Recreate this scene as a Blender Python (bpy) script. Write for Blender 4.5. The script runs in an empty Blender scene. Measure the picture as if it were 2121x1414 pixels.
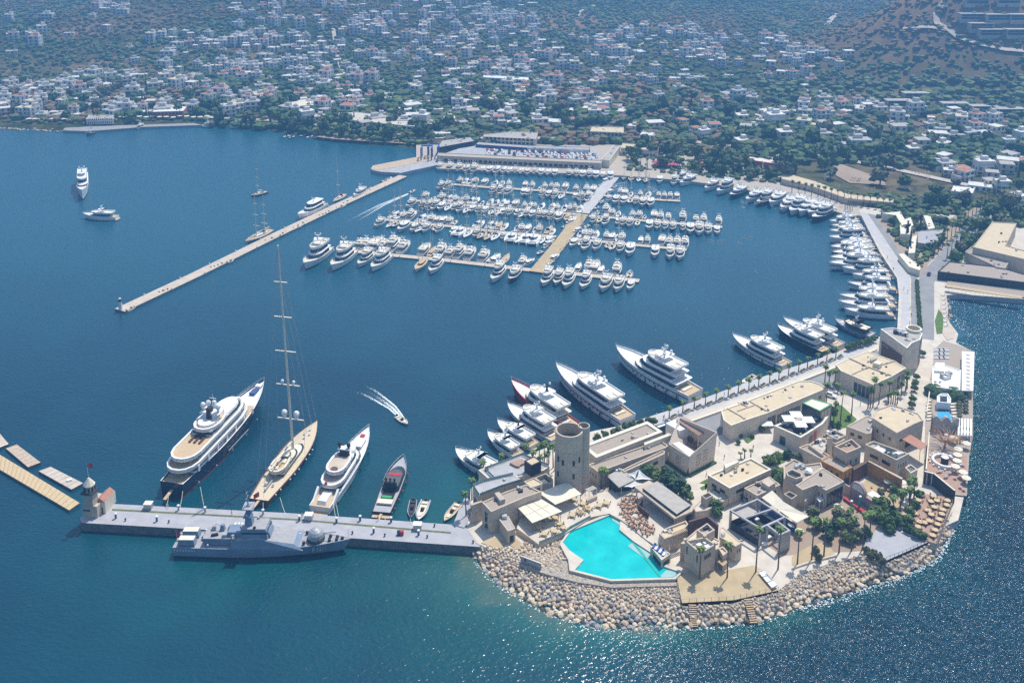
import bpy, math, random
from mathutils import Vector, noise as mnoise
R = math.radians
rnd = random.Random(7)
S = bpy.context.scene
COL = S.collection
# ---------------- camera, world, sun, exposure ----------------
F, CX, CY, PY, TH, HC = 1983.0, 1060.5, 707.0, 199.0, R(12.3), 209.0
cd = bpy.data.cameras.new("camera"); cam = bpy.data.objects.new("camera", cd); COL.objects.link(cam)
cam.location = (0, 0, HC); cam.rotation_euler = (math.pi/2-TH, 0, 0)
cd.sensor_width = 36; cd.lens = 36*F/2121; cd.shift_y = -(CY-PY)/2121; cd.clip_start = 1; cd.clip_end = 9000
S.camera = cam
SUN_EL, SUN_AZ = R(63), R(36)      # azimuth measured from +Y towards +X
W = bpy.data.worlds.new("World"); S.world = W; W.use_nodes = True
nt = W.node_tree; bg = nt.nodes["Background"]
sky = nt.nodes.new("ShaderNodeTexSky"); sky.sky_type = 'NISHITA'; sky.sun_disc = False
sky.sun_elevation = SUN_EL; sky.sun_rotation = SUN_AZ; sky.air_density = 1.2; sky.dust_density = 1.5
nt.links.new(sky.outputs[0], bg.inputs[0]); bg.inputs[1].default_value = 0.14
sl = bpy.data.lights.new("sun", 'SUN'); sl.energy = 4.6; sl.angle = R(0.53); sl.color = (1, .95, .87)
so = bpy.data.objects.new("sun", sl); COL.objects.link(so)
sd = Vector((math.sin(SUN_AZ)*math.cos(SUN_EL), math.cos(SUN_AZ)*math.cos(SUN_EL), math.sin(SUN_EL)))
so.rotation_euler = sd.to_track_quat('Z', 'Y').to_euler()
S.view_settings.view_transform = 'Standard'; S.view_settings.look = 'None'
S.view_settings.exposure = 0.10; S.view_settings.gamma = 1
S.cycles.use_denoising = False; S.cycles.max_bounces = 5; S.cycles.volume_bounces = 0; S.cycles.transparent_max_bounces = 8
S.cycles.diffuse_bounces = 3; S.cycles.glossy_bounces = 2; S.cycles.transmission_bounces = 2

# ---------------- geometry of the view: a pixel of the survey to a point at height z ----------------
def P(u, v, z=0.0):
    a = (u-CX)/F; b = (PY-v)/F
    dy = math.cos(TH)+b*math.sin(TH); dz = -math.sin(TH)+b*math.cos(TH)
    s = (z-HC)/dz
    return Vector((a*s, dy*s, z))
def proj(p):
    x, y, z = p[0], p[1], p[2]-HC
    w = y*math.cos(TH)-z*math.sin(TH); h = y*math.sin(TH)+z*math.cos(TH)
    return (CX+F*x/w, PY-F*h/w)
def lerp(a, b, t): return a+(b-a)*t
# ---------------- materials ----------------
MATS = {}
def mat(key, c, rough=.7, var=.12, scale=.6, bump=0, metal=0, spec=.4, c2=None, detail=4, coords='Object', trans=0, ior=1.45):
    m = bpy.data.materials.new(key); m.use_nodes = True; MATS[key] = m
    t = m.node_tree; b = t.nodes["Principled BSDF"]
    b.inputs["Roughness"].default_value = rough; b.inputs["Metallic"].default_value = metal
    b.inputs["Specular IOR Level"].default_value = spec; b.inputs["IOR"].default_value = ior
    tc = t.nodes.new("ShaderNodeTexCoord"); n = t.nodes.new("ShaderNodeTexNoise")
    n.inputs["Scale"].default_value = scale; n.inputs["Detail"].default_value = detail
    t.links.new(tc.outputs[coords], n.inputs["Vector"])
    r = t.nodes.new("ShaderNodeValToRGB"); r.color_ramp.elements[0].position = .32; r.color_ramp.elements[1].position = .68
    lo = [x*(1-var) for x in c] if c2 is None else c2
    hi = [min(1, x*(1+var)) for x in c] if c2 is None else c
    r.color_ramp.elements[0].color = (*lo, 1); r.color_ramp.elements[1].color = (*hi, 1)
    t.links.new(n.outputs["Fac"], r.inputs[0]); t.links.new(r.outputs[0], b.inputs["Base Color"])
    if trans: b.inputs["Transmission Weight"].default_value = trans
    if bump:
        bp = t.nodes.new("ShaderNodeBump"); bp.inputs["Strength"].default_value = min(1, bump); bp.inputs["Distance"].default_value = .1
        t.links.new(n.outputs["Fac"], bp.inputs["Height"]); t.links.new(bp.outputs[0], b.inputs["Normal"])
    return m
M = mat
M('stone', (.60,.505,.39), .9, scale=.8, bump=.5, c2=(.49,.41,.315), detail=8)
M('stone_grey', (.52,.455,.37), .9, scale=.9, bump=.5, c2=(.42,.365,.30), detail=8)
M('plaster', (.64,.55,.44), .85, .06, .4)
M('ochre', (.45,.24,.08), .9, .2, .8)
M('pinkwall', (.42,.32,.31), .9, .1, .8)
M('sandroof', (.66,.55,.37), .9, scale=.35, c2=(.58,.48,.33), detail=6)
M('gravelroof', (.45,.38,.31), .95, scale=2.5, c2=(.33,.28,.23), detail=8, bump=.5)
M('greyroof', (.42,.39,.35), .8, .08, .6)
M('white', (.80,.80,.78), .5, .05, .5)
M('cream', (.74,.68,.54), .6, .06, .5)
M('whitewall', (.66,.65,.62), .8, .12, .25)
M('warmwall', (.60,.54,.45), .85, .12, .25)
M('tileroof', (.40,.17,.10), .85, .2, 1)
M('concrete', (.42,.42,.43), .85, .12, .3)
M('concrete_dark', (.16,.16,.16), .9, .3, .6)
M('paving', (.66,.60,.50), .85, scale=.25, c2=(.55,.49,.41), detail=8)
M('promenade', (.50,.49,.48), .85, .08, .3)
M('asphalt', (.28,.28,.28), .9, .12, .15)
M('sand', (.52,.41,.25), .95, scale=.3, c2=(.43,.34,.20), detail=8)
M('gravel', (.50,.44,.36), .95, scale=1.6, c2=(.25,.22,.19), bump=1, detail=9)
M('grass', (.10,.17,.035), .9, .35, 1.2)
M('wood', (.46,.34,.21), .75, .18, 2)
M('teak', (.56,.42,.26), .7, .1, 1.5)
M('darkwood', (.15,.08,.06), .7, .3, 1.5)
M('pontoon', (.55,.47,.38), .85, .1, .3)
M('deckgrey', (.40,.40,.42), .8, .08, .3)
M('black', (.015,.015,.018), .5, .2, 2)
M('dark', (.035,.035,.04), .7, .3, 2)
M('glass', (.03,.05,.06), .12, .5, .25, spec=.4)
M('glassrail', (.20,.30,.29), .12, .15, .5, spec=.8)
M('navy', (.012,.022,.06), .25, .15, .5, spec=.6)
M('naval', (.20,.27,.36), .55, .12, .25)
M('paleteak', (.64,.54,.38), .7, .08, 1.5)
M('naval_deck', (.36,.36,.37), .8, .1, .8)
M('red', (.50,.03,.04), .5, .12, 1)
M('redroof', (.42,.21,.14), .7, .1, 1)
M('pink', (.45,.04,.12), .5, .12, 1)
M('blue', (.03,.10,.35), .5, .12, 1)
M('sky_blue', (.03,.35,.62), .5, .3, 1.2)
M('teal', (.02,.36,.32), .5, .12, 1)
M('green_awn', (.05,.35,.12), .5, .12, 1)
M('orange', (.52,.29,.16), .7, .15, 1.5)
M('charcoal', (.10,.10,.11), .5, .15, 1)
M('terracotta', (.40,.26,.19), .8, .15, 1.5)
M('straw', (.58,.45,.26), .9, .2, 3)
M('metal', (.42,.43,.44), .4, .08, 1, metal=.3)
M('steel', (.55,.56,.58), .35, .08, 1, metal=.3)
M('skin', (.45,.27,.19), .7, .05, 3)
M('cloth_blue', (.06,.10,.25), .8, .1, 3)
M('cloth_white', (.75,.75,.75), .8, .05, 3)
M('cloth_dark', (.05,.05,.06), .8, .1, 3)
M('bark', (.13,.09,.06), .95, .3, 3, bump=.5)
M('palmtrunk', (.17,.12,.085), .95, .3, 4, bump=.5)
M('leaf', (.11,.18,.045), .75, scale=.9, c2=(.055,.10,.03), coords='Object')
M('leaf_light', (.18,.24,.06), .75, scale=.9, c2=(.10,.15,.04))
M('leaf_dark', (.06,.115,.04), .8, scale=.9, c2=(.03,.065,.028))
M('leaf_olive', (.17,.18,.09), .8, scale=.9, c2=(.10,.11,.055))
M('frond', (.17,.26,.055), .7, scale=1.5, c2=(.10,.16,.035))
M('dryfrond', (.22,.17,.09), .8, .2, 2)
M('rust', (.26,.17,.09), .8, scale=.9, c2=(.15,.10,.05))
M('rock_tan', (.62,.49,.34), .9, scale=.9, c2=(.44,.34,.24), bump=.6, detail=8)
M('rock_grey', (.40,.38,.37), .9, scale=.9, c2=(.27,.26,.25), bump=.6, detail=8)
M('rock_red', (.52,.36,.25), .9, scale=.9, c2=(.36,.24,.17), bump=.6, detail=8)
M('rock_cream', (.74,.62,.46), .9, scale=.9, c2=(.56,.46,.34), bump=.6, detail=8)
M('rock_wet', (.10,.085,.06), .6, scale=.9, c2=(.06,.055,.04), bump=.6, detail=8)
M('foam', (.62,.70,.72), .6, .1, 2)
fm = mat('wake_water', (.75,.82,.84), .6, .1, 2); t_ = fm.node_tree; ns = t_.nodes.new("ShaderNodeTexNoise"); ns.inputs["Scale"].default_value = 1.6; ns.inputs["Detail"].default_value = 8; tc_ = t_.nodes.new("ShaderNodeTexCoord")
t_.links.new(tc_.outputs["Object"], ns.inputs["Vector"]); at_ = t_.nodes.new("ShaderNodeAttribute"); at_.attribute_name = "froth"
a1 = t_.nodes.new("ShaderNodeMath"); a1.operation = 'ADD'; a2 = t_.nodes.new("ShaderNodeMath"); a2.operation = 'MULTIPLY_ADD'; a2.use_clamp = True; a2.inputs[1].default_value = 3.2; a2.inputs[2].default_value = -2.35
t_.links.new(ns.outputs[0], a1.inputs[0]); t_.links.new(at_.outputs["Fac"], a1.inputs[1]); t_.links.new(a1.outputs[0], a2.inputs[0]); t_.links.new(a2.outputs[0], t_.nodes["Principled BSDF"].inputs["Alpha"])
M('bare', (.42,.33,.25), .95, scale=.05, c2=(.33,.25,.18), detail=8)
M('dirtroad', (.52,.45,.37), .95, .1, .1)
# ---------------- mesh builder ----------------
class MB:
    def __init__(s): s.v = []; s.f = []; s.m = []
    def add(s, vs, fs, m):
        o = len(s.v); s.v += [tuple(x) for x in vs]
        for f in fs: s.f.append([o+i for i in f]); s.m.append(m)
        return s
    def poly(s, pts, m): return s.add(pts, [list(range(len(pts)))], m)
    def box(s, c, sz, m, rot=0, top=None):
        x, y, z = sz[0]/2, sz[1]/2, sz[2]; tx, ty = (x, y) if top is None else (x*top, y*top)
        ca, sa = math.cos(rot), math.sin(rot); vs = []
        for (a, b, h) in ((-x,-y,0),(x,-y,0),(x,y,0),(-x,y,0),(-tx,-ty,z),(tx,-ty,z),(tx,ty,z),(-tx,ty,z)):
            vs.append((c[0]+a*ca-b*sa, c[1]+a*sa+b*ca, c[2]+h))
        return s.add(vs, [[3,2,1,0],[4,5,6,7],[0,1,5,4],[1,2,6,5],[2,3,7,6],[3,0,4,7]], m)
    def prism(s, pts, z0, z1, m, cap=True, mtop=None, bottom=False):
        pts = ccw(pts); n = len(pts)
        vs = [(p[0], p[1], z0) for p in pts]+[(p[0], p[1], z1) for p in pts]
        s.add(vs, [[i, (i+1) % n, n+(i+1) % n, n+i] for i in range(n)], m)
        if cap: s.poly([(p[0], p[1], z1) for p in pts], mtop or m)
        if bottom: s.poly([(p[0], p[1], z0) for p in reversed(pts)], m)
        return s
    def loft(s, rings, m, closed=True, caps=False):
        n = len(rings[0]); vs = [p for r in rings for p in r]; fs = []
        for j in range(len(rings)-1):
            for i in range(n if closed else n-1):
                a = j*n+i; b = j*n+(i+1) % n; fs.append([a, b, b+n, a+n])
        s.add(vs, fs, m)
        if caps: s.poly(list(reversed(rings[0])), m); s.poly(rings[-1], m)
        return s
    def tube(s, p0, p1, r0, r1, m, n=6, cap=True):
        p0, p1 = Vector(p0), Vector(p1); d = (p1-p0).normalized()
        a = d.orthogonal().normalized(); b = d.cross(a)
        r = lambda p, q: [tuple(p+a*q*math.cos(2*math.pi*i/n)+b*q*math.sin(2*math.pi*i/n)) for i in range(n)]
        return s.loft([r(p0, r0), r(p1, r1)], m, caps=cap)
    def ball(s, c, r, m, sz=1.0, n=8, k=5, rr=None, jit=0):
        rings = []
        for j in range(1, k):
            th = math.pi*j/k; q = []
            for i in range(n):
                e = 1+(rr.uniform(-jit, jit) if rr else 0)
                q.append((c[0]+r*e*math.sin(th)*math.cos(2*math.pi*i/n), c[1]+r*e*math.sin(th)*math.sin(2*math.pi*i/n), c[2]-r*sz*e*math.cos(th)))
            rings.append(q)
        s.loft(rings, m); o = [(c[0], c[1], c[2]-r*sz), (c[0], c[1], c[2]+r*sz)]
        for i in range(n):
            s.add([o[0], rings[0][(i+1) % n], rings[0][i]], [[0,1,2]], m)
            s.add([o[1], rings[-1][i], rings[-1][(i+1) % n]], [[0,1,2]], m)
        return s
    def cyl(s, c, r, h, m, n=12, r1=None, mtop=None):
        q = lambda z, rr: [(c[0]+rr*math.cos(2*math.pi*i/n), c[1]+rr*math.sin(2*math.pi*i/n), z) for i in range(n)]
        r1 = r if r1 is None else r1
        s.loft([q(c[2], r), q(c[2]+h, r1)], m); s.poly(q(c[2]+h, r1), mtop or m); return s
    def mesh(s, name, org=(0,0,0), smooth=False):
        keys = []
        for k in s.m:
            if k not in keys: keys.append(k)
        me = bpy.data.meshes.new(name)
        me.from_pydata([(x-org[0], y-org[1], z-org[2]) for x, y, z in s.v], [], s.f)
        for k in keys: me.materials.append(MATS[k])
        me.polygons.foreach_set("material_index", [keys.index(k) for k in s.m])
        if smooth: me.polygons.foreach_set("use_smooth", [True]*len(me.polygons))
        me.update(); return me
    def build(s, name, parent=None, org=None, smooth=False):
        if org is None: org = tuple(parent['_o']) if parent is not None and '_o' in parent else (0,0,0)
        o = bpy.data.objects.new(name, s.mesh(name, org, smooth)); COL.objects.link(o)
        if parent is not None: o.parent = parent
        elif org != (0,0,0): o.location = org
        return o
def area(pts): return sum(pts[i][0]*pts[(i+1) % len(pts)][1]-pts[(i+1) % len(pts)][0]*pts[i][1] for i in range(len(pts)))/2
def ccw(pts): return list(pts) if area(pts) > 0 else list(reversed(pts))
def inset(pts, t):
    pts = ccw(pts); n = len(pts); out = []
    for i in range(n):
        a, b, c = Vector(pts[i-1][:2]), Vector(pts[i][:2]), Vector(pts[(i+1) % n][:2])
        d1 = (b-a).normalized(); d2 = (c-b).normalized(); n1 = Vector((-d1.y, d1.x)); n2 = Vector((-d2.y, d2.x))
        k = (n1+n2); k = k/max(.25, k.dot(n1)) if k.length > 1e-4 else n1
        q = b+k*t; out.append((q.x, q.y))
    return out
def inpoly(x, y, pts):
    c = False; n = len(pts); j = n-1
    for i in range(n):
        a, b = pts[i], pts[j]
        if (a[1] > y) != (b[1] > y) and x < (b[0]-a[0])*(y-a[1])/(b[1]-a[1])+a[0]: c = not c
        j = i
    return c
# ---------------- tagging ----------------
def tag(o, label=None, cat=None, group=None, kind=None):
    if label: o['label'] = label
    if cat: o['category'] = cat
    if group: o['group'] = group
    if kind: o['kind'] = kind
    return o
def thing(name, label, cat, loc=(0,0,0), group=None, rz=0, local=False):
    o = bpy.data.objects.new(name, None); COL.objects.link(o); o.empty_display_size = .1
    o.location = loc; o.rotation_euler = (0, 0, rz)
    if not local: o['_o'] = tuple(loc)
    return tag(o, label, cat, group)
def dup(o, parent=None):
    c = o.copy(); COL.objects.link(c)
    if parent is not None: c.parent = parent
    for ch in o.children: dup(ch, c)
    return c
def struct(name, mb, **k): return tag(mb.build(name, **k), kind='structure')
ONES = "zeroth first second third fourth fifth sixth seventh eighth ninth tenth eleventh twelfth thirteenth fourteenth fifteenth sixteenth seventeenth eighteenth nineteenth".split()
TENS = "x x twenty thirty forty fifty sixty seventy eighty ninety".split()
def nth(i):
    if i < 20: return ONES[i]
    if i >= 100: return "hundred-and-"+nth(i-100) if i > 100 else "hundredth"
    return TENS[i//10][:-1]+"ieth" if i % 10 == 0 else TENS[i//10]+"-"+ONES[i % 10]
def number(objs, fmt):          # objs sorted left to right get their own label; fmt holds {n}
    objs = sorted(objs, key=lambda o: proj(o.location)[0])
    for i, o in enumerate(objs): o['label'] = fmt(o).format(n=nth(i+1)) if callable(fmt) else fmt.format(n=nth(i+1))
def zq(x0, y0, s): return lambda *p: [(x0+a/s, y0+b/s) for a, b in zip(p[::2], p[1::2])]
q0 = zq(930,840,2.947); q5 = zq(960,900,5.4385); q6 = zq(1200,840,6.427); q7 = zq(1200,1000,5.893); q8 = zq(1460,920,6.733)
qA = zq(1700,880,6.427); qB = zq(1640,1000,5.892); qC = zq(1860,680,3.72); qD = zq(1480,740,6.427); qE = zq(1660,680,6.427)
qF = zq(1400,1030,6.147); q3 = zq(1500,300,3.367); qx = lambda *p: list(zip(p[::2], p[1::2])); q1 = zq(600,300,4.242); q2 = zq(1050,300,4.242)
def W3(px, z): return [P(u, v, z) for u, v in px]
# ---------------- terrain ----------------
G = 3.0
coast = [P(*p) for p in qx(-500,250, -150,262, 0,264, 40,265, 130,271, 250,262, 380,257, 460,260, 560,270, 640,281, 700,292, 760,298, 850,305, 905,328, 1290,345, 1450,366, 1600,392, 1778,430)]
coast = sorted([(p.x, p.y) for p in coast])
def yc(x):
    if x > 236: return 477+max(0, (258-x))*3
    if x <= coast[0][0]: return coast[0][1]
    for a, b in zip(coast, coast[1:]):
        if x <= b[0]: return lerp(a[1], b[1], (x-a[0])/(b[0]-a[0]+1e-6))
    return coast[-1][1]-0*(x-coast[-1][0])
def ss(a, b, x):
    t = max(0, min(1, (x-a)/(b-a))); return t*t*(3-2*t)
def gauss(x, y, cx, cy, sx, sy, r=0):
    dx, dy = x-cx, y-cy; c, s = math.cos(r), math.sin(r); a = (dx*c+dy*s)/sx; b = (-dx*s+dy*c)/sy
    return math.exp(-(a*a+b*b)/2)
def H(x, y):
    d = y-yc(x)
    if d < -30: return -6
    z = lerp(-6, 2.3, ss(-14, 4, d))
    if d > 0:
        n = mnoise.noise(Vector((x*.004, y*.004, 1)))
        z += ss(60, 500, y-780)*12+max(0, y-1050)*.022+ss(0, 300, y-900)*n*7
        z += 42*gauss(x, y, -430, 1390, 170, 150)+20*gauss(x, y, -150, 1500, 200, 130)
        z += 85*gauss(x, y, 650, 1100, 150, 110, .25)+58*gauss(x, y, 500, 1060, 78, 66)
        z += ss(1780, 2500, y)*185
        z += mnoise.fractal(Vector((x*.01, y*.01, 3)), .8, 2, 4)*ss(1000, 1400, y)*4
    return z
def ground(u, v, z0=0):       # where the line of sight through (u,v) meets the land
    a = P(u, v, 0); o = Vector((0,0,HC)); d = (a-o).normalized(); s = 350.0
    while s < 3000:
        p = o+d*s
        if p.z <= max(H(p.x, p.y), z0): return Vector((p.x, p.y, max(H(p.x, p.y), z0)))
        s += 4
    return o+d*s
ys = []; y = 440.0
while y < 3200: ys.append(y); y += 7 if y < 1200 else (12 if y < 1900 else 50)
xs = [i*12.0-1900 for i in range(318)]
mb = MB(); vs = [(x+(math.sin(y*.7)*2), y, H(x, y)) for y in ys for x in xs]; nx = len(xs)
mb.add(vs, [[j*nx+i, j*nx+i+1, (j+1)*nx+i+1, (j+1)*nx+i] for j in range(len(ys)-1) for i in range(nx-1)
            if max(vs[j*nx+i][2], vs[j*nx+i+1][2], vs[(j+1)*nx+i][2], vs[(j+1)*nx+i+1][2]) > -5.9], 'bare')
tm = mat('terrain', (.2,.2,.1)); t = tm.node_tree; bs = t.nodes["Principled BSDF"]; bs.inputs["Roughness"].default_value = 1; bs.inputs["Specular IOR Level"].default_value = .1
def ramp(fac, cols, pos):
    r = t.nodes.new("ShaderNodeValToRGB")
    while len(r.color_ramp.elements) < len(cols): r.color_ramp.elements.new(.5)
    for e, c, p in zip(r.color_ramp.elements, cols, pos): e.position = p; e.color = (*c, 1)
    t.links.new(fac, r.inputs[0]); return r
tc = t.nodes.new("ShaderNodeTexCoord")
def noi(sc, det=6):
    n = t.nodes.new("ShaderNodeTexNoise"); n.inputs["Scale"].default_value = sc; n.inputs["Detail"].default_value = det
    t.links.new(tc.outputs["Object"], n.inputs["Vector"]); return n
n1, n2, n3 = noi(.006), noi(.09, 8), noi(.4, 6)
r1 = ramp(n1.outputs[0], [(.05,.07,.026),(.11,.105,.05),(.25,.17,.105)], [.42,.53,.66])
r2 = ramp(n2.outputs[0], [(.35,.42,.35),(1,1,1),(1.0,.95,.85)], [.38,.55,.75])
mx = t.nodes.new("ShaderNodeMixRGB"); mx.blend_type = 'MULTIPLY'; mx.inputs[0].default_value = .85
t.links.new(r1.outputs[0], mx.inputs[1]); t.links.new(r2.outputs[0], mx.inputs[2])
md = t.nodes.new("ShaderNodeMixRGB"); ad_ = t.nodes.new("ShaderNodeAttribute"); ad_.attribute_name = "dry"; md.inputs[2].default_value = (.27,.17,.10,1); t.links.new(ad_.outputs['Fac'], md.inputs[0]); t.links.new(mx.outputs[0], md.inputs[1]); t.links.new(md.outputs[0], bs.inputs["Base Color"])
mb.m = ['terrain']*len(mb.m); mb2 = mb
ter = struct('hillside_terrain', mb, smooth=True); dr = ter.data.attributes.new("dry", 'FLOAT', 'POINT'); dr.data.foreach_set("value", [min(.85, 1.1*gauss(v.co.x, v.co.y, 530, 1075, 130, 95)+.7*gauss(v.co.x, v.co.y, 150, 1350, 120, 60)) for v in ter.data.vertices])
# ---------------- water ----------------
shore_px = qx(982,1150, 1000,1182, 1030,1210, 1080,1243, 1150,1278, 1220,1300, 1300,1306, 1380,1303, 1440,1302, 1500,1298, 1570,1290, 1640,1265, 1720,1240, 1800,1215, 1880,1190, 1935,1160, 1968,1110, 1985,1060, 2003,1000, 2012,900, 2018,800, 2018,725)
shore = [P(u, v, 0) for u, v in shore_px]
def dseg(p, a, b):
    ax, ay, bx, by = a[0], a[1], b[0], b[1]; dx, dy = bx-ax, by-ay
    q = max(0, min(1, ((p[0]-ax)*dx+(p[1]-ay)*dy)/(dx*dx+dy*dy+1e-9)))
    return math.hypot(p[0]-ax-q*dx, p[1]-ay-q*dy)
def dshore(p): return min(dseg(p, a, b) for a, b in zip(shore, shore[1:]))
wx = [-2500, -1500, -900]+[-600+i*8 for i in range(140)]+[900, 1500, 2500]
wy = [-600, -200, 100]+[140+i*6 for i in range(60)]+[560+i*25 for i in range(28)]
mb = MB(); mb.add([(x, y, 0) for y in wy for x in wx], [[j*len(wx)+i, j*len(wx)+i+1, (j+1)*len(wx)+i+1, (j+1)*len(wx)+i] for j in range(len(wy)-1) for i in range(len(wx)-1)], 'bare')
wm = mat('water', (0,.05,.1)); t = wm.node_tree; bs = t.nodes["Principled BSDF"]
bs.inputs["Roughness"].default_value = .19; bs.inputs["IOR"].default_value = 1.33; bs.inputs["Specular IOR Level"].default_value = .8
tc = t.nodes.new("ShaderNodeTexCoord"); at = t.nodes.new("ShaderNodeAttribute"); at.attribute_name = "shallow"
deep = ramp(noi(.012, 4).outputs[0], [(.001,.029,.056),(.0015,.040,.070),(.002,.052,.084)], [.35,.5,.65])
mp = t.nodes.new("ShaderNodeMath"); mp.operation = 'ADD'; ng = noi(.06, 6)
mm = t.nodes.new("ShaderNodeMath"); mm.operation = 'MULTIPLY_ADD'; mm.inputs[1].default_value = .9; mm.inputs[2].default_value = -.45
t.links.new(ng.outputs[0], mm.inputs[0]); t.links.new(at.outputs["Fac"], mp.inputs[0]); t.links.new(mm.outputs[0], mp.inputs[1])
m2 = t.nodes.new("ShaderNodeMath"); m2.operation = 'MULTIPLY'; m2.use_clamp = True; t.links.new(mp.outputs[0], m2.inputs[0]); t.links.new(at.outputs["Fac"], m2.inputs[1])
sh = ramp(m2.outputs[0], [(0,0,0),(.0,.03,.012),(.012,.06,.03),(.06,.085,.035)], [.0,.35,.8,1])
ad = t.nodes.new("ShaderNodeMixRGB"); ad.blend_type = 'ADD'; ad.inputs[0].default_value = 1
painted_sheen_mix = t.nodes.new("ShaderNodeMixRGB"); ab = t.nodes.new("ShaderNodeAttribute"); ab.attribute_name = "basin"; painted_sheen_mix.inputs[2].default_value = (.010,.092,.142,1)  # painted light: haze and sky reflection on distant water put into base colour
t.links.new(ab.outputs["Fac"], painted_sheen_mix.inputs[0]); t.links.new(deep.outputs[0], painted_sheen_mix.inputs[1]); t.links.new(painted_sheen_mix.outputs[0], ad.inputs[1]); t.links.new(sh.outputs[0], ad.inputs[2]); t.links.new(ad.outputs[0], bs.inputs["Base Color"])
# waves: a swell and fine ripples
def wave(sc, dist, st, prev=None, stretch=(1,1,1), det=4):
    mpn = t.nodes.new("ShaderNodeMapping"); mpn.inputs["Scale"].default_value = stretch; mpn.inputs["Rotation"].default_value = (0,0,.5)
    n = t.nodes.new("ShaderNodeTexNoise"); n.inputs["Scale"].default_value = sc; n.inputs["Detail"].default_value = det
    t.links.new(tc.outputs["Object"], mpn.inputs[0]); t.links.new(mpn.outputs[0], n.inputs["Vector"])
    b = t.nodes.new("ShaderNodeBump"); b.inputs["Strength"].default_value = st; b.inputs["Distance"].default_value = dist
    mu = t.nodes.new("ShaderNodeMath"); mu.operation = 'MULTIPLY'; ac = t.nodes.new("ShaderNodeAttribute"); ac.attribute_name = "chop"; t.links.new(n.outputs[0], mu.inputs[0]); t.links.new(ac.outputs['Fac'], mu.inputs[1]); t.links.new(mu.outputs[0], b.inputs["Height"])
    if prev: t.links.new(prev.outputs[0], b.inputs["Normal"])
    return b
b1 = wave(.12, 1.6, .8, stretch=(1,2.2,1)); b2 = wave(.55, 2.2, 1, b1, (1,1.6,1), 2); b2 = wave(1.3, .5, 1, b2, (1,1.3,1), 1)
t.links.new(b2.outputs[0], bs.inputs["Normal"])
mb.m = ['water']*len(mb.m)
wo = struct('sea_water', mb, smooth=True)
att = wo.data.attributes.new("shallow", 'FLOAT', 'POINT')
vals = []
dots = [(P(u, v), r, a) for u, v, r, a in ((470,1190,22,.5),(120,1250,30,.25),(930,1010,25,.35),(700,1000,40,.3),(300,1110,20,.3),(1000,1230,28,.6),(870,1240,40,.35),(1600,760,20,.3))]
for v in wo.data.vertices:
    x, y = v.co.x, v.co.y; s = 0
    if 100 < y < 700 and abs(x) < 320:
        d = dshore((x, y)); s = math.exp(-d/7.0)*(.9 if x < 90 else .5)+.12*math.exp(-d/45.)
        for c, r, a in dots: s += a*math.exp(-((x-c.x)**2+(y-c.y)**2)/(2*r*r))*.6
        d2 = abs(y-(yc(x)))
    dc = abs(yc(x)-y)
    if dc < 40 and x < 230: s = max(s, .55*math.exp(-dc/14))
    vals.append(min(1, s))
att.data.foreach_set("value", vals)
sea = [(p.x, p.y) for p in (P(u, v) for u, v in qx(400,1130, 980,1150, 1440,1310, 1985,1080, 2018,725, 1960,612, 2700,600, 2700,1600, 400,1600))]
ac_ = wo.data.attributes.new("chop", 'FLOAT', 'POINT'); cvv = []
for v in wo.data.vertices:
    x, y = v.co.x, v.co.y; c = .12
    if inpoly(x, y, sea): c = .15+.85*ss(1100, 1850, proj((x, y, 0))[0])
    elif y < 200: c = 1
    cvv.append(c)
ac_.data.foreach_set("value", cvv)
painted_sheen = wo.data.attributes.new("basin", 'FLOAT', 'POINT'); painted_sheen.data.foreach_set("value", [max(ss(300, 620, v.co.y)*.8, .9*ss(170, 230, v.co.x)*ss(150, 330, v.co.y)) for v in wo.data.vertices])  # weight of the painted sky sheen with distance, and of glint brightness at right
# ---------------- land slabs ----------------
edge = qx(962,1118, 972,1060, 975,1010, 1000,985, 1060,952, 1120,930, 1180,905, 1232,890, 1285,880, 1380,850, 1455,824, 1560,785, 1700,740, 1760,719, 1816,697, 1858,690, 1862,610, 1858,575, 1822,520, 1779,436)
rightedge = qx(1985,1075, 2003,1000, 2006,900, 2012,725, 1980,708, 1985,690, 1962,660, 1958,610, 1990,608, 2400,640)
rocktop_px = qx(985,1122, 1015,1135, 1060,1150, 1130,1172, 1190,1190, 1268,1198, 1340,1198, 1400,1196, 1412,1250, 1610,1222, 1655,1190, 1790,1152, 1830,1168, 1925,1124, 1948,1104, 1962,1085)
A = [P(u, v, G) for u, v in edge]
Bp = [P(u, v, G) for u, v in qx(*[c for p in rocktop_px for c in p])]
C = [P(u, v, G) for u, v in rightedge]
far = [P(2400,470,G), P(1900,440,G), P(1790,428,G)]
mb = MB(); mb.prism([(p.x, p.y) for p in Bp+C+far+list(reversed(A))], -4, G-.3, 'concrete', mtop='paving')
struct('promontory_ground', mb)
# north quays behind the marina (boatyard) and along the north-east shore
def slab(name, px, z, m, z0=-3, mt=None, kind='structure', label=None, cat=None):
    mb = MB(); mb.prism([(p.x, p.y) for p in W3(px, z)], z0, z, m, mtop=mt)
    o = mb.build(name); return tag(o, label, cat, None, kind)
def sheet(name, px, z, m, kind='structure'):
    mb = MB(); mb.poly(ccw([(p.x, p.y, z) for p in W3(px, z)]) if area([(p.x, p.y) for p in W3(px, z)]) > 0 else list(reversed([(p.x, p.y, z) for p in W3(px, z)])), m)
    return tag(mb.build(name), kind=kind)
slab('north_quay', qx(862,330, 905,338, 905,349, 1000,352, 1280,363, 1420,374, 1520,388, 1600,404, 1640,412, 1640,300, 862,300), 2.4, 'concrete', mt='stone_grey')
slab('boatyard_apron', qx(770,352, 775,343, 870,325, 930,318, 960,330, 905,342, 830,358, 790,356), 2.45, 'concrete')
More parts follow.
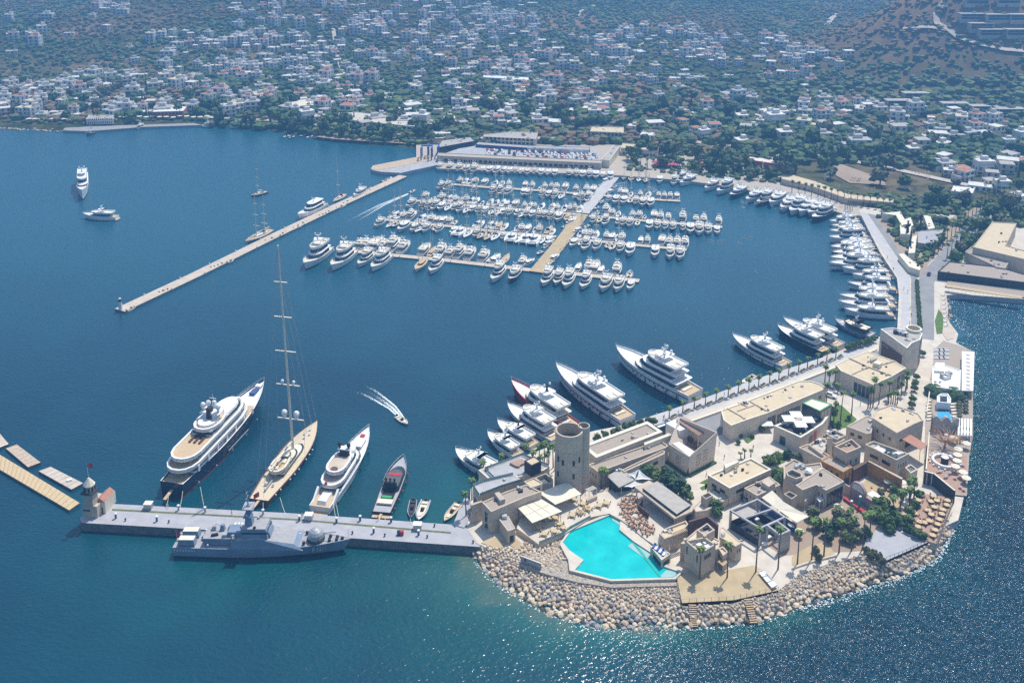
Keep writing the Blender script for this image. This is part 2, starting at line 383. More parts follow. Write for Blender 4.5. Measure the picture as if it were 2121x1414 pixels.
slab('shore_promenade', qx(1600,404, 1640,408, 1740,441, 1785,447, 1800,432, 1700,400, 1640,385), 2.5, 'stone_grey')
slab('inner_breakwater', qx(768,350, 772,343, 880,322, 905,330, 840,342, 790,352), 2.6, 'rock_tan')
# left bay mole
slab('bay_mole', qx(130,270, 135,264, 250,260, 400,255, 420,259, 300,263, 180,272), 1.8, 'rock_grey')
# surfaces on the promontory (each a few mm above the one below)
Z = G-.3
sheet('quay_promenade', qx(1285,882, 1380,852, 1455,826, 1560,787, 1700,742, 1762,721, 1818,698, 1820,712, 1770,737, 1640,786, 1460,850, 1350,890, 1300,905), Z+.004, 'promenade')
sheet('access_road', qx(1350,900, 1470,858, 1650,795, 1745,760, 1790,735, 1860,715, 1905,690, 1900,600, 1905,588, 1935,585, 1925,640, 1935,705, 1915,760, 1870,790, 1760,790, 1700,830, 1560,880, 1480,905, 1420,930), Z+.008, 'asphalt')
sheet('east_road', qx(1900,600, 1905,570, 1985,480, 2040,420, 2075,430, 2010,500, 1935,585, 1935,700, 1905,700), Z+.012, 'asphalt')
sheet('plaza_paving', qx(1420,935, 1480,905, 1560,880, 1700,830, 1760,800, 1850,800, 1900,700, 1938,705, 1915,880, 1700,980, 1500,1020, 1420,1010), Z+.016, 'paving')
sheet('causeway_deck', qx(1780,440, 1795,440, 1885,575, 1885,690, 1866,690, 1866,612, 1862,577), Z+.02, 'promenade')
sheet('causeway_path', qx(1797,442, 1812,445, 1900,575, 1905,685, 1887,690, 1887,575), Z+.024, 'asphalt')
sheet('garden_ground', qx(1812,452, 1850,440, 1960,455, 2040,420, 1985,480, 1925,545, 1905,575, 1898,568), Z+.002, 'bare')
sheet('garden_ground', qx(2035,450, 2121,440, 2121,470, 2060,470, 1990,545, 1965,565, 1950,560, 2000,500), Z+.002, 'grass')
sheet('lawn_strip', qx(1944,640, 1952,650, 1957,690, 1940,692, 1936,665), Z+.03, 'grass')
sheet('palm_lawn', qx(1718,845, 1742,838, 1775,868, 1757,885, 1725,890, 1717,872), Z+.03, 'grass')
sheet('small_lawn', qD(380,1090, 480,1020, 540,1080, 440,1150), Z+.03, 'grass')
sheet('small_lawn', q6(1590,1030, 1700,970, 1730,1070, 1640,1130, 1600,1090, 1690,1045), Z+.03, 'grass')
sheet('small_lawn', q8(0,540, 60,560, 50,620, 0,640), Z+.03, 'grass')
sheet('garden_bed', q8(810,240, 1090,110, 1200,170, 1100,260, 900,300), Z+.03, 'grass')
# pier
slab('stone_pier', qx(165,1073, 185,1058, 235,1043, 600,1062, 940,1086, 950,1055, 968,1030, 978,1050, 965,1090, 990,1125, 996,1132, 700,1112, 168,1082), G, 'concrete_dark', z0=-3, mt='deckgrey')
sheet('planted_strip', qx(232,1053, 620,1074, 934,1101, 934,1105, 620,1078, 232,1057), G+.004, 'leaf_olive')
# three loose concrete pontoons and the long one, left
for i, (px, m, lb) in enumerate([(qx(-60,960, -60,905, 165,1041, 143,1056, -58,938), 'straw', 'long narrow tan pontoon with plank joints floating at lower left'),
        (qx(12,928, 35,920, 84,957, 58,967), 'rock_tan', 'short grey-tan pontoon floating above the long one'),
        (qx(80,975, 105,966, 172,1000, 148,1013), 'pontoon', 'short pinkish pontoon with a white box, nearest the pier'),
        (qx(-30,900, 0,898, 18,919, 0,926, -30,930), 'rock_cream', 'pontoon cut off by the left edge of the photo')]):
    pts = [(p.x, p.y) for p in W3(px, .9)]; o = thing('pontoon', lb, 'pontoon', (pts[0][0], pts[0][1], 0), 'loose pontoons at left')
    MB().prism(pts, -.8, .9, 'concrete_dark', mtop=m).build('float', o)
    mb = MB(); n = 26 if i == 0 else 7; A0 = [Vector(p) for p in pts]
    a, b, c, d = (A0[1], A0[2], A0[3], A0[4]) if i == 0 else (A0[0], A0[3], A0[1], A0[2])
    if i == 0: a, b, c, d = A0[1], A0[2], A0[4], A0[3]
    for k in range(1, n):
        p, q = a.lerp(b, k/n), c.lerp(d, k/n); dd = (q-p)
        mb.box(((p.x+q.x)/2, (p.y+q.y)/2, .905), (dd.length*.94, .3, .06), 'wood' if i == 0 else 'concrete', math.atan2(dd.y, dd.x))
    mb.build('plank_joint', o)
    if i == 2: MB().box(tuple(P(144,995,.92)), (1.8,1,.5), 'white', .5).build('hatch', o)
# ---------------- boats: local axes, bow towards +X, waterline at z=0 ----------------
def hull_rings(L, B, Hh, fine=2.5, bowup=.45, n=13, sternb=.86, rake=.07):
    out = []
    for i in range(n):
        t = i/(n-1); t2 = .5
        b = B/2*(sternb+(1-sternb)*min(1, t/.35)) if t < .5 else B/2*max(.012, 1-((t-.5)/.5)**(fine+.4))
        w = b*.9 if t < .4 else B/2*.9*max(.008, 1-((t-.4)/.6)**(fine*.85))
        out.append((t*L-L/2, (t*(1-rake))*L-L/2, b, min(w, b), Hh*(.78+bowup*t**2.2)))
    return out
def make_hull(o, L, B, Hh, hm='white', dm='teak', boot='dark', bul=.12, stripe=None, fd=2, **k):
    r = hull_rings(L, B, Hh, **k); mb = MB(); dk = MB()
    for sgn in (1, -1):
        def ring(f): return [f(*q) for q in r]
        levels = [ring(lambda xd,xw,b,w,s: (xw, sgn*w*.6, -.9)), ring(lambda xd,xw,b,w,s: (xw, sgn*w, 0)), ring(lambda xd,xw,b,w,s: (lerp(xw,xd,.12), sgn*lerp(w,b,.12), s*.1)),
                  ring(lambda xd,xw,b,w,s: (lerp(xw,xd,.55), sgn*lerp(w,b,.6), s*.55)), ring(lambda xd,xw,b,w,s: (lerp(xw,xd,.66), sgn*lerp(w,b,.7), s*.66)), ring(lambda xd,xw,b,w,s: (xd, sgn*b, s)),
                  ring(lambda xd,xw,b,w,s: (xd, sgn*b*.93, s)), ring(lambda xd,xw,b,w,s: (xd, sgn*b*.93, s-bul*Hh))]
        ms = [boot, boot, hm, stripe or hm, hm, 'white' if hm in ('navy',) else hm, hm]
        for a, b2, m in zip(levels, levels[1:], ms):
            mb.loft([a, b2] if sgn > 0 else [b2, a], m, closed=False)
    for i in range(len(r)-1):
        a, b2 = r[i], r[i+1]; za, zb = a[4]-bul*Hh+.01, b2[4]-bul*Hh+.01
        dk.poly([(a[0], -a[2]*.925, za), (b2[0], -b2[2]*.925, zb), (b2[0], b2[2]*.925, zb), (a[0], a[2]*.925, za)], dm if i < (len(r)-1)*fd or dm != 'teak' else 'white')
    a = r[0]; mb.poly([(a[1], -a[3]*.6, -.9), (a[1], -a[3], 0), (a[0], -a[2], a[4]), (a[0], a[2], a[4]), (a[1], a[3], 0), (a[1], a[3]*.6, -.9)], hm)
    mb.build('hull', o); dk.build('deck', o); return r
def outline(x0, x1, hw, rf=1.0):
    h = [(x0, hw*.9), (x0+min(.6, hw*.3), hw), (x1-hw*1.7*rf, hw), (x1-hw*.9*rf, hw*.86), (x1-hw*.3*rf, hw*.55), (x1, hw*.2)]
    return h+[(x, -y) for x, y in reversed(h)]
def tier(o, x0, x1, hw, z0, z1, m='white', rf=.9, ra=-.1, win=(.25,.85), roof=None, over=0, rr=1.0, name='cabin', tm=None):
    bo = outline(x0, x1, hw, rr); h = z1-z0
    def lvl(f, g=1.0):
        out = []
        for x, y in bo:
            k = (x-x0)/(x1-x0); kk = max(0, (k-.35)/.65)
            out.append(((x-(rf*h*kk*f)-(ra*h*(1-k)*f if k < .3 else 0)-(x0+x1)/2)*g+(x0+x1)/2, y*(1-.10*f)*g, z0+h*f))
        return list(reversed(out))
    mb = MB(); mb.loft([lvl(0), lvl(.96), lvl(1)], m); mb.poly(lvl(1), tm or m); c = mb.build(name, o)
    if win:
        w = MB(); w.loft([lvl(win[0], 1.006), lvl(win[1], 1.006)], 'glass'); w.build('window', c)
    if roof is not None:
        rb = MB(); rz = z1; p = [(x+over*(-1 if x < (x0+x1)/2 else .3)-(rf*h*max(0, ((x-x0)/(x1-x0)-.35)/.65)), y*1.04) for x, y in bo]
        rb.prism(p, rz+.01, rz+.01+.14+.02*hw, roof, bottom=True); rb.build('roof', o)
    return c
def domes(mb, x, y, z, r, m='white'):
    mb.tube((x, y, z-r*1.6), (x, y, z-r*.5), r*.5, r*.5, m, 6, False); mb.ball((x, y, z+r*.2), r, m, 1.15, 8, 5)
def radar(o, x, z, s, m='white', big=False, dm=None):
    mb = MB(); dm = dm or m
    mb.box((x, 0, z), (s*.5, s*.35, s*1.1), m, 0, .6); mb.box((x, 0, z+s*1.05), (s*.3, s*1.7, s*.12), m)
    mb.tube((x, 0, z+s), (x-.1*s, 0, z+s*2.3), .07*s, .03*s, m, 5)
    for sg in (1, -1): domes(mb, x, sg*s*.75, z+s*1.45, s*.27, dm)
    if big:
        for sg in (1, -1): domes(mb, x-s*.9, sg*s*1.0, z+s*.55, s*.33, dm)
        mb.box((x-.05*s, 0, z+s*1.75), (s*.12, s*.9, s*.07), m); mb.box((x, 0, z+s*2.1), (s*.1, s*.5, s*.05), m)
    mb.build('radar_mast', o)
def cushions(o, items, name='seat_cushion', m='cream'):
    for (x, y, z, a, b) in items: MB().box((x, y, z), (a, b, .35), m).build(name, o)
def fenders(o, r, n, m='black', Hh=2, side=(1,)):
    for sg in side:
        for k in range(n):
            t = .12+.62*k/max(1, n-1); i = t*(len(r)-1); a, b = r[int(i)], r[int(i)+1]; f = i-int(i)
            x = lerp(a[0], b[0], f); y = lerp(a[2], b[2], f); MB().tube((x, sg*(y+.28), .5), (x, sg*(y+.28), .5+Hh*.45), .26, .26, m, 6).build('fender', o)
def rails(o, r, Hh, t0=.55, h=.8):
    mb = MB(); q = [a for i, a in enumerate(r) if i/(len(r)-1) >= t0]
    for sg in (1, -1):
        for a, b in zip(q, q[1:]): mb.tube((a[0], sg*a[2]*.95, a[4]+h), (b[0], sg*b[2]*.95, b[4]+h), .035, .035, 'steel', 3, False)
        for a in q: mb.tube((a[0], sg*a[2]*.95, a[4]), (a[0], sg*a[2]*.95, a[4]+h), .03, .03, 'steel', 3, False)
    mb.build('bow_rail', o)
def gangway(o, L, Hh, w=.9): 
    MB().add([(-L/2, -w/2, Hh*.6), (-L/2, w/2, Hh*.6), (-L/2-5.5, w/2, 2.2), (-L/2-5.5, -w/2, 2.2), (-L/2, -w/2, Hh*.6-.2), (-L/2, w/2, Hh*.6-.2), (-L/2-5.5, w/2, 2), (-L/2-5.5, -w/2, 2)],
             [[0,1,2,3],[7,6,5,4],[0,3,7,4],[1,5,6,2],[2,6,7,3]], 'teak').build('gangway', o)
def motoryacht(o, L, B, tiers=2, hm='white', fly=True, dm='teak', top='white', boot='dark', hard=True, fore='white', big=False, fend=0, seats=True, mastm='white', dome=None, stripe=None, swim=True, tender=None, gw=False, cush='cream', roofm='white'):
    Hh = L*(.108 if L > 34 else .095 if L > 22 else .085)+.9; r = make_hull(o, L, B, Hh, hm, dm, boot, stripe=stripe, bowup=.5, fd=.6); z = Hh*.78-.1*Hh
    hw = B/2*(.92 if L > 22 else .86); x0, x1 = -L*.33, L*.26; th = 2.6 if L > 34 else 2.3 if L > 22 else 1.75
    zz = z; fb = MB()
    if fore: fb.prism([(L*.14, -B*.33), (L*.30, -B*.25), (L*.40, -B*.12), (L*.43, 0), (L*.40, B*.12), (L*.30, B*.25), (L*.14, B*.33)], Hh*.7, Hh*.92, fore); fb.build('foredeck', o)
    for k in range(tiers):
        tier(o, x0, x1, hw, zz, zz+th, top, rf=1.3, roof=roofm if k < tiers-1 or not fly else None, over=L*.035+.4)
        zz += th+(.2 if k < tiers-1 or not fly else 0); x0 += L*.03; x1 -= L*.085; hw *= .9
    if fly:     # open top deck with a coaming, helm seat, sun cushions and hard top
        p = [(x, y) for x, y in outline(x0-L*.10, x1+L*.055, hw*1.16)]; mb = MB(); pi = inset(p, .22)
        mb.prism(p, zz+.01, zz+.35, top, mtop=top, bottom=True); pp = ccw(p); n = len(pp)
        mb.loft([[(a, b, zz+.3) for a, b in pp], [(a, b, zz+.95) for a, b in pp], [(a, b, zz+.95) for a, b in pi], [(a, b, zz+.36) for a, b in pi]], top)
        mb.poly([(a, b, zz+.365) for a, b in pi], 'cream' if dm != 'teak' else 'white'); mb.build('flybridge', o)
        if seats: cushions(o, [(x0-L*.045, hw*.45, zz+.37, L*.07, hw*.6), (x0-L*.045, -hw*.45, zz+.37, L*.07, hw*.6), (x1-.3, 0, zz+.37, L*.05, hw*1.1)], m=cush)
        if hard:
            hb = MB(); hx = (x0+x1)/2+L*.01; hl = L*.16
            hb.prism(outline(hx-hl/2, hx+hl/2, hw*.95), zz+2.3, zz+2.48, top, bottom=True)
            for sg in (1, -1): hb.box((hx-hl*.32, sg*hw*.85, zz+.9), (.35, .12, 1.42), top); hb.box((hx+hl*.22, sg*hw*.72, zz+.9), (.15, .1, 1.42), top)
            hb.build('hard_top', o); radar(o, hx-hl*.1, zz+2.48, .8+L*.027, mastm, big, dome)
        else: radar(o, (x0+x1)/2-L*.05, zz+.9, .9+L*.025, mastm, big, dome)
    else: radar(o, (x0+x1)/2, zz+.2, .8+L*.02, mastm, big, dome)
    if swim: MB().box((-L/2-L*.02, 0, .35), (L*.05, B*.78, .25), dm if dm != 'white' else 'teak').build('swim_platform', o)
    if seats: cushions(o, [(-L*.40, 0, z+.02, L*.035, B*.5), (L*.30, 0, Hh*.86, L*.07, B*.34)], m=cush)
    rails(o, r, Hh)
    if L > 30:
        for k in range(9):
            for sg in (1, -1):
                t_ = .25+.055*k; q_ = r[min(len(r)-2, int(t_*(len(r)-1)))]; q2_ = r[min(len(r)-1, int(t_*(len(r)-1))+1)]; f_ = t_*(len(r)-1)-int(t_*(len(r)-1)); xx = lerp(q_[0], q2_[0], f_); yy = lerp(lerp(q_[3], q_[2], .5), lerp(q2_[3], q2_[2], .5), f_)
                MB().box((xx-L*.02, sg*(yy+.02), Hh*.38), (L*.018, .3, Hh*.085), 'glass', -sg*math.atan2(q_[2]-q2_[2], q2_[0]-q_[0])).build('porthole', o)
    if fend: fenders(o, r, fend, Hh=Hh*.7, side=(1, -1))
    if gw: gangway(o, L, Hh)
    return r
def sailboat(o, L, B, mast=1.25, hm='white', cover='blue', dm='teak', two=False, spread=2, mastm='cream', rad=1.0):
    Hh = L*.055+.6; r = make_hull(o, L, B, Hh, hm, dm, fine=1.55, bowup=.25, sternb=.62, rake=.09, boot='dark'); z = Hh*.7
    tier(o, -L*.12, L*.16, B*.27, z, z+.75+L*.008, 'white', win=(.35,.75), rf=1.5)
    MB().box((-L*.24, 0, z+.05), (L*.16, B*.42, .25), 'cream').build('cockpit', o)
    tier(o, -L*.16, -L*.09, B*.26, z+.3, z+1.6, cover, win=None, name='spray_hood')
    for k, mx_ in enumerate([L*.08, -L*.24] if two else [L*.08]):
        mh = L*mast*(1 if k == 0 else .86); mb = MB(); rr = .10*rad+L*.004*rad
        mb.tube((mx_, 0, z), (mx_-L*.015, 0, z+mh), rr, rr*.6, mastm, 6)
        for q in range(spread):
            zz = z+mh*(q+1)/(spread+1); wq = B*.36*(1-.25*q); mb.box((mx_-L*.008, 0, zz), (.18*rad, wq*2, .12*rad), mastm)
        mb.build('mast', o); bl = L*(.30 if k == 0 else .2)
        MB().tube((mx_, 0, z+1.9+L*.01), (mx_-bl, 0, z+1.7+L*.01), .11, .08, mastm, 5).build('boom', o)
        MB().tube((mx_-.3, 0, z+2.2+L*.01), (mx_-bl*.96, 0, z+1.95+L*.01), .26, .16, cover, 6).build('furled_sail', o)
        st = MB()
        for tgt in ((L*.49, 0, Hh*1.02), (-L*.49, 0, Hh*.8), (mx_, B*.45, Hh*.8), (mx_, -B*.45, Hh*.8)):
            if k and abs(tgt[0]-L*.49) < .1: continue
            st.tube((mx_-L*.015, 0, z+mh*.97), tgt, .025*rad, .025*rad, 'metal', 3, False)
        st.build('rigging', o)
    return r
def catamaran(o, L, B):
    for sg in (1, -1):
        mb = MB(); rr = []
        for i in range(9):
            t = i/8; b = B*.12*(1 if t < .5 else max(.03, 1-((t-.5)/.5)**2)); x = t*L-L/2
            rr.append([(x, sg*B*.37-b, -.6), (x, sg*B*.37+b, -.6), (x, sg*B*.37+b, 1.5+.3*t), (x, sg*B*.37-b, 1.5+.3*t)])
        mb.loft(rr, 'white', caps=True); mb.build('hull', o)
    MB().box((-L*.1, 0, 1.0), (L*.62, B*.7, .55), 'white').build('bridge_deck', o)
    MB().box((L*.33, 0, 1.35), (L*.2, B*.55, .06), 'metal').build('trampoline', o)
    tier(o, -L*.22, L*.14, B*.28, 1.55, 3.0, 'white', roof='white', over=.8)
    mb = MB(); mb.tube((L*.06, 0, 3), (L*.05, 0, 3+L*1.35), .13, .07, 'cream', 6); mb.build('mast', o)
    MB().tube((L*.05, 0, 4.4), (-L*.3, 0, 4.3), .3, .18, 'white', 6).build('furled_sail', o)
def tender(o, L, B, m='white', inner='cream', cons='dark', rib=False):
    Hh = 1.0; r = make_hull(o, L, B, Hh, m, inner, fine=1.8, bowup=.35, sternb=.9, boot=m, bul=.35)
    if rib:
        mb = MB()
        for sg in (1, -1):
            for a, b in zip(r, r[1:]): mb.tube((a[0], sg*a[2], a[4]), (b[0], sg*b[2], b[4]), .33, .33, m, 7)
        mb.build('float_tube', o)
    MB().box((-L*.02, 0, .55), (L*.12, B*.35, .95), cons, 0, .7).build('console', o)
    cushions(o, [(-L*.17, 0, .55, L*.09, B*.45), (-L*.38, 0, .55, L*.10, B*.6), (L*.2, 0, .6, L*.16, B*.4)], m=inner if inner != 'teak' else 'cream')
    MB().box((-L*.51, 0, .3), (.5, .8, 1.0), 'dark').build('outboard_motor', o)
def gulet(o, L, B, mast=.95):
    Hh = L*.075+.8; r = make_hull(o, L, B, Hh, 'cream', 'teak', fine=1.7, bowup=.55, sternb=.7, boot='dark')
    z = Hh*.7; tier(o, -L*.3, L*.1, B*.3, z, z+1.5, 'wood', win=(.35,.75), roof='teak', over=.5, rf=.3)
    cushions(o, [(L*.28, 0, Hh*.82, L*.12, B*.3), (-L*.4, 0, z, L*.08, B*.4)])
    for mx_, f in ((L*.14, 1), (-L*.2, .8)):
        MB().tube((mx_, 0, z), (mx_, 0, z+L*mast*f), .16, .08, 'cream', 6).build('mast', o)
    MB().tube((L*.48, 0, Hh*1.15), (L*.62, 0, Hh*1.5), .14, .08, 'wood', 5).build('bowsprit', o)
def place(u0, v0, u1, v1, z0=1.0, z1=2.5):    # stern and bow
    a, b = P(u0, v0, z0), P(u1, v1, z1); d = b-a
    return (a+b)/2*Vector((1,1,0)) if False else Vector(((a.x+b.x)/2, (a.y+b.y)/2, 0)), math.atan2(d.y, d.x), math.hypot(d.x, d.y)
def boat(name, label, cat, st, bw, fn, z0=1.0, z1=2.5, B=None, bl=.23, group=None, **k):
    loc, rz, L = place(*st, *bw, z0, z1)
    o = thing(name, label, cat, loc, group, rz, local=True); fn(o, L, B or L*bl, **k); return o
# ---------- the big ones at the pier ----------
# navy superyacht
loc, rz, L = place(356, 1010, 548, 792, 3.5, 7)
o = thing('superyacht', "large superyacht with navy hull, white decks and round teak aft decks at the pier", 'superyacht', loc, None, rz, True); Bm = 13.0
r = make_hull(o, L, Bm, 7.2, 'navy', 'teak', 'red', fd=.72, sternb=.68, fine=2.1, bowup=.42, bul=.1, n=17, rake=.09)
zz = 4.1
def deckring(o, x0, x1, hw, z, m='white', dm='teak', h=.95, rr=.9, name='deck_overhang'):
    p = outline2(x0, x1, hw, rr); pi = inset(p, .75); mb = MB(); mb.prism(p, z, z+.3, m, mtop=dm, bottom=True); pp = ccw(p)
    mb.loft([[(a, b, z-.5) for a, b in inset(p, .05)], [(a, b, z) for a, b in pp], [(a, b, z+.25+h) for a, b in pp], [(a, b, z+.25+h) for a, b in pi], [(a, b, z+.31) for a, b in pi]], m)
    mb.poly([(a, b, z+.315) for a, b in pi], dm); return mb.build(name, o)
def outline2(x0, x1, hw, rr=1.0):      # round at both ends
    h = [(x0, hw*.25), (x0+hw*.18, hw*.6), (x0+hw*.55, hw*.87), (x0+hw*1.1, hw), (x1-hw*1.9*rr, hw), (x1-hw*1.0*rr, hw*.84), (x1-hw*.35*rr, hw*.5), (x1, hw*.2)]
    return h+[(x, -y) for x, y in reversed(h)]
tier(o, -L*.40, L*.20, Bm*.41, 4.4, 7.0, 'white', win=(.3,.8), ra=0)
deckring(o, -L*.465, L*.235, Bm*.46, 7.0, h=.6)
tier(o, -L*.34, L*.215, Bm*.38, 7.2, 9.9, 'white', win=(.3,.78), ra=0)
deckring(o, -L*.43, L*.20, Bm*.42, 9.9, h=.6)
tier(o, -L*.20, L*.19, Bm*.33, 10.1, 12.7, 'white', win=(.3,.75), ra=0, rf=1.4)
MB().prism(outline(-L*.02, L*.145, Bm*.30), 12.7, 13.0, 'white', bottom=True).build('roof', o)
deckring(o, -L*.215, L*.02, Bm*.38, 12.7, h=.6)
mb = MB(); mb.box((-L*.075, 0, 13.0), (6.5, 4.2, 3.2), 'white', 0, .8); mb.box((-L*.11, 0, 13.6), (2.4, 2.0, 4.6), 'dark', 0, .8); mb.box((-L*.09, 0, 15.9), (4.8, 7.8, .5), 'white', 0, .9)
mb.box((-L*.06, 0, 16.3), (1.6, 1.6, 2.6), 'white', 0, .7)
for sx, sy in ((-.10, 3.1), (-.10, -3.1), (-.075, 1.9)): domes(mb, L*sx, sy, 18.2, 1.0)
mb.tube((-L*.06, 0, 18), (-L*.075, 0, 22.5), .18, .06, 'white', 5); mb.box((-L*.07, 0, 20.4), (.2, 2.8, .12), 'white'); mb.build('radar_mast', o)
MB().prism(outline2(-L*.19, -L*.03, Bm*.27), 13.02, 14.0, 'white').build('pilot_coaming', o)
for k in range(9): MB().box((-L*.27+(k % 3)*1.3, (k//3-1)*2.0, 10.25), (.8, .8, .6), 'darkwood').build('deck_chair', o)
MB().box((-L*.22, 0, 10.3), (1.5, 4, .7), 'dark').build('deck_table', o)
MB().box((L*.37, 0, 6.1), (4, 2.4, .8), 'cloth_blue').build('hatch_cover', o); MB().box((L*.43, 0, 6.4), (2, 2.6, .9), 'white').build('windlass', o)
for k in range(7):
    x = -L*.38+k*L*.095
    for sg in (1, -1): MB().box((x, sg*Bm*.455, 4.6), (.9, .25, 2.4), 'white').build('deck_pillar', o)
for k in range(12): MB().box((-L*.30+k*L*.048, -Bm*.5-.005 if k < 8 else -Bm*.47, 2.6), (.7, .1, .5), 'glass').build('porthole', o)
fenders(o, r, 5, 'steel', 2, side=(-1,)); rails(o, r, 5.6, .7, .9); gangway(o, L*.98, 5, 1.2)
MB().box((L*.0, -Bm*.5-.3, 2.2), (15, .2, .25), 'steel').build('boarding_boom', o)
for c_ in o.children:
    if c_.name.split('.')[0] not in ('hull', 'deck', 'fender', 'porthole', 'boarding_boom', 'gangway', 'bow_rail'): c_.location.z += 1.15
# sloop with a very tall mast
loc, rz, L = place(536, 1035, 657, 868, 2.2, 3.5)
o = thing('sailing_yacht', "huge cream sloop with one towering mast moored between two superyachts", 'sailing yacht', loc, None, rz, True); Bm = 11.2
r = make_hull(o, L, Bm, 3.1, 'darkwood', 'paleteak', 'navy', sternb=.66, fine=1.9, bowup=.25, n=17, rake=.05, bul=.08)
tier(o, -L*.23, L*.20, Bm*.27, 2.4, 3.7, 'cream', win=(.2,.75), rf=2.5, ra=0, tm='cream')
tier(o, -L*.22, L*.09, Bm*.25, 3.6, 4.9, 'cream', win=(.2,.7), rf=2.2, ra=0, tm='cream')
deckring(o, -L*.27, -L*.04, Bm*.27, 4.9, 'cream', 'teak', .5); tier(o, -L*.10, -L*.0, Bm*.16, 5.3, 6.5, 'cream', win=(.2,.7), rf=2)
cushions(o, [(-L*.13, 1.2, 5.3, 2.4, 1.2), (-L*.13, -1.2, 5.3, 2.4, 1.2), (-L*.2, 0, 5.3, 3.5, 1.2)], m='cream'); MB().box((-L*.175, 0, 5.3), (2.2, 1.6, .5), 'wood').build('deck_table', o)
for x, y in ((-.34,1.5),(-.34,-1.5),(-.4,0),(.3,1),(.3,-1),(.36,0),(.25,0)): MB().cyl((L*x, y, 2.65), .42, .55, 'steel', 8).build('winch', o)
MB().box((-L*.33, 0, 2.7), (8, .5, .35), 'metal').build('sheet_track', o)
mb = MB(); mx_ = L*.055; top = Vector(P(576, 504, 76)); ca, sa = math.cos(-rz), math.sin(-rz); dx, dy = top.x-loc.x, top.y-loc.y
tx, ty = dx*ca-dy*sa, 0.0; mh = 86
tip = (mx_-3.2, 0, mh); base = (mx_, 0, 3.5)
mb.tube(base, tip, .55, .28, 'cream', 8)
mp_ = lambda f: (lerp(base[0], tip[0], f), 0, lerp(base[2], tip[2], f))
for f, w in ((.165, 5.2), (.335, 4.6), (.5, 4.0), (.665, 3.4), (.83, 2.6)):
    q = mp_(f); mb.box((q[0], 0, q[2]-.1), (.5, w*2, .22), 'cream')
mb.build('mast', o); mb = MB()
for f, w, rr in ((.165, 2.4, 1.15), (.335, 2.2, .65)):
    q = mp_(f)
    for sg in (1, -1): domes(mb, q[0], sg*w, q[2]+rr*1.7, rr, 'white')
mb.build('radar_dome', o)
MB().tube((mx_, 0, 8.0), (-L*.30, 0, 7.6), .38, .28, 'cream', 8).build('boom', o)
mb = MB()
for sg in (1, -1):
    pv_ = (mx_-.5, sg*Bm*.44, 3)
    for f, w in ((.165,5.2),(.335,4.6),(.5,4.0),(.665,3.4),(.83,2.6),(.99,.1)):
        q = mp_(f); nq = (q[0], sg*w, q[2]); mb.tube(pv_, nq, .05, .05, 'metal', 3, False); pv_ = nq
mb.tube(mp_(.985), (L*.485, 0, 3.6), .09, .09, 'metal', 4, False); mb.tube(mp_(.84), (L*.40, 0, 3.5), .10, .10, 'metal', 4, False); mb.tube(mp_(.66), (L*.30, 0, 3.4), .07, .07, 'metal', 4, False)
mb.tube(mp_(.99), (-L*.485, 1.5, 2.8), .05, .05, 'metal', 3, False); mb.tube(mp_(.99), (-L*.485, -1.5, 2.8), .05, .05, 'metal', 3, False); mb.build('rigging', o)
for k in range(8):
    t = .1+.08*k; i = int(t*16); a = r[i]; MB().ball((a[0]+1, -a[2]-.3, 1.9), .35, 'white', 1.3, 6, 4).build('fender', o)
MB().add([(-L*.49, 0, 3.2), (-L*.49, 0, 5.2), (-L*.52, 1.4, 4.6), (-L*.52, 1.3, 3.0)], [[0,1,2,3]], 'red').build('ensign', o); gangway(o, L, 3.6, 1.0)
# white superyacht with black domes
loc, rz, L = place(662, 1060, 765, 884, 1.0, 4.2)
o = thing('superyacht', "white superyacht with black radar domes on its sundeck, stern to the pier", 'superyacht', loc, None, rz, True); Bm = 9.2
r = make_hull(o, L, Bm, 4.0, 'white', 'teak', 'dark', fd=.55, sternb=.8, fine=2.0, bowup=.4, n=15, stripe='glass')
tier(o, -L*.29, L*.22, Bm*.44, 3.0, 5.3, 'white', win=(.3,.8), ra=0, rf=1.4); deckring(o, -L*.34, L*.12, Bm*.46, 5.3, dm='pontoon', h=.6)
tier(o, -L*.18, L*.14, Bm*.39, 5.6, 7.9, 'white', win=(.3,.8), ra=0, rf=1.6); deckring(o, -L*.26, L*.04, Bm*.40, 7.9, dm='pontoon', h=.6)
tier(o, L*.02, L*.135, Bm*.33, 7.6, 8.6, 'white', win=None, rf=1.5)
mb = MB(); mb.box((-L*.02, 0, 8.2), (2.6, 3.4, 2.4), 'black', 0, .8); mb.box((-L*.02, 0, 10.6), (2.2, 4.6, .35), 'white')
for sg in (1, -1): domes(mb, -L*.02, sg*1.7, 12.0, .8, 'black')
mb.build('radar_mast', o); MB().box((-L*.40, 0, 2.3), (6.5, 3.6, 1.6), 'white', 0, .85).build('stern_garage', o); MB().box((-L*.505, 0, .8), (3.6, Bm*.72, .3), 'teak').build('swim_platform', o)
for sg in (1, -1): MB().add([(-L*.34, sg*Bm*.44, 3), (-L*.47, sg*Bm*.42, 1.2), (-L*.47, sg*Bm*.36, 1.2), (-L*.34, sg*Bm*.36, 3), (-L*.34, sg*Bm*.44, 5.2), (-L*.45, sg*Bm*.42, 2.6), (-L*.45, sg*Bm*.36, 2.6), (-L*.34, sg*Bm*.36, 5.2)], [[0,1,5,4],[3,2,6,7],[4,5,6,7],[1,2,6,5]], 'white').build('stern_wing', o)
MB().cyl((-L*.22, 0, 8.3), 1.3, .5, 'darkwood', 12).build('whirlpool', o); MB().box((L*.27, 0, 4.2), (6, 4, .5), 'white').build('sunbed', o); MB().box((L*.35, 0, 4.5), (1.6, 1.6, .6), 'red').build('deck_seat', o)
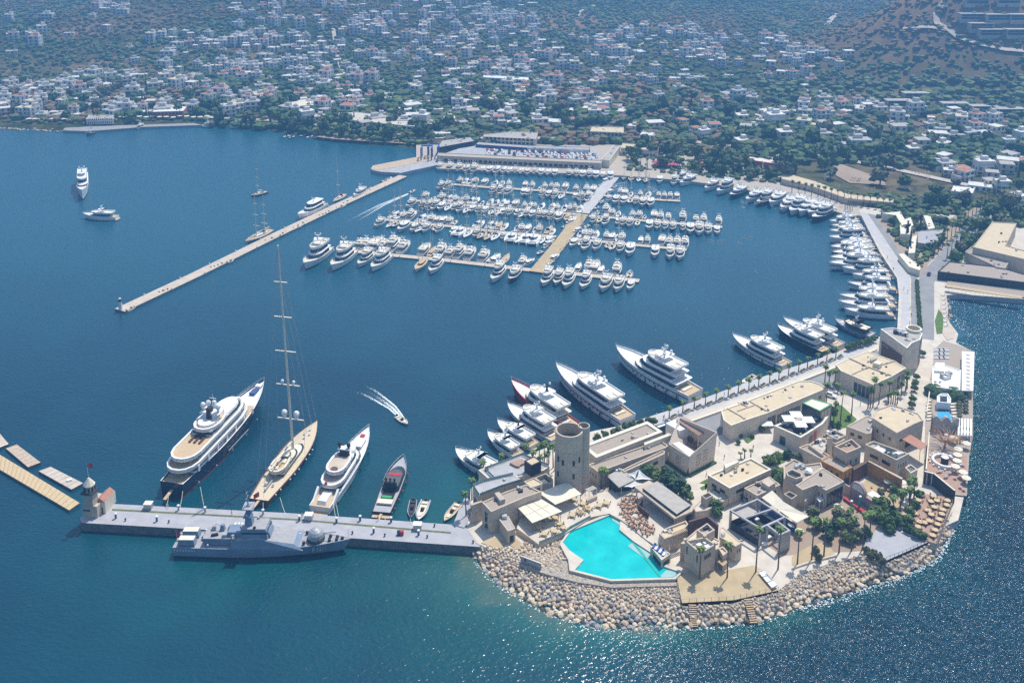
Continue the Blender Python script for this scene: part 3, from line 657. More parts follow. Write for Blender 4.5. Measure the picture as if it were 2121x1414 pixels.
MB().add([(-L*.335, .3, 6.2), (-L*.345, .3, 8.0), (-L*.36, .9, 7.4), (-L*.36, .9, 6.2)], [[0,1,2,3]], 'red').build('ensign', o)
rails(o, r, 4.0, .7, .8); fenders(o, r, 4, 'black', 2.2, side=(-1,))
# dark express yacht
o = boat('express_yacht', "dark grey open yacht with a red roof band and red fenders at the pier", 'motor yacht', (790,1064), (836,945), lambda o, L, B: None, 1.2, 2.4); L = place(790,1064,836,945,1.2,2.4)[2]; Bm = 7.6
r = make_hull(o, L, Bm, 2.6, 'black', 'deckgrey', 'navy', sternb=.86, fine=2.2, n=13, bowup=.3)
tier(o, -L*.13, L*.34, Bm*.41, 2.0, 3.9, 'charcoal', rf=3.0, ra=0, win=(.15,.85)); MB().box((L*.08, 0, 3.92), (1.4, Bm*.6, .08), 'red').build('roof_band', o)
MB().box((-L*.12, 0, 3.95), (1.2, Bm*.62, 1.1), 'black', 0, .9).build('radar_arch', o); mb = MB()
for y in (-1.5, 0, 1.5): domes(mb, -L*.11, y, 5.9, .45, 'black')
mb.build('radar_dome', o); MB().box((-L*.235, 0, 2.05), (L*.2, Bm*.58, .1), 'black').build('cockpit', o); MB().box((-L*.34, 0, 2.1), (2.4, Bm*.7, .5), 'cream').build('sunbed', o); MB().box((-L*.27, 0, 2.3), (1.2, 3.4, .5), 'green_awn').build('towel', o)
fenders(o, r, 5, 'red', 1.4, side=(-1,)); rails(o, r, 2.6, .5, .7); MB().box((-L*.52, 0, .7), (2.2, Bm*.8, .3), 'teak').build('swim_platform', o); gangway(o, L, 2.4)
G_ = "tenders moored at the pier"
boat('tender', "dark slim tender nearest the open grey yacht at the pier", 'tender', (856,1036), (850,1072), tender, .5, .8, B=2.8, group=G_, m='white', inner='cloth_dark', cons='black')
boat('tender', "grey inflatable tender, the wider of the pair side by side at the pier", 'tender', (882,1037), (866,1077), tender, .5, .8, B=3.4, group=G_, m='metal', inner='cream', rib=True)
boat('tender', "tan tender lying in the pier's corner beside the small jetty", 'tender', (950,1042), (920,1079), tender, .5, .8, B=3.2, group=G_, m='cream', inner='teak')
# warship alongside
loc, rz, L = place(366, 1120, 727, 1112, 3.0, 5.0)
o = thing('patrol_warship', "blue-grey naval patrol ship with domed bow gun moored along the pier", 'warship', loc, None, rz, True); Bm = 9.2
r = make_hull(o, L, Bm, 4.6, 'naval', 'naval_deck', 'black', sternb=.86, fine=1.9, bowup=.22, n=17, bul=.02, rake=.045)
mb = MB(); zz = 3.6; MB().box((L*.0, 0, 6.85), (6, 5, 1.2), 'naval', 0, .8).build('deckhouse', o); MB().box((-L*.14, 0, 6.0), (7, 4.6, 1.9), 'naval', 0, .85).build('deckhouse', o)      # raised full width midship block
pts = [(-L*.17, Bm*.5), (L*.19, Bm*.5), (L*.19, -Bm*.5), (-L*.17, -Bm*.5)]
mb.add([(-L*.17,-Bm*.495,3.3),(L*.24,-Bm*.485,3.3),(L*.24,Bm*.485,3.3),(-L*.17,Bm*.495,3.3),(-L*.165,-Bm*.42,6.0),(-L*.02,-Bm*.41,6.9),(L*.185,-Bm*.36,4.9),(L*.185,Bm*.36,4.9),(-L*.02,Bm*.41,6.9),(-L*.165,Bm*.42,6.0)],
       [[0,1,6,5,4],[3,9,8,7,2],[0,4,9,3],[1,2,7,6]], 'naval'); mb.poly([(-L*.165,-Bm*.42,6.0),(-L*.02,-Bm*.41,6.9),(-L*.02,Bm*.41,6.9),(-L*.165,Bm*.42,6.0)], 'naval_deck')
mb.poly([(-L*.02,-Bm*.41,6.9),(L*.185,-Bm*.36,4.9),(L*.185,Bm*.36,4.9),(-L*.02,Bm*.41,6.9)], 'naval_deck'); mb.build('superstructure', o)
mb = MB(); mb.box((-L*.035, 0, 6.6), (8.5, 6.6, 2.6), 'naval', 0, .88); w = MB(); w.box((-L*.035, 0, 8.0), (8.2, 6.2, .6), 'glass', 0, .97); b_ = mb.build('bridge', o); w.build('window', b_)
MB().box((-L*.035, 0, 9.21), (7.2, 5.6, .5), 'naval_deck').build('bridge_roof', o)
mb = MB(); mb.box((-L*.075, 0, 9.3), (2.6, 2.6, 7.2), 'naval', 0, .45); mb.box((-L*.075, 0, 15.8), (3.2, 4.2, .3), 'naval_deck'); mb.box((-L*.075, 0, 13.5), (2.2, 5.8, .25), 'naval')
for z_, y_ in ((14.2, 2.4), (14.2, -2.4)): mb.ball((-L*.075, y_, z_), .45, 'deckgrey', 1, 6, 4)
mb.tube((-L*.075, 0, 16), (-L*.085, 0, 22), .25, .06, 'naval', 5); mb.box((-L*.08, 0, 19), (.2, 2.6, .15), 'naval'); mb.box((-L*.08, 0, 20.6), (.2, 1.4, .12), 'naval'); mb.build('radar_mast', o)
gb = MB(); gb.ball((L*.30, 0, 5.5), 2.6, 'metal', 1.0, 14, 8); gb.cyl((L*.30, 0, 4.45), 2.9, .35, 'dark', 14); gm = gb.build('gun_turret', o, smooth=False); MB().tube((L*.33, 0, 6.3), (L*.415, 0, 6.9), .16, .12, 'naval', 6).build('gun_barrel', gm)
for y in (1.9, -1.9):
    mb = MB(); mb.box((-L*.425, y*1.1, 3.9), (5.6, 2.6, 1.9), 'naval', 0, .85); mb.box((-L*.425, y*1.1, 5.82), (4.9, 2.2, .06), 'cream'); mb.build('launcher_box', o)
mb = MB(); mb.box((-L*.245, 0, 3.8), (9, 5.6, 2.3), 'naval'); mb.box((-L*.245, 0, 6.12), (9.6, 5.9, .12), 'naval_deck'); mb.build('aft_deckhouse', o)
mb = MB(); mb.box((-L*.24, 1.5, 6.3), (1.6, 1.6, 1.8), 'naval', 0, .6); mb.tube((-L*.24, 1.5, 7.6), (-L*.28, 1.5, 8.4), .1, .08, 'naval', 5); mb.build('aft_gun', o)
for k, (x, y, z, a, b, h) in enumerate(((-.19,1.8,6.2,2.2,1.4,1.2),(-.21,-1.9,6.2,1.8,1.2,1.0),(-.29,1.6,6.2,1.4,1.4,1.4),(-.27,-1.5,6.2,2.4,.8,.8),(-.01,1.2,8.0,1.2,1.2,1.6),(-.005,-1.3,8.0,1.0,1.0,1.2),(-.105,0,6.9,2.2,3.6,1.6),(-.035,2.4,9.2,.8,.8,1.1),(-.035,-2.4,9.2,.8,.8,1.1),(.02,0,7.6,1.6,1.6,1.5),(-.33,0,3.8,1.5,3,1.0),(-.16,2.6,6.0,1.0,1.0,1.3),(-.16,-2.6,6.0,1.0,1.0,1.3))): MB().box((L*x, y, z), (a, b, h), ('naval','deckgrey','naval_deck','dark','steel')[k % 5], .1*k, .8).build('deck_equipment', o)
for x, y in ((-.45,3.2),(-.35,3.6),(-.3,-3.6),(-.2,3.4),(.2,2.2)): MB().ball((L*x, y, 4.4), .35, 'white', 1, 6, 4).build('float', o)
for k in range(4): MB().tube((-L*(.12+.02*k), 3.2, 6.6), (-L*(.12+.02*k), 4.3, 6.6), .35, .35, 'white', 8).build('life_raft', o)
for x, y in ((-.33,2),(-.32,-2.2),(.38,1),(.38,-1),(.42,.6),(.42,-.6),(.24,2.5),(.24,-2.5),(.45,0),(-.15,-3.6),(-.10,3.5)): MB().box((L*x, y, 4.3 if x > 0 else (3.9 if x < -.2 else 6.3)), (.9, .7, .8), 'dark' if x > 0 else 'deckgrey').build('deck_fitting', o)
for a, b in ((L*.19, L*.40),):
    mb = MB()
    for sg in (1, -1):
        for k in range(14):
            q = r[9+k//2] if 9+k//2 < 17 else r[16]; mb.tube((q[0]+(k % 2)*1.4, sg*q[2]*.96, q[4]), (q[0]+(k % 2)*1.4, sg*q[2]*.96, q[4]+1), .035, .035, 'steel', 3, False)
    mb.build('guard_rail', o)
MB().add([(-L*.495, 0, 4.2), (-L*.50, 0, 6.9), (-L*.47, .1, 5.4), (-L*.478, .1, 4.0)], [[0,1,2,3]], 'red').build('ensign', o)
MB().tube((-L*.495, 0, 3.6), (-L*.50, 0, 7.2), .06, .04, 'white', 4).build('flagstaff', o); MB().tube((L*.485, 0, 5), (L*.485, 0, 8), .06, .04, 'dark', 4).build('jackstaff', o)
def text(s, name, parent, loc, rot, size, m, ext=.02):
    c = bpy.data.curves.new(name, 'FONT'); c.body = s; c.size = size; c.extrude = ext; c.align_x = 'CENTER'; c.align_y = 'CENTER'; c.materials.append(MATS[m])
    tq = bpy.data.objects.new(name, c); COL.objects.link(tq); bpy.context.view_layer.update()
    me = bpy.data.meshes.new_from_object(tq.evaluated_get(bpy.context.evaluated_depsgraph_get())); bpy.data.objects.remove(tq)
    q = bpy.data.objects.new(name, me); COL.objects.link(q); q.location = loc; q.rotation_euler = rot
    if parent is not None: q.parent = parent
    return q
text("P U S A K A L E", 'name_lettering', o, (-L*.43, -Bm*.445, 2.75), (R(84), 0, 0), 1.05, 'white', .06)
text("P 1211", 'hull_number', o, (L*.33, -Bm*.335, 2.9), (R(72), 0, R(17)), 1.7, 'deckgrey', .06)
# mooring lines from the big yachts to the pier
for i, (u0, v0, u1, v1) in enumerate(((380,1005,372,1057), (415,1008,425,1060), (350,1018,345,1050), (545,1040,545,1064), (580,1030,592,1066), (648,1058,620,1078), (690,1040,697,1080), (697,1045,704,1082), (795,1070,806,1082), (850,1073,850,1084), (866,1078,866,1086))):
    a, b = P(u0, v0, 3.2), P(u1, v1, 3.1); o = thing('mooring_line', f"pale mooring rope running down to the stone pier, {nth(i+1)} from left", 'rope', tuple(b), 'mooring ropes at the pier'); m_ = a.lerp(b, .5)-Vector((0,0,.5)); mb = MB(); mb.tube(tuple(a), tuple(m_), .07, .07, 'cream', 4, False); mb.tube(tuple(m_), tuple(b), .07, .07, 'cream', 4, False); mb.build('rope', o)
# ---------- the row east of the tower ----------
y = motoryacht
boat('superyacht', "biggest white yacht of the south quay, four decks and clustered domes, bow to the harbour", 'superyacht', (1440,828), (1275,718), y, 1, 6.5, B=11, tiers=3, big=True, fend=6, dome='white', stripe='glass')
boat('superyacht', "long white superyacht with dark side windows left of the biggest quay yacht", 'superyacht', (1300,880), (1151,757), y, 1, 6, B=9.5, tiers=2, big=True, fend=6, dome='white', stripe='glass')
boat('motor_yacht', "yacht with a red hull stripe and black mast behind the round stone tower", 'motor yacht', (1187,895), (1058,790), y, 1, 5, B=8.2, tiers=2, hm='red', boot='darkwood', mastm='black', dome='white', roofm='cream', fend=3)
boat('motor_yacht', "white yacht second from the red-striped one, open round aft deck", 'motor yacht', (1155,915), (1051,834), y, 1, 4.5, B=7.5, tiers=2, mastm='white', fend=2, stripe='glass')
boat('motor_yacht', "white yacht with dark cabin and black helm tops beside palms near the tower", 'motor yacht', (1108,925), (1030,866), y, 1, 3.8, B=6.2, tiers=1, top='white', mastm='black', hm='white')
boat('motor_yacht', "white flybridge yacht with a small flag aft, moored above the glass-railed terrace", 'motor yacht', (1075,945), (1010,890), y, 1, 3.5, B=5.6, tiers=1, mastm='white')
boat('motor_yacht', "dark-hulled white-topped yacht outermost left by the stone restaurant", 'motor yacht', (1030,985), (943,925), y, 1, 3.8, B=7, tiers=1, hm='white', boot='navy', stripe='navy', fend=4)
boat('motor_yacht', "white yacht alone midway along the palm quay, flat awning aft", 'motor yacht', (1630,762), (1517,690), y, 1, 5, B=8, tiers=2, fend=4, stripe='glass')
boat('motor_yacht', "navy-hulled yacht with white top beside the masted white one", 'motor yacht', (1712,732), (1609,670), y, 1, 4.6, B=7.6, tiers=2, hm='navy', fend=3)
boat('motor_yacht', "white yacht with tall white radar mast behind the navy-hulled one", 'motor yacht', (1742,722), (1622,657), y, 1, 4.8, B=7.6, tiers=2, big=True, dome='white')
boat('motor_yacht', "dark grey hulled explorer yacht at the causeway corner", 'motor yacht', (1808,697), (1729,655), y, 1, 4, B=7.5, tiers=1, hm='naval', dm='deckgrey', top='dark', boot='red', fend=4)
for i, (c, lb, kw) in enumerate([((1855,668),(1742,633),) + ("white yacht lying third from the causeway's south corner",) + ({},) if False else (((1852,660),(1748,640)), "grey-decked yacht just above the dark explorer yacht", dict(tiers=1, top='white', roofm='deckgrey'))]): pass
east = [((1850,655),(1748,637),dict(tiers=1,top='white',roofm='deckgrey')), ((1853,637),(1736,624),dict(tiers=2)), ((1850,622),(1738,611),dict(tiers=2)),
 ((1855,602),(1755,583),dict(tiers=2,stripe='glass')), ((1845,573),(1765,565),dict(tiers=1)), ((1832,560),(1744,552),dict(tiers=2)),
 ((1822,545),(1717,546),dict(tiers=2,stripe='glass')), ((1815,530),(1720,535),dict(tiers=2)), ((1808,518),(1722,524),dict(tiers=2,hm='navy')), ((1803,508),(1720,512),dict(tiers=1)),
 ((1796,492),(1716,490),dict(tiers=2)), ((1788,478),(1718,476),dict(tiers=1)), ((1782,466),(1722,464),dict(tiers=1)), ((1775,455),(1718,456),dict(tiers=1))]
for i, (st, bw, kw) in enumerate(east):
    tr = {True:'two-tier', False:'low'}[kw['tiers'] == 2]; cl = 'navy-hulled' if kw.get('hm') else 'white'
    boat('motor_yacht', f"{cl} {tr} yacht stern-to the long causeway, {nth(i+1)} from its south end", 'motor yacht', st, bw, y, 1, 4, bl=.235, group='yachts stern-to the causeway', **kw)
ne = [((1725,437),(1682,453),dict(hm='navy')), ((1708,425),(1674,443),{}), ((1684,420),(1656,442),{}), ((1666,420),(1637,440),{}), ((1648,415),(1618,433),{}), ((1625,405),(1594,422),{}),
 ((1600,408),(1568,420),dict(hm='navy')), ((1580,402),(1545,414),{}), ((1546,393),(1512,405),dict(hm='navy')), ((1518,385),(1485,397),{}), ((1488,380),(1460,390),{}), ((1442,370),(1408,379),{}), ((1420,366),(1404,373),{})]
for i, (st, bw, kw) in enumerate(ne):
    boat('motor_yacht', f"{'navy-hulled' if kw.get('hm') else 'white'} yacht moored bow-out along the north-east shore, {nth(i+1)} from its right end", 'motor yacht', st, bw, y, 1, 3.2, bl=.25, group='yachts along the north-east shore', tiers=1 if i % 3 else 2, **kw)
# ---------- out in the bay and on the floating breakwater ----------
boat('motor_yacht', "white motor yacht at anchor seen bow-on in the open bay", 'motor yacht', (173,370), (171,409), y, 1, 3, B=7.5, tiers=2, seats=False)
boat('motor_yacht', "white yacht with blue awning lying side-on in the open bay", 'motor yacht', (243,452), (171,443), y, 1, 3, B=6.2, tiers=1, top='white', roofm='cloth_blue')
boat('sailing_yacht', "dark-hulled single-masted yacht sailing beyond the floating breakwater", 'sailing yacht', (553,396), (519,404), sailboat, 1, 1.5, B=5, mast=1.75, hm='dark', cover='cream', spread=3, rad=1.6)
boat('sailing_yacht', "cream two-masted ketch on the outer side of the floating breakwater", 'sailing yacht', (562,476), (508,499), sailboat, 1, 2, B=7, mast=1.15, cover='cream', two=True, hm='cream', rad=1.6, spread=3)
boat('passenger_boat', "white excursion boat with a sculpted sail-like upperworks on the floating breakwater", 'boat', (672,425), (617,450), y, 1, 2.5, B=7, tiers=2, fly=False)
boat('sailing_yacht', "sailing yacht with red sail covers moored on the floating breakwater", 'sailing yacht', (715,402), (690,417), sailboat, 1, 1.5, B=4.4, mast=1.6, cover='red', rad=1.5)
boat('motor_boat', "white cabin cruiser with a red fender on the inner side of the floating breakwater", 'boat', (758,395), (732,406), y, .5, 2, B=4.5, tiers=1)
boat('speed_boat', "small white motorboat throwing a wake in the middle of the harbour", 'speedboat', (822,862), (845,878), tender, .4, .8, B=2.8, m='white')
boat('speed_boat', "small boat speeding left of the marina rows with a long wake", 'speedboat', (848,400), (860,393), tender, .4, .8, B=2.6, m='white')
boat('motor_boat', "small dark and white motorboat off the end of the bay mole", 'boat', (195,275), (178,278), y, .5, 1.5, B=4, tiers=1, hm='navy')
boat('motor_boat', "small white motorboat just off the middle of the bay mole", 'boat', (297,262), (283,266), y, .5, 1.5, B=3.6, tiers=1)
boat('motor_boat', "left one of two white boats off the bay's green shore", 'boat', (441,259), (418,262), y, .5, 1.5, B=4.5, tiers=1)
boat('motor_boat', "right one of two white boats off the bay's green shore", 'boat', (500,260), (476,264), y, .5, 1.5, B=4.5, tiers=1)
for i, (a, b, c, d, m) in enumerate([(330,607,345,601,'metal'),(340,604,356,598,'white'),(437,556,452,551,'cream'),(452,551,468,544,'cloth_blue'),(470,545,485,538,'metal'),(550,500,578,490,'red'),(580,490,592,480,'darkwood'),(608,474,627,468,'metal'),
      (618,468,638,458,'white'),(662,448,676,443,'cream'),(675,443,688,436,'dark'),(697,432,718,424,'white'),(712,422,728,414,'red'),(758,396,776,394,'cream'),(765,391,780,386,'metal'),(790,378,802,371,'red'),(800,374,812,367,'cream'),(262,645,282,634,'cream')]):
    nm = {'metal':'grey','white':'white','cream':'cream','cloth_blue':'blue','red':'red','darkwood':'brown','dark':'black'}[m]
    boat('work_boat', f"small {nm} boat tied inside the floating breakwater, {nth(i+1)} counted from the white light's end" if i < 17 else "long cream tender tied beside the small white light tower", 'boat', (a, b), (c, d), tender, .3, .6, B=3, m=m, inner='cream', group='small boats inside the breakwater')
for i, (u, v, m) in enumerate([(574,270,'red'),(592,283,'cream'),(602,285,'blue'),(625,281,'blue'),(640,284,'white'),(655,285,'metal'),(672,286,'white'),(690,288,'cream'),(706,290,'navy'),(722,291,'white'),(738,292,'blue'),(754,294,'red'),(770,295,'white'),(786,297,'white'),(802,298,'cream'),(30,262,'white'),(75,266,'cream'),(110,268,'blue'),(330,259,'white'),(360,257,'navy'),(520,263,'white'),(545,266,'cream'),(818,299,'navy'),(833,301,'white')]):
    nm = {'metal':'grey','white':'white','cream':'cream','blue':'blue','red':'red','navy':'dark blue'}[m]
    boat('fishing_boat', f"{nm} fishing boat along the town shore, {nth(i+1)} from the left", 'boat', (u+9, v-2), (u-6, v+1), tender, .3, 1, B=3.4, m=m, inner='cream', group='boats along the town shore')
for i, (u, v) in enumerate([(1480,838),(1490,830),(1545,787),(1556,780)]):
    boat('tender', f"small white boat at the palm quay, {nth(i+1)} from the left", 'tender', (u+8, v-2), (u-7, v+6), tender, .3, .8, B=3, group='small white boats at the palm quay')
# ---------- marina pontoons with prototypes ----------
def proto(fn, **k):
    o = thing('prototype', None, None, (0, -900, 0), None, 0, True); fn(o, 1 and k.pop('L'), **k); return o
PR = {'m1': proto(y, L=15, B=4.6, tiers=1, seats=True, dm='cream'), 'm2': proto(y, L=17, B=5.0, tiers=1, hard=False, stripe='glass', dm='cream'), 'm3': proto(y, L=15, B=4.6, tiers=1, roofm='dark', mastm='dark', dm='cream'), 'm4': proto(y, L=20, B=5.6, tiers=2, dm='cream'), 'm5': proto(y, L=15, B=4.5, tiers=1, fly=False, stripe='cloth_blue', dm='cream'),
      'm6': proto(y, L=16, B=4.8, tiers=1, hm='navy', dm='cream'), 's1': proto(sailboat, L=14, B=4.2, cover='blue', rad=1.7, mast=1.2, dm='white'), 's2': proto(sailboat, L=14, B=4.2, cover='cream', rad=1.7, mast=1.15, dm='white'), 's3': proto(sailboat, L=15, B=4.3, cover='cloth_dark', hm='navy', rad=1.7, mast=1.2), 'c1': proto(catamaran, L=14, B=7.4), 't1': proto(tender, L=8, B=2.8), 't2': proto(tender, L=7.5, B=2.8, m='metal', rib=True), 'g1': proto(gulet, L=22, B=6)}
LOOK = {'m1':'white flybridge motor yacht','m2':'white yacht with dark window stripe','m3':'white yacht with black arch','m4':'tall white motor yacht','m5':'low white cruiser','m6':'navy-hulled motor yacht','s1':'blue-covered sailboat','s2':'cream-covered sailboat','s3':'dark-hulled sailboat','c1':'white catamaran','t1':'small open boat','t2':'grey inflatable','g1':'wooden gulet'}
NAME = {'m':'motor_yacht','s':'sailing_yacht','c':'catamaran','t':'tender','g':'gulet'}; CAT = {'m':'motor yacht','s':'sailboat','c':'catamaran','t':'small boat','g':'gulet'}
def along(pl, u):
    for a, b in zip(pl, pl[1:]):
        if u <= b[0] or b is pl[-1]: 
            f = (u-a[0])/(b[0]-a[0]); return a[1]+(b[1]-a[1])*f
def pontoon(pl, w, label, m='pontoon', z=.7):
    W_ = [P(u, v, z) for u, v in pl]; o = thing('floating_pontoon', label, 'pontoon', (W_[0].x, W_[0].y, 0), 'marina pontoons')
    for i, (a, b) in enumerate(zip(W_, W_[1:])):
        d = (b-a).normalized(); n = Vector((-d.y, d.x, 0))*w/2; e = d*(.0 if i == 0 else 0)
        mb = MB(); mb.prism([(q.x, q.y) for q in (a-n+e, b-n, b+n, a+n+e)], -.5, z, 'concrete_dark', mtop=m); mb.build('walkway', o)
    mb = MB(); 
    for a, b in zip(W_, W_[1:]):
        k = int((b-a).length/10)
        for j in range(k):
            q = a.lerp(b, (j+.5)/k); d = (b-a).normalized(); n = Vector((-d.y, d.x, 0))*(w/2-.3)*(1 if j % 2 else -1); mb.box((q.x+n.x, q.y+n.y, z), (.4,.4,1.0), 'white')
    tag(mb.build('power_pedestal', o)); return o
rows = {'R1L': (qx(731,519.5, 812,528, 918,538, 1024,550, 1100,559), 'lowest left pontoon'), 'R1R': (qx(1121,560, 1190,566.5, 1324,581), 'lowest right pontoon'),
 'R2L': (qx(796,454, 843,460, 935,468.6, 1048,481.5, 1152,490), 'second left pontoon'), 'R2R': (qx(1190,494, 1224,498, 1316,507, 1380,513, 1422,517), 'second right pontoon'),
 'R3L': (qx(860,415, 935,422, 1070,433.5, 1128,438, 1202,444), 'third left pontoon'), 'R3R': (qx(1220,447, 1286,452, 1335,457, 1496,470), 'third right pontoon'),
 'R4L': (qx(932,381, 1001,387, 1100,393, 1177,399, 1232,404), 'fourth left pontoon'), 'R4R': (qx(1252,405, 1354,413, 1409,416), 'fourth right pontoon')}
for k, (pl, nm) in rows.items(): pontoon(pl, 3.6 if k[1] != '1' else 4.4, f"timber {nm} of the marina, boats on both sides" if k != 'R1L' else "lowest left pontoon of the marina holding the largest boats")
pontoon(qx(1111,563, 1165,498, 1206,443), 8.5, "wide sand-coloured lower half of the marina's diagonal central walkway", 'sand', .9); pontoon(qx(1207,441, 1278,358), 8.5, "wide grey upper half of the marina's diagonal central walkway", 'promenade', .9)
pontoon(qx(248,642, 400,571, 560,492, 700,425, 835,364), 7.2, "long floating breakwater running diagonally from the white light to the boatyard", 'pontoon', 1.0)
mrg = random.Random(11)
def moor(row, side, items, dist=2.6):
    pl, nm = rows[row] if row in rows else QUAY[row]; objs = []
    for it in items:
        u, kd = it[0], it[1]; ln = it[2] if len(it) > 2 else 1.0
        a = P(u, along(pl, u), .7); b = P(u+6, along(pl, u+6), .7); d = (b-a).normalized(); n = Vector((d.y, -d.x, 0))*(1 if side == 'near' else -1)
        pr = PR[kd]; L0 = {'m1':15,'m2':17,'m3':15,'m4':20,'m5':15,'m6':16,'s1':14,'s2':14,'s3':15,'c1':14,'t1':8,'t2':7.5,'g1':22}[kd]; sc = ln*mrg.uniform(.93, 1.07)
        o = dup(pr); o.name = NAME[kd[0]]; c = a+n*(dist+L0*sc/2); o.location = (c.x, c.y, 0); ang = math.atan2(n.y, n.x)+mrg.uniform(-.05, .05)
        o.rotation_euler = (0, 0, ang); o.scale = (sc, sc*mrg.uniform(.95, 1.05), sc); o['category'] = CAT[kd[0]]; o['group'] = f"boats on the {'near' if side == 'near' else 'far'} side of the {nm}"; o['_k'] = kd; objs.append(o)
    objs.sort(key=lambda o: o.location.x)
    for i, o in enumerate(objs): o['label'] = f"{LOOK[o['_k']]}, {nth(i+1)} from left on {side} side of {nm}"; del o['_k']
QUAY = {'N1': (qx(900,341, 1000,347, 1285,360), 'far boatyard quay'), 'N2': (qx(1290,362, 1420,372), 'quay below the red umbrellas')}
def L_(s): return [(float(a.split(':')[0]), a.split(':')[1], float(a.split(':')[2]) if a.count(':') > 1 else 1.0) for a in s.split()]
moor('R1L','near', L_('684:m4:1.55 735:m4:1.45 775:m4:1.05 808:m4:1.15 885:g1:.9 918:m4:1.05 1046:m4:1.05 1078:m6:1.2'))
moor('R1L','far', L_('733:m3 747:m1 764:m2:1.1 781:m1:1.05 800:m4:.95 824:m1:1.1 868:m2 884:g1:.65 902:m1:1.1 922:m1 940:m4:.85 962:m3:1.1 992:m1:1.1 1008:t1:1.2 1018:m5:.9 1036:g1:.7 1074:m1:.9'))
moor('R1R','near', L_('1142:m4:.95 1164:m4:.85 1186:m4:.95 1221:m4:.95 1262:m1:1.2 1288:m3:1.15 1311:m5:.85'))
moor('R1R','far', L_('1192:m5:.8 1214:m1:1 1226:m2:.9 1240:m5:.7 1272:m1:1 1300:t2:1.2'))
moor('R2L','near', L_('800:m1:.95 820:s2:.8 829:t2:1.3 848:m5:1.05 871:m2:.85 880:s1 893:m1:.9 908:t2:1.2 918:m3:.85 948:m5:.75 962:c1 980:s2 997:m1:.8 1008:s3 1022:s3 1036:s1 1048:m1:.7 1066:c1:1 1080:s2 1096:c1:1 1112:c1:1.1 1128:s2:.8 1142:m5:.8'))
moor('R2L','far', L_('802:s2 814:s1 826:m1:.8 840:m4:.8 862:s1 874:s2 886:m1:.8 898:m2:.7 910:m5:.8 924:m1:.7 934:t1 978:s1 986:s2:.9 1004:s2 1014:s1 1024:g1:.6 1036:s2 1066:s1 1076:m1:.75 1088:m5:.8 1104:s1 1112:m1:.8 1130:s3 1140:s2:.8'))
moor('R2R','near', L_('1196:m5:.9 1208:t1 1221:m4:.8 1242:m1:.95 1262:t2:1.1 1272:t1:1.3 1290:m1:.95 1311:m5:1.15 1361:m5:1.05 1392:m1:1.05 1412:m1:1.05'))
moor('R2R','far', L_('1196:s1 1206:m1:.75 1216:m3:.8 1228:s2 1252:m1:.8 1264:m5:.75 1276:s1 1284:m6:.8 1324:m5:.7 1338:m1:.8 1368:m2:.85 1384:m6:.8 1400:m1:.9 1416:m3:.95'))
moor('R3L','near', L_('862:m1:.9 884:m6:.7 897:m1:.85 912:m4:.75 924:m5:.9 936:s1:.9 950:m3:.8 962:m4:.75 976:s2 986:m5:.75 1000:m3:.85 1012:m5:.8 1026:s1 1038:s2 1050:m5:.8 1062:m1:.8 1078:m5:.8 1086:s1 1096:m1:.8 1108:m5:.8 1124:m3:.8 1134:m1:.8 1146:m1:.9 1164:m2:.95 1180:g1:.6 1192:s2'))
moor('R3L','far', L_('872:m3:.8 890:t1 906:m6:.8 918:s1 928:s2 938:m1:.75 948:s2 958:m3:.8 968:s1 978:s2 994:t2 1008:s2 1020:s1 1034:s2 1044:m5:.8 1054:s1 1062:m2:.8 1082:m1:.7 1092:s2 1102:m3:.7 1116:s1 1138:s2 1150:m1:.7 1164:s1 1176:m1:.8 1186:m4:.6 1196:s2'))
moor('R3R','near', L_('1232:m1:.8 1244:t1:1.2 1258:m4:.75 1284:m5:.7 1296:m1:.8 1310:m1:.85 1324:t1:1.1 1348:m5:.95 1364:m3:.9 1380:m1:.85 1396:m6:.85 1416:m3:.8 1432:m5:1.05 1450:m1:1.05 1468:m1:1.0 1486:m5:.9'))
moor('R3R','far', L_('1234:t2 1252:m4:.8 1266:m3:.75 1278:s2:.8 1306:m1:.7 1320:m3:.8 1332:t2 1352:m2:.9 1366:m1:.9 1382:m3:.85 1412:m6:1 1440:m3:.8 1456:m1:.9 1488:m1:.85'))
moor('R4L','near', L_('922:m1:.9 936:m4:.75 988:m3:.7 1026:m1:.95 1042:m4:.75 1058:m1:.95 1090:m5:.9 1100:m2:.8 1128:m1:.85 1142:m5:.8 1154:m1:.9 1168:s1 1196:m5:.7 1208:m1:.9 1224:m4:.75'))
moor('R4L','far', L_('946:m6:.7 956:s2 966:s1 978:m3:.8 998:m2:.8 1020:s1 1034:s2 1050:m1:.7 1084:m2:.8 1098:m1:.8 1116:t1 1124:m1:.75 1138:m4:.6 1148:m3:.8 1166:m2:.9 1188:m1:.8 1210:m6:.8 1224:m2:.9'))
moor('R4R','near', L_('1264:m1:.7 1280:m5:.95 1296:m5:.95 1308:t1:1.3 1320:m1:.8 1336:m2:.95 1350:m5:1'))
moor('R4R','far', L_('1282:m1:.8 1292:m2:.7 1304:s1:.8 1324:m1:.7 1340:s2:.9 1364:m3:.75 1376:m6:.7 1388:m3:.75 1402:m2:.75'))
moor('N1','near', L_('917:m1:.95 938:m1:1 957:m1:.95 973:m2:.9 988:m1:1 1004:m5:.8 1018:m5:1 1033:m5:1.05 1047:m5:1 1059:m5:.85 1071:m1:.85 1083:m5:.9 1096:m2:.85 1110:m1:.85 1124:m5:1 1138:m5:.9 1152:m5:1 1181:m6:.85 1196:m1:.9 1209:m5:1 1223:m1:1 1236:m5:1 1250:m5:.8 1266:m5:1'), 1.5)
moor('N2','near', L_('1296:g1:.6 1311:g1:.65 1327:s2 1341:s3 1369:m5:.95 1399:m4:.8'), 1.5)
sp = [(1111,563),(1165,498),(1206,443),(1278,358)]; k = 0
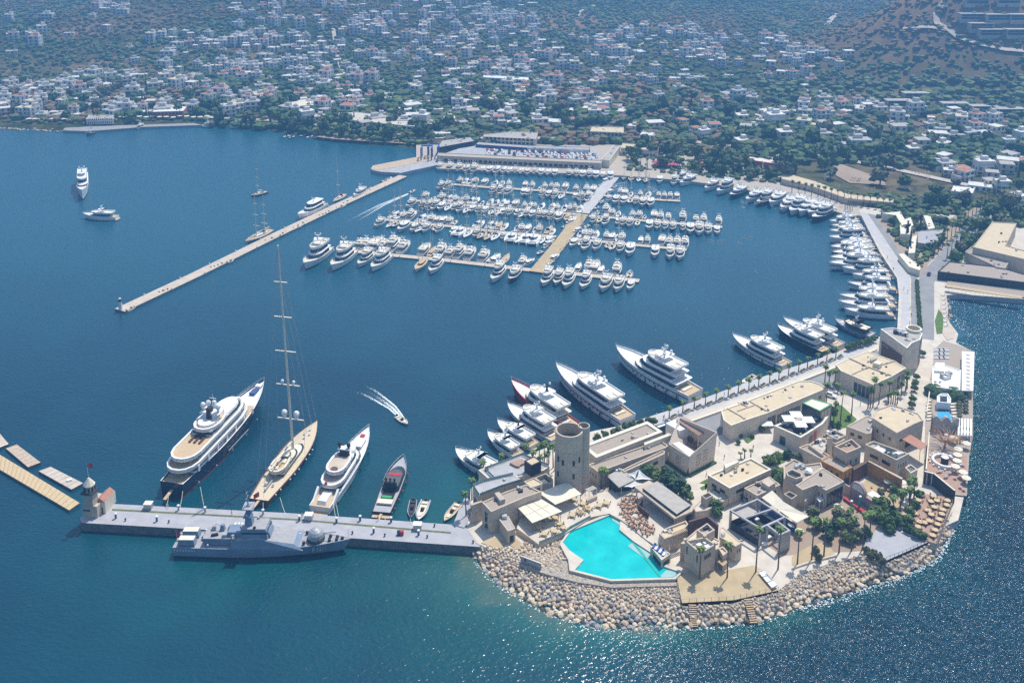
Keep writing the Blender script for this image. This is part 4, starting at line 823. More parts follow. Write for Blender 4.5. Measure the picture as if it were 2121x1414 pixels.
for (u, v, sd_, kd) in [(1098,545,-1,'m5'),(1118,525,-1,'t2'),(1130,512,-1,'t1'),(1134,508,-1,'m5'),(1143,500,-1,'t1'),(1140,545,1,'t2'),(1150,535,1,'m5'),(1160,520,1,'t1'),(1180,500,1,'t2'),(1195,480,1,'m5'),(1170,470,-1,'t1'),(1180,462,-1,'m5'),(1186,452,-1,'t2'),(1215,470,1,'t1'),(1213,415,-1,'t2'),(1222,408,-1,'m5'),(1233,395,-1,'t1'),(1244,385,-1,'t2'),(1256,375,-1,'m5'),(1236,432,1,'t1'),(1246,420,1,'t2'),(1262,400,1,'m5'),(1273,388,1,'t1')]:
    o = dup(PR[kd]); o.name = NAME[kd[0]]; q = P(u, v, 0); o.location = q; o.rotation_euler = (0, 0, .95+math.pi*(k % 2)); s_ = .62 if kd == 'm5' else .8; o.scale = (s_,)*3; k += 1
    o['category'] = CAT[kd[0]]; o['group'] = 'small boats along the central walkway'; o['label'] = f"{LOOK[kd]} beside the central walkway's {'left' if sd_ < 0 else 'right'} edge, {nth(k if sd_ < 0 else k)} counted uphill"
def kill(o):
    for c in list(o.children): kill(c)
    bpy.data.objects.remove(o)
for p in PR.values(): kill(p)
# wakes of the two moving boats: churned foam on the water
def wake(px, label):
    w = [P(a, b, .05) for a, b in px]; N, K = 60, 12; L = [0]; mb = MB(); dn = []
    for a, b in zip(w, w[1:]): L.append(L[-1]+(b-a).length)
    for i in range(N):
        s_ = L[-1]*i/(N-1); j = max(k for k in range(len(L)-1) if L[k] <= s_+1e-6); f = (s_-L[j])/(L[j+1]-L[j]); c = w[j].lerp(w[j+1], f); d = (w[j+1]-w[j]).normalized(); nn = Vector((-d.y, d.x, 0)); t_ = i/(N-1); wd = .9+3.6*t_
        for k in range(K+1): q = 2*k/K-1; mb.v.append(tuple(c+nn*q*wd)); dn.append((1-t_)**.7*(.25+.75*max(math.exp(-((abs(q)-.72)/.16)**2), math.exp(-(q/.3)**2)*(1-t_)))*(0 if abs(q) > .99 else 1))
    for i in range(N-1):
        for k in range(K): a = i*(K+1)+k; mb.f.append([a, a+1, a+K+2, a+K+1]); mb.m.append('wake_water')
    o = mb.build('wake_foam'); at = o.data.attributes.new("froth", 'FLOAT', 'POINT'); at.data.foreach_set("value", dn); return tag(o, kind='stuff')
wake(qx(838,872, 826,858, 812,843, 790,828, 765,812, 735,800), ''); wake(qx(849,400, 830,408, 790,425, 750,447, 715,465), '')
# ---------------- buildings on the promontory ----------------
DIRS = {'L': Vector((-.86,-.5)), 'R': Vector((.5,-.86)), 'F': Vector((0,-1)), 'E': Vector((1,0)), 'W': Vector((-1,0))}
def flat(px, z): return ccw([(p.x, p.y) for p in W3(px, z)])
def bld(name, label, cat, px, zr, wall='stone', roof='sandroof', par=.7, zb=Z, t=.45, cap=None, group=None, pts=None):
    pts = pts or flat(px, zr); c = (sum(p[0] for p in pts)/len(pts), sum(p[1] for p in pts)/len(pts), zb)
    o = thing(name, label, cat, c, group); mb = MB(); n = len(pts); pi = inset(pts, t)
    mb.loft([[(a, b, zb) for a, b in pts], [(a, b, zr) for a, b in pts]], wall); mb.build('wall', o)
    mb = MB(); mb.loft([[(a, b, zr) for a, b in pts], [(a, b, zr+.004) for a, b in pi], [(a, b, zr-par) for a, b in pi]], cap or wall); mb.build('parapet', o)
    mb = MB(); mb.poly([(a, b, zr-par) for a, b in pi], roof); mb.build('roof', o)
    o['_p'] = [c_ for p in pts for c_ in p]; o['_z'] = (zb, zr)
    if name in ('stone_house', 'annex_hall', 'plaza_shop', 'courtyard_house', 'ochre_house', 'big_stone_hall') and zr-zb > 5:
        for d in 'LR': win(o, d, .12, .88, (zr-zb)*.52, (zr-zb)*.52+1.2, rnd.choice([2, 3, 4]), 'dark', gap=2.2 if zr-zb > 8 else 1.6, frame='plaster')
    if name not in ('stone_turret', 'castle_block', 'wall') and 'wall' not in name and abs(area(pts)) > 60:
        g_ = random.Random(len(label)); c2 = Vector((c[0], c[1]))
        for k in range(int(min(7, 1+abs(area(pts))/60))):
            q = Vector(pi[g_.randrange(n)]).lerp(c2, g_.uniform(.15, .9)); MB().box((q.x, q.y, zr-par), (g_.uniform(.5, 1.3), g_.uniform(.4, 1.2), g_.uniform(.3, .9)), g_.choice(['metal','steel','greyroof','dark','stone']), .5).build('roof_vent', o)
    return o
def edge_of(o, d):
    p = list(o['_p']); pts = list(zip(p[::2], p[1::2])); best = None
    for i in range(len(pts)):
        a, b = Vector(pts[i]), Vector(pts[(i+1) % len(pts)]); e = b-a; n = Vector((e.y, -e.x)).normalized(); s = n.dot(DIRS[d])*e.length
        if n.dot(DIRS[d]) > .5 and (best is None or s > best[0]): best = (s, a, b, n)
    return best[1:] if best else None
def win(o, d, s0, s1, z0, z1, n=1, m='glass', gap=.3, frame='white', name='window', fr=True):
    e = edge_of(o, d)
    if not e: return
    a, b, nn = e; L = (b-a).length; u = (b-a).normalized(); ang = math.atan2(u.y, u.x); w = (s1-s0)*L/n
    for k in range(n):
        c = a+u*(s0*L+(k+.5)*w)+nn*.02; ww = max(.3, w-gap)
        mb = MB(); mb.box((c.x, c.y, o['_z'][0]+z0), (ww, .12, z1-z0), m, ang); q = mb.build(name, o)
        if fr: 
            f = MB(); 
            for (dx, sz, zz, hh) in ((0, (ww+.16, .2), z1, .1), (0, (ww+.3, .26), z0-.1, .1), (-ww/2-.04, (.09, .2), z0, z1-z0), (ww/2+.04, (.09, .2), z0, z1-z0)): 
                cc = c+u*dx; f.box((cc.x, cc.y, o['_z'][0]+zz), (sz[0], sz[1], hh), frame, ang)
            if ww > 2.2:
                for j in range(1, int(ww/1.4)): cc = c+u*(-ww/2+ww*j/int(ww/1.4)); f.box((cc.x, cc.y, o['_z'][0]+z0), (.07, .16, z1-z0), frame, ang)
            f.build('window_frame', q)
def door(o, d, s, w, h, m='darkwood'):
    e = edge_of(o, d)
    if e: a, b, nn = e; u = (b-a).normalized(); c = a+u*(s*(b-a).length)+nn*.03; MB().box((c.x, c.y, o['_z'][0]), (w, .14, h), m, math.atan2(u.y, u.x)).build('door', o)
def units(o, px, z, seed=1, n=5, s=1.0):      # air handling units and vents standing on a roof
    g = random.Random(seed); pp = W3(px, z); c = sum(pp, Vector())/len(pp)
    for k in range(n):
        a = pp[g.randrange(len(pp))].lerp(c, g.uniform(.2, .9)); MB().box((a.x, a.y, z), (g.uniform(.7, 1.6)*s, g.uniform(.7, 1.4)*s, g.uniform(.5, 1.2)*s), g.choice(['metal','white','greyroof','dark']), .4).build('roof_unit', o)
def canopy(name, label, cat, px, z, m, th=.18, post='white', zb=Z, posts=True, dz=None, slats=0, sm=None, group=None):
    pp = [P(u, v, z+(dz[i] if dz else 0)) for i, (u, v) in enumerate(px)]; c = sum(pp, Vector())/len(pp); o = thing(name, label, cat, (c.x, c.y, zb), group)
    if area([(p.x, p.y) for p in pp]) < 0: pp.reverse()
    mb = MB(); n = len(pp); top = [tuple(p) for p in pp]; bot = [(p.x, p.y, p.z-th) for p in pp]
    if slats:
        a, b, c2, d = pp[0], pp[1], pp[2], pp[3]
        for k in range(slats):
            f = (k+.5)/slats; p, q = a.lerp(b, f), d.lerp(c2, f); e = q-p; mb.box(((p.x+q.x)/2, (p.y+q.y)/2, (p.z+q.z)/2-th), (e.length, (b-a).length/slats*.62, th), m, math.atan2(e.y, e.x))
        for p, q in ((a, b), (d, c2)): e = q-p; mb.box(((p.x+q.x)/2, (p.y+q.y)/2, p.z-th*2.2), (e.length, .18, th), m, math.atan2(e.y, e.x))
    else:
        mb.poly(top, m); mb.poly(list(reversed(bot)), m); mb.add(top+bot, [[i, n+i, n+(i+1) % n, (i+1) % n] for i in range(n)], sm or m)
    mb.build('canopy_roof', o)
    if posts:
        for p in [q.lerp(c, .05) for q in pp]: MB().tube((p.x, p.y, zb), (p.x, p.y, p.z-th), .09, .09, post, 6).build('post', o)
    return o
def rail(px, z, label, h=1.0, m='glassrail', name='glass_railing', step=2.5, post='steel', solid=True, cat='railing'):
    w = W3(px, z); o = thing(name, label, cat, tuple(w[0]))
    for a, b in zip(w, w[1:]):
        d = b-a; ang = math.atan2(d.y, d.x); c = (a+b)/2
        if solid: MB().box((c.x, c.y, z+.05), (d.length, .05, h-.05), m, ang).build('panel', o)
        else: MB().box((c.x, c.y, z+h-.06), (d.length, .06, .06), m, ang).build('top_rail', o)
    mb = MB()
    for a, b in zip(w, w[1:]):
        k = max(1, int((b-a).length/step))
        for j in range(k+1): p = a.lerp(b, j/k); MB().box((p.x, p.y, z), (.09, .09, h+.08), post).build('post', o)
    return o
# tower with its attached stair turret
c = P(1179, 890, 26); cx, cy, rad = c.x, c.y+.2, 4.75
o = thing('stone_tower', "tall round stone tower with open top and slim attached turret", 'tower', (cx, cy, Z))
def ring(x, y, r, z, n=40): return [(x+r*math.cos(2*math.pi*i/n), y+r*math.sin(2*math.pi*i/n), z) for i in range(n)]
TZ = 26.0
mb = MB(); mb.loft([ring(cx, cy, rad*1.05, Z), ring(cx, cy, rad, TZ-6)], 'stone_grey'); mb.build('wall', o); mb = MB(); mb.loft([ring(cx, cy, rad, TZ-6), ring(cx, cy, rad*1.01, TZ), ring(cx, cy, rad*.9, TZ+.01), ring(cx, cy, rad*.9, TZ-4)], 'stone'); mb.build('upper_ring', o)
MB().poly(ring(cx, cy, rad*.9, TZ-4), 'concrete_dark').build('sunken_roof', o)
t2 = P(1208, 884, TZ+.8); tx, ty = t2.x+.3, t2.y+1.0; mb = MB(); mb.loft([ring(tx, ty, 2.2, Z, 24), ring(tx, ty, 2.1, TZ+.8, 24), ring(tx, ty, 1.75, TZ+.81, 24), ring(tx, ty, 1.75, TZ-1.5, 24)], 'stone_grey'); mb.build('turret', o); MB().poly(ring(tx, ty, 1.75, TZ-1.5, 24), 'dark').build('turret_floor', o)
for (a, zz) in ((-142,13),(-118,12.3),(-73,12.3),(-45,13),(-142,7.3),(-73,7.3),(-73,2.6)):
    a = R(a); MB().box((cx+rad*1.015*math.cos(a), cy+rad*1.015*math.sin(a), Z+zz), (.7, .35, 1.9), 'dark', a+math.pi/2).build('slit_window', o)
# waterside restaurant block
o = bld('stone_restaurant', "low stone building with sand-coloured roof beside the pier's landward end", 'building', q5(208,757, 340,700, 470,640, 700,560, 880,640, 700,700, 490,790, 312,868), 11.0, 'stone', 'gravelroof', .35)
win(o, 'L', .30, .62, .3, 6.2, 1, 'glass'); units(o, q5(560,600, 760,600, 640,650), 10.7, 3, 2)
MB().prism(flat(q5(350,655, 400,640, 470,720, 410,740), 12.2), 10.65, 12.2, 'stone_grey').build('skylight_wall', o)
o = bld('garden_wall', "tall pierced stone wall standing in front of the waterside restaurant, facing the pier", 'wall', q5(78,778, 200,738, 215,752, 92,795), 9.6, 'stone', 'stone', .05, t=.15)
win(o, 'L', .1, .9, 4.4, 5.6, 1, 'dark', fr=False)
o = bld('terrace_building', "building with glass-railed grey upper terrace above the pier corner", 'building', q5(106,580, 240,524, 560,452, 680,515, 430,590, 178,688), 10.6, 'stone', 'concrete', .06, cap='concrete'); win(o, 'L', .15, .85, .5, 4.6, 1)
rail(q5(178,690, 106,582, 240,526, 558,452), 10.6, "greenish glass railing round the grey upper terrace by the pier", step=6); rail(q5(184,688, 430,592, 676,517), 10.6, "greenish glass railing along the inner edge of the grey upper terrace", step=6)
o = bld('roof_terrace', "quayside building with grey roof terrace, bar and cream rim", 'building', q5(170,395, 660,215, 970,355, 900,400, 640,470, 320,530), 8.8, 'plaster', 'concrete', .12, cap='cream')
MB().prism(flat(q5(520,310, 640,265, 720,300, 600,350), 9.6), 8.75, 9.5, 'terracotta').build('lounge_deck', o)
rail(q5(240,392, 660,232, 960,358), 8.85, "glass railing along the quay side of the roof bar terrace", step=7); rail(q5(240,392, 350,500), 8.85, "glass railing at the left end of the roof bar terrace", step=7)
bld('stair_head', "dark cube with flat sandy roof standing on the roof bar terrace", 'building', q5(685,290, 800,240, 875,300, 765,350), 13.0, 'dark', 'sandroof', .1, zb=8.7)
o = bld('stone_kiosk', "low stone block with deep openings behind the white canopies", 'building', q5(680,525, 790,480, 890,535, 880,560, 755,600), 11.2, 'stone_grey', 'sandroof', .3, zb=Z); win(o, 'R', .5, .9, 5, 7.6, 1, 'dark', fr=False)
bld('stone_kiosk', "roofless stone service yard between the dark cube and the round tower", 'building', q5(800,480, 930,430, 1010,500, 1000,540, 890,560), 8.5, 'stone_grey', 'concrete_dark', 1.5)
o = bld('service_hut', "small stone hut with pale grey roof and vent hood near the pier", 'building', q5(395,945, 500,900, 585,1055, 500,1085), 7.4, 'stone', 'greyroof', .1); win(o, 'R', .2, .8, .4, 2.6, 1, 'dark', fr=False); MB().box(tuple(P(*q5(462,935)[0], 7.4)), (1.6, 1.3, 1.0), 'steel').build('vent_hood', o)
TT = 4.6      # terrace level
mb = MB(); tp = flat(q5(600,1050, 850,1235, 1130,1120, 1230,1060, 1430,940, 1300,640, 1100,600, 700,750), TT); mb.prism(tp, Z-2, TT, 'stone', mtop='paving'); struct('terrace', mb)
mb = MB(); tp2 = flat(qx(1215,1072, 1262,1063, 1290,1078, 1340,1118, 1362,1132, 1402,1098, 1400,1060, 1330,1000, 1240,1020, 1200,1045), 4.5); mb.prism(tp2, Z-.1, 4.5, 'stone', mtop='paving'); struct('restaurant_terrace', mb)
canopy('terrace_canopy', "white gridded flat canopy nearest the rocks, over the terrace tables", 'canopy', q5(610,820, 870,718, 1110,860, 775,992), 8.4, 'cream', zb=TT, post='darkwood')
canopy('terrace_canopy', "white gridded flat canopy closest to the round tower", 'canopy', q5(845,650, 1165,530, 1330,665, 1035,785), 8.6, 'cream', zb=TT, post='darkwood')
for i, (a, b) in enumerate(((q5(700,785, 890,925), 0), (q5(775,755, 985,890), 0), (q5(700,905, 960,790), 0))):
    p, q = P(*a[0], 8.43), P(*a[1], 8.43); e = q-p; MB().box(((p.x+q.x)/2, (p.y+q.y)/2, 8.41), (e.length, .12, .05), 'greyroof', math.atan2(e.y, e.x)).build('canopy_seam', bpy.data.objects['terrace_canopy'])
rail(q5(850,1232, 1130,1118, 1200,1060, 1430,935), TT, "teal glass railing between terrace tables and pool wall", step=4)
canopy('bar_kiosk_roof', "small striped awning of the poolside service kiosk under the tower", 'canopy', q6(75,1110, 180,1060, 235,1095, 130,1140), 7.2, 'greyroof', zb=4.5); o = bld('service_kiosk', "open stone counter below the small awning next to the tower", 'kiosk', q7(80,190, 200,140, 220,160, 95,215), 5.8, 'stone', 'stone', .1, zb=4.4)
# long hall
o = bld('long_hall', "long hall with grey gravel roof framed in cream, beside the round tower", 'building', q6(60,520, 905,205, 1110,345, 225,690, 100,590), 11.0, 'stone', 'gravelroof', .5, t=1.4, cap='cream'); win(o, 'R', .03, .4, 3, 6.5, 6, 'glass')
o = bld('annex_hall', "long stone annex with two-level sand roof along the hall's inner side", 'building', q6(118,780, 1080,455, 1185,530, 1140,560, 250,880), 9.2, 'stone', 'gravelroof', .5); win(o, 'R', .78, .92, 1.5, 2.6, 3, 'dark'); units(o, q6(500,590, 720,520, 880,470, 550,620), 8.9, 4, 9, .9)
bld('annex_hall', "lower stone ledge roof in front of the sand-roofed annex", 'building', q6(560,850, 1110,590, 1142,605, 1130,640, 600,880), 8.6, 'stone', 'gravelroof', .4)
bld('link_wall', "narrow raised stone roof strip linking annex and gallery", 'wall', q6(860,490, 1190,362, 1228,385, 870,520), 10.6, 'cream', 'cream', .1, t=.2, zb=8)
bld('entrance_block', "small block with white roof between the long hall and gallery", 'building', q6(1000,265, 1150,220, 1165,260, 1060,300), 8.0, 'glass', 'white', .1)
# gallery: inclined white walls round a planted court
gp = [P(*q6(1180,748)[0], Z), P(*q6(1442,935)[0], Z), P(*q6(1792,745)[0], Z)]; gp.append(gp[0]+gp[2]-gp[1]); gz = [9.6, 10.0, 14.2, 12.5]
tp_ = [P(*q6(1190,508)[0], gz[0]), P(*q6(1465,680)[0], gz[1]), P(*q6(1835,352)[0], gz[2]), P(*q6(1335,150)[0], gz[3])]
cc = sum(gp, Vector())/4; o = thing('gallery_building', "pale gallery with inclined walls and sloping rim round a planted court", 'building', (cc.x, cc.y, Z))
ins = [p.lerp(sum(tp_, Vector())/4, .04) for p in tp_]; mb = MB()
mb.loft([[tuple(p) for p in gp], [tuple(p) for p in tp_], [tuple(p) for p in ins], [(p.x, p.y, 5.5) for p in ins]], 'plaster'); mb.build('wall', o); MB().poly([(p.x, p.y, 5.5) for p in ins], 'terracotta').build('court_floor', o)
def patch(o, px, z, m, name, zb=None, th=.3):
    mb = MB(); mb.prism(flat(px, z), zb if zb is not None else z-th, z, m, bottom=True); return mb.build(name, o)
patch(o, q6(1240,500, 1330,478, 1530,605, 1465,670), 9.3, 'white', 'flat_roof', 5.5); patch(o, q6(1152,232, 1275,180, 1470,280, 1340,335), 10.8, 'white', 'flat_roof', Z)
for i, x in enumerate(((1420,390),(1470,370),(1500,440),(1560,470),(1640,440),(1530,520),(1600,520),(1450,430),(1580,420))):
    q = P(*q6(*x)[0], 6.3); bb = thing('court_bush', f"yellow-green bush in the gallery's sunken court, {nth(i+1)} planted", 'bush', (q.x, q.y, 5.5), 'bushes in the gallery court'); MB().ball((q.x, q.y, 6.2), 1.2, rnd.choice(['leaf_light','leaf_olive','rust','orange']), .8, 7, 5, rnd, .35).build('foliage', bb)
pgr = canopy('pergola', "brown slatted pergola over the gallery's planted court", 'pergola', q6(1290,190, 1375,140, 1725,310, 1590,398), 11.6, 'terracotta', slats=12, zb=5.5)
for i, (a, b, s0) in enumerate(((0,1,.42),(1,2,.3),(1,2,.55))):
    A0, A1, B0, B1 = gp[a], gp[b], tp_[a], tp_[b]; lo, hi = A0.lerp(A1, s0), B0.lerp(B1, s0); nn = (A1-A0).cross(Vector((0,0,1))).normalized()*.12; u_ = (A1-A0).normalized()
    mb = MB()
    for r_ in range(4):
        p = lo.lerp(hi, .28+.13*r_)+nn
        for c_ in range(3): mb.box(tuple(p+u_*(c_*.9)), (.35, .16, .45), 'pinkwall', math.atan2(u_.y, u_.x))
    mb.build('pierced_screen', o)
p = gp[1]; mb = MB(); a, b = gp[1].lerp(gp[0], .07), gp[1].lerp(gp[2], .05); t_ = gp[1].lerp(tp_[1], .5); off = Vector((-.05,-.18,0)); mb.add([a+off, gp[1]+off, b+off, t_+off], [[0,1,3],[1,2,3]], 'dark'); mb.build('door_cleft', o)
mb = MB()
for i, (a, b) in enumerate(((gp[0], gp[1]), (gp[1], gp[2]))):
    d = (b-a).normalized(); n_ = Vector((d.y, -d.x, 0)); n_ = n_ if n_.y < 0 else -n_; mb.prism([(q.x, q.y) for q in (a+n_*.1, b+n_*.1, b+n_*1.3, a+n_*1.3)], Z+.02, Z+.55, 'leaf_dark')
tag(mb.build('low_hedge'), "low dark hedge strip round the foot of the gallery", 'hedge')
# tensile sails
def sail(px, zs, label, m='white'):
    pp = [P(u, v, z) for (u, v), z in zip(px, zs)]; c = sum(pp, Vector())/len(pp); o = thing('shade_sail', label, 'shade sail', (c.x, c.y, Z), 'tensile shade sails'); mb = MB(); n = len(pp); N = 6
    def pt(e, f):
        a, b = pp[e], pp[(e+1) % n]; m_ = a.lerp(b, f); return m_.lerp(c, .22*math.sin(math.pi*f))
    bd = [pt(e, k/N) for e in range(n) for k in range(N)]; lv = []
    for r_ in (1, .66, .33): lv.append([tuple((c+Vector((0,0,-.6*(1-r_)))).lerp(q, r_)) for q in bd])
    mb.loft(lv, m); mb.poly(lv[-1], m); mb.build('membrane', o, smooth=True)
    for q in pp: MB().tube((q.x, q.y, Z), (q.x, q.y, q.z), .08, .08, 'white', 5).build('mast', o)
sail(q6(645,905, 790,845, 745,975), (9,10.5,8.5), "white shade sail nearest the annex, left of the three by the pool restaurant"); sail(q6(790,845, 975,985, 745,985), (10.5,8.5,8.5), "white peaked shade sail, the right one of three"); sail(q6(560,1080, 740,1000, 860,1035, 700,1085), (7.5,8.5,8.5,7.5), "lowest white shade sail, between grey roof slab and restaurant")
o = canopy('slab_roof', "tilted grey slab roof over the dark lounge beside the annex", 'canopy', q6(368,930, 560,830, 748,980, 530,1085), 8.2, 'greyroof', th=.4, post='dark'); units(o, q6(400,900, 520,850, 560,860), 8.2, 5, 3, .7)
o = bld('lounge_block', "dark lounge recess beneath the tilted grey slab roof", 'building', q6(390,960, 560,860, 740,985, 660,1020, 470,1040), 7.7, 'dark', 'dark', .1)
# pool restaurant with metal roof
rp = flat(q7(680,50, 850,-35, 1400,300, 1372,345, 1165,432), 9.0); c = rp[0]; o = thing('pool_restaurant', "open-sided restaurant with raised grey metal roof beside the pool terrace", 'restaurant', (c[0], c[1], 4.5))
MB().prism(rp, 8.3, 9.0, 'stone', bottom=True).build('roof_slab', o)
a, b, c2, d = [P(*x, 9.9) for x in q7(770,58, 950,-25, 1362,268, 1190,378)]; mb = MB(); mb.prism([(p.x, p.y) for p in (a, b, c2, d)], 9.3, 9.9, 'dark', mtop='greyroof', bottom=True); mr = mb.build('metal_roof', o)
mb = MB()
for k in range(1, 12): p, q = a.lerp(d, k/12), b.lerp(c2, k/12); e = q-p; mb.box(((p.x+q.x)/2, (p.y+q.y)/2, 9.9), (e.length, .09, .09), 'metal', math.atan2(e.y, e.x))
mb.build('roof_seam', mr)
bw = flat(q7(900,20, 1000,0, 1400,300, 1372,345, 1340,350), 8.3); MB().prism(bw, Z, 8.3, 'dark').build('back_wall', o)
pw = [P(*x, 4.5) for x in q7(1165,500, 1370,410)]; e = pw[1]-pw[0]; MB().box(((pw[0].x+pw[1].x)/2, (pw[0].y+pw[1].y)/2, 3), (e.length, .6, 5.4), 'stone', math.atan2(e.y, e.x)).build('end_wall', o)
sc = W3(q7(715,270, 770,215), 6.4); sc2 = W3(q7(715,270, 845,375), 6.4)
for s_ in (sc, sc2): e = s_[1]-s_[0]; MB().box(((s_[0].x+s_[1].x)/2, (s_[0].y+s_[1].y)/2, 4.5), (e.length, .3, 2.2), 'darkwood', math.atan2(e.y, e.x)).build('screen', o)
for x in ((700,150),(1160,520)): p = P(*q7(*x)[0], 4.5); MB().box((p.x, p.y, 4.5), (.4,.4,3.8), 'stone').build('pillar', o)
# stone houses right of the pool
o = bld('curved_bar', "rounded stone bar with white kitchen kit on top, right of the terrace tables", 'building', q7(975,615, 1000,575, 1100,530, 1300,455, 1330,500, 1240,600, 1120,650, 1040,680), 8.2, 'stone', 'sandroof', .6); units(o, q7(1020,600, 1150,560, 1120,620), 7.6, 7, 6, .7)
canopy('pergola', "reddish slatted fence-like pergola behind the rounded stone bar", 'pergola', q7(1120,610, 1290,545, 1320,570, 1150,640), 9.4, 'wood', slats=9, zb=7.6, posts=False)
bld('timber_screen', "tall dark timber screen wall behind the parapeted stone blocks", 'wall', q7(1330,460, 1560,390, 1700,500, 1690,520, 1560,410, 1340,475), 9.8, 'darkwood', 'darkwood', .05, t=.1)
o = bld('castle_block', "square battlemented stone block right of the pool with a palm before it", 'building', q7(1290,700, 1530,655, 1665,745, 1480,860), 12.2, 'stone', 'greyroof', 1.6); win(o, 'R', .25, .7, 6.4, 7.8, 4, 'dark', fr=False); win(o, 'L', .1, .2, 5.5, 8, 1, 'dark', fr=False); win(o, 'L', .75, .85, 5.5, 8, 1, 'dark', fr=False)
for x in ((1380,740),(1460,770),(1540,740),(1560,790),(1600,760)): q = P(*q7(*x)[0], 10.6); MB().box((q.x, q.y, 10.6), (1.6,1.2,.7), 'white', .5).build('roof_unit', o)
p_ = list(o['_p']); pts = list(zip(p_[::2], p_[1::2]))
for (a, b) in pts: MB().box((a, b, 12.2), (.9,.9,.55), 'stone', .5).build('merlon', o)
o = bld('castle_block', "smaller battlemented stone block with blue units, behind the pool one", 'building', q7(1432,570, 1560,485, 1655,570, 1530,640), 11.5, 'stone', 'greyroof', 1.2); units(o, q7(1480,570, 1560,540, 1590,580), 10.3, 8, 4, 1)
bld('stone_house', "stone body with ochre flat roof joining the two battlemented blocks", 'building', q7(1235,735, 1440,560, 1720,700, 1700,800, 1480,860, 1290,740), 8.8, 'stone', 'plaster', .3)
o = bld('stone_house', "long ochre-roofed stone wing behind the battlemented blocks", 'building', qF(560,380, 600,370, 840,575, 760,620, 560,500), 8.6, 'stone', 'sandroof', .15); units(o, qF(580,440, 620,470, 600,500), 8.5, 9, 3, .8)
o = bld('stone_house', "small stone annex with square roof hatch below the ochre wing", 'building', qF(540,640, 600,620, 665,690, 600,740), 8.4, 'stone', 'sandroof', .5)
canopy('porch', "small wooden porch roof at the foot of the battlemented block", 'canopy', qF(530,810, 600,770, 665,820, 600,870), 6.4, 'wood', zb=Z, post='stone')
# pool
PZ = 4.0
pool_px = q0(695,832, 745,762, 985,664, 1046,700, 1040,755, 1125,825, 1240,900, 1300,975, 1412,1014, 1372,1046, 990,1057, 768,1000, 822,940, 735,880)
deckpx = q0(676,842, 735,750, 985,650, 1056,692, 1250,865, 1325,965, 1428,1010, 1383,1056, 990,1068, 735,1004, 728,940)
mb = MB(); dp = flat(deckpx, PZ+.12); pp_ = flat(pool_px, PZ+.12)
mb.prism(dp, .5, PZ-.9, 'stone'); struct('pool_base', mb)
mb = MB(); mb.loft([[(a, b, PZ-.9) for a, b in dp], [(a, b, PZ+.12) for a, b in dp]], 'stone'); struct('pool_outer_wall', mb)
me = MB(); o = thing('swimming_pool', "large irregular turquoise swimming pool on the rocky point", 'pool', (pp_[0][0], pp_[0][1], PZ))
mat('poolwater', (.01,.56,.53), .05, scale=.16, c2=(.0,.43,.45), spec=.6, ior=1.33, detail=10, bump=.25); mat('poolpale', (.36,.55,.52), .15, scale=.4, c2=(.30,.50,.47), ior=1.33)
me.poly([(a, b, PZ-.4) for a, b in pp_], 'poolwater'); me.build('pool_water', o)
def earring(outer, inner, z, m, name, par):      # paved ring: triangulate by bridging through a bmesh fill
    import bmesh
    bm = bmesh.new(); es = []
    for lp in (outer, inner):
        vs = [bm.verts.new((a, b, z)) for a, b in lp]
        for i in range(len(vs)): es.append(bm.edges.new((vs[i], vs[(i+1) % len(vs)])))
    bmesh.ops.triangle_fill(bm, use_beauty=True, use_dissolve=False, edges=es); 
    for f in bm.faces:
        f.normal_update()
        if f.normal.z < 0: f.normal_flip()
    me_ = bpy.data.meshes.new(name); bm.to_mesh(me_); me_.materials.append(MATS[m]); q = bpy.data.objects.new(name, me_); COL.objects.link(q)
    for v in me_.vertices: v.co -= Vector(par.location)
    q.parent = par; return q
earring(dp, pp_, PZ+.12, 'paving', 'pool_deck', o)
MB().loft([[(a, b, PZ+.12) for a, b in pp_], [(a, b, PZ-.6) for a, b in pp_]], 'poolpale').build('pool_rim', o)
patch(o, q0(1090,855, 1150,815, 1240,880, 1225,925, 1200,935), PZ-.3, 'poolpale', 'shallow_step', th=.1); patch(o, q0(985,668, 1040,702, 1060,740, 1000,700), PZ-.3, 'poolpale', 'shallow_step', th=.1)
patch(o, q0(1290,1035, 1330,1000, 1405,1015, 1370,1043, 1300,1047), PZ-.3, 'poolpale', 'shallow_step', th=.1); patch(o, q0(735,985, 770,940, 820,940, 800,975, 768,998), PZ-.28, 'poolpale', 'beach_step', th=.1)
patch(o, q0(1080,790, 1100,785, 1290,1035, 1282,1040), PZ-.25, 'teal', 'lane_wall', th=.1)
# lounger platform
o = bld('lounger_deck', "raised stone sun deck with white and blue loungers at the pool's right side", 'deck', q7(868,775, 935,738, 1115,862, 1005,940), 6.6, 'stone', 'promenade', .1, zb=3.4, cap='plaster'); win(o, 'L', .25, .95, .5, 1.9, 1, 'dark', fr=False); win(o, 'R', .15, .85, .5, 1.9, 1, 'dark', fr=False)
def lounger(x, y, z, rz, label, m='white', group='sun loungers on the pool deck', s=1.0):
    o = thing('sun_lounger', label, 'sun lounger', (x, y, z), group, rz, True)
    MB().box((0, 0, .25), (2.0*s, .75*s, .12), m).build('mattress', o); mb = MB(); mb.add([(.55*s,-.37*s,.3),(1.0*s,-.37*s,.75),(1.0*s,.37*s,.75),(.55*s,.37*s,.3)], [[0,1,2,3],[3,2,1,0]], m); mb.build('backrest', o)
    for a in (-.8, .8):
        for b in (-.3, .3): MB().box((a*s, b*s, 0), (.07, .07, .25), 'dark').build('leg', o)
    return o
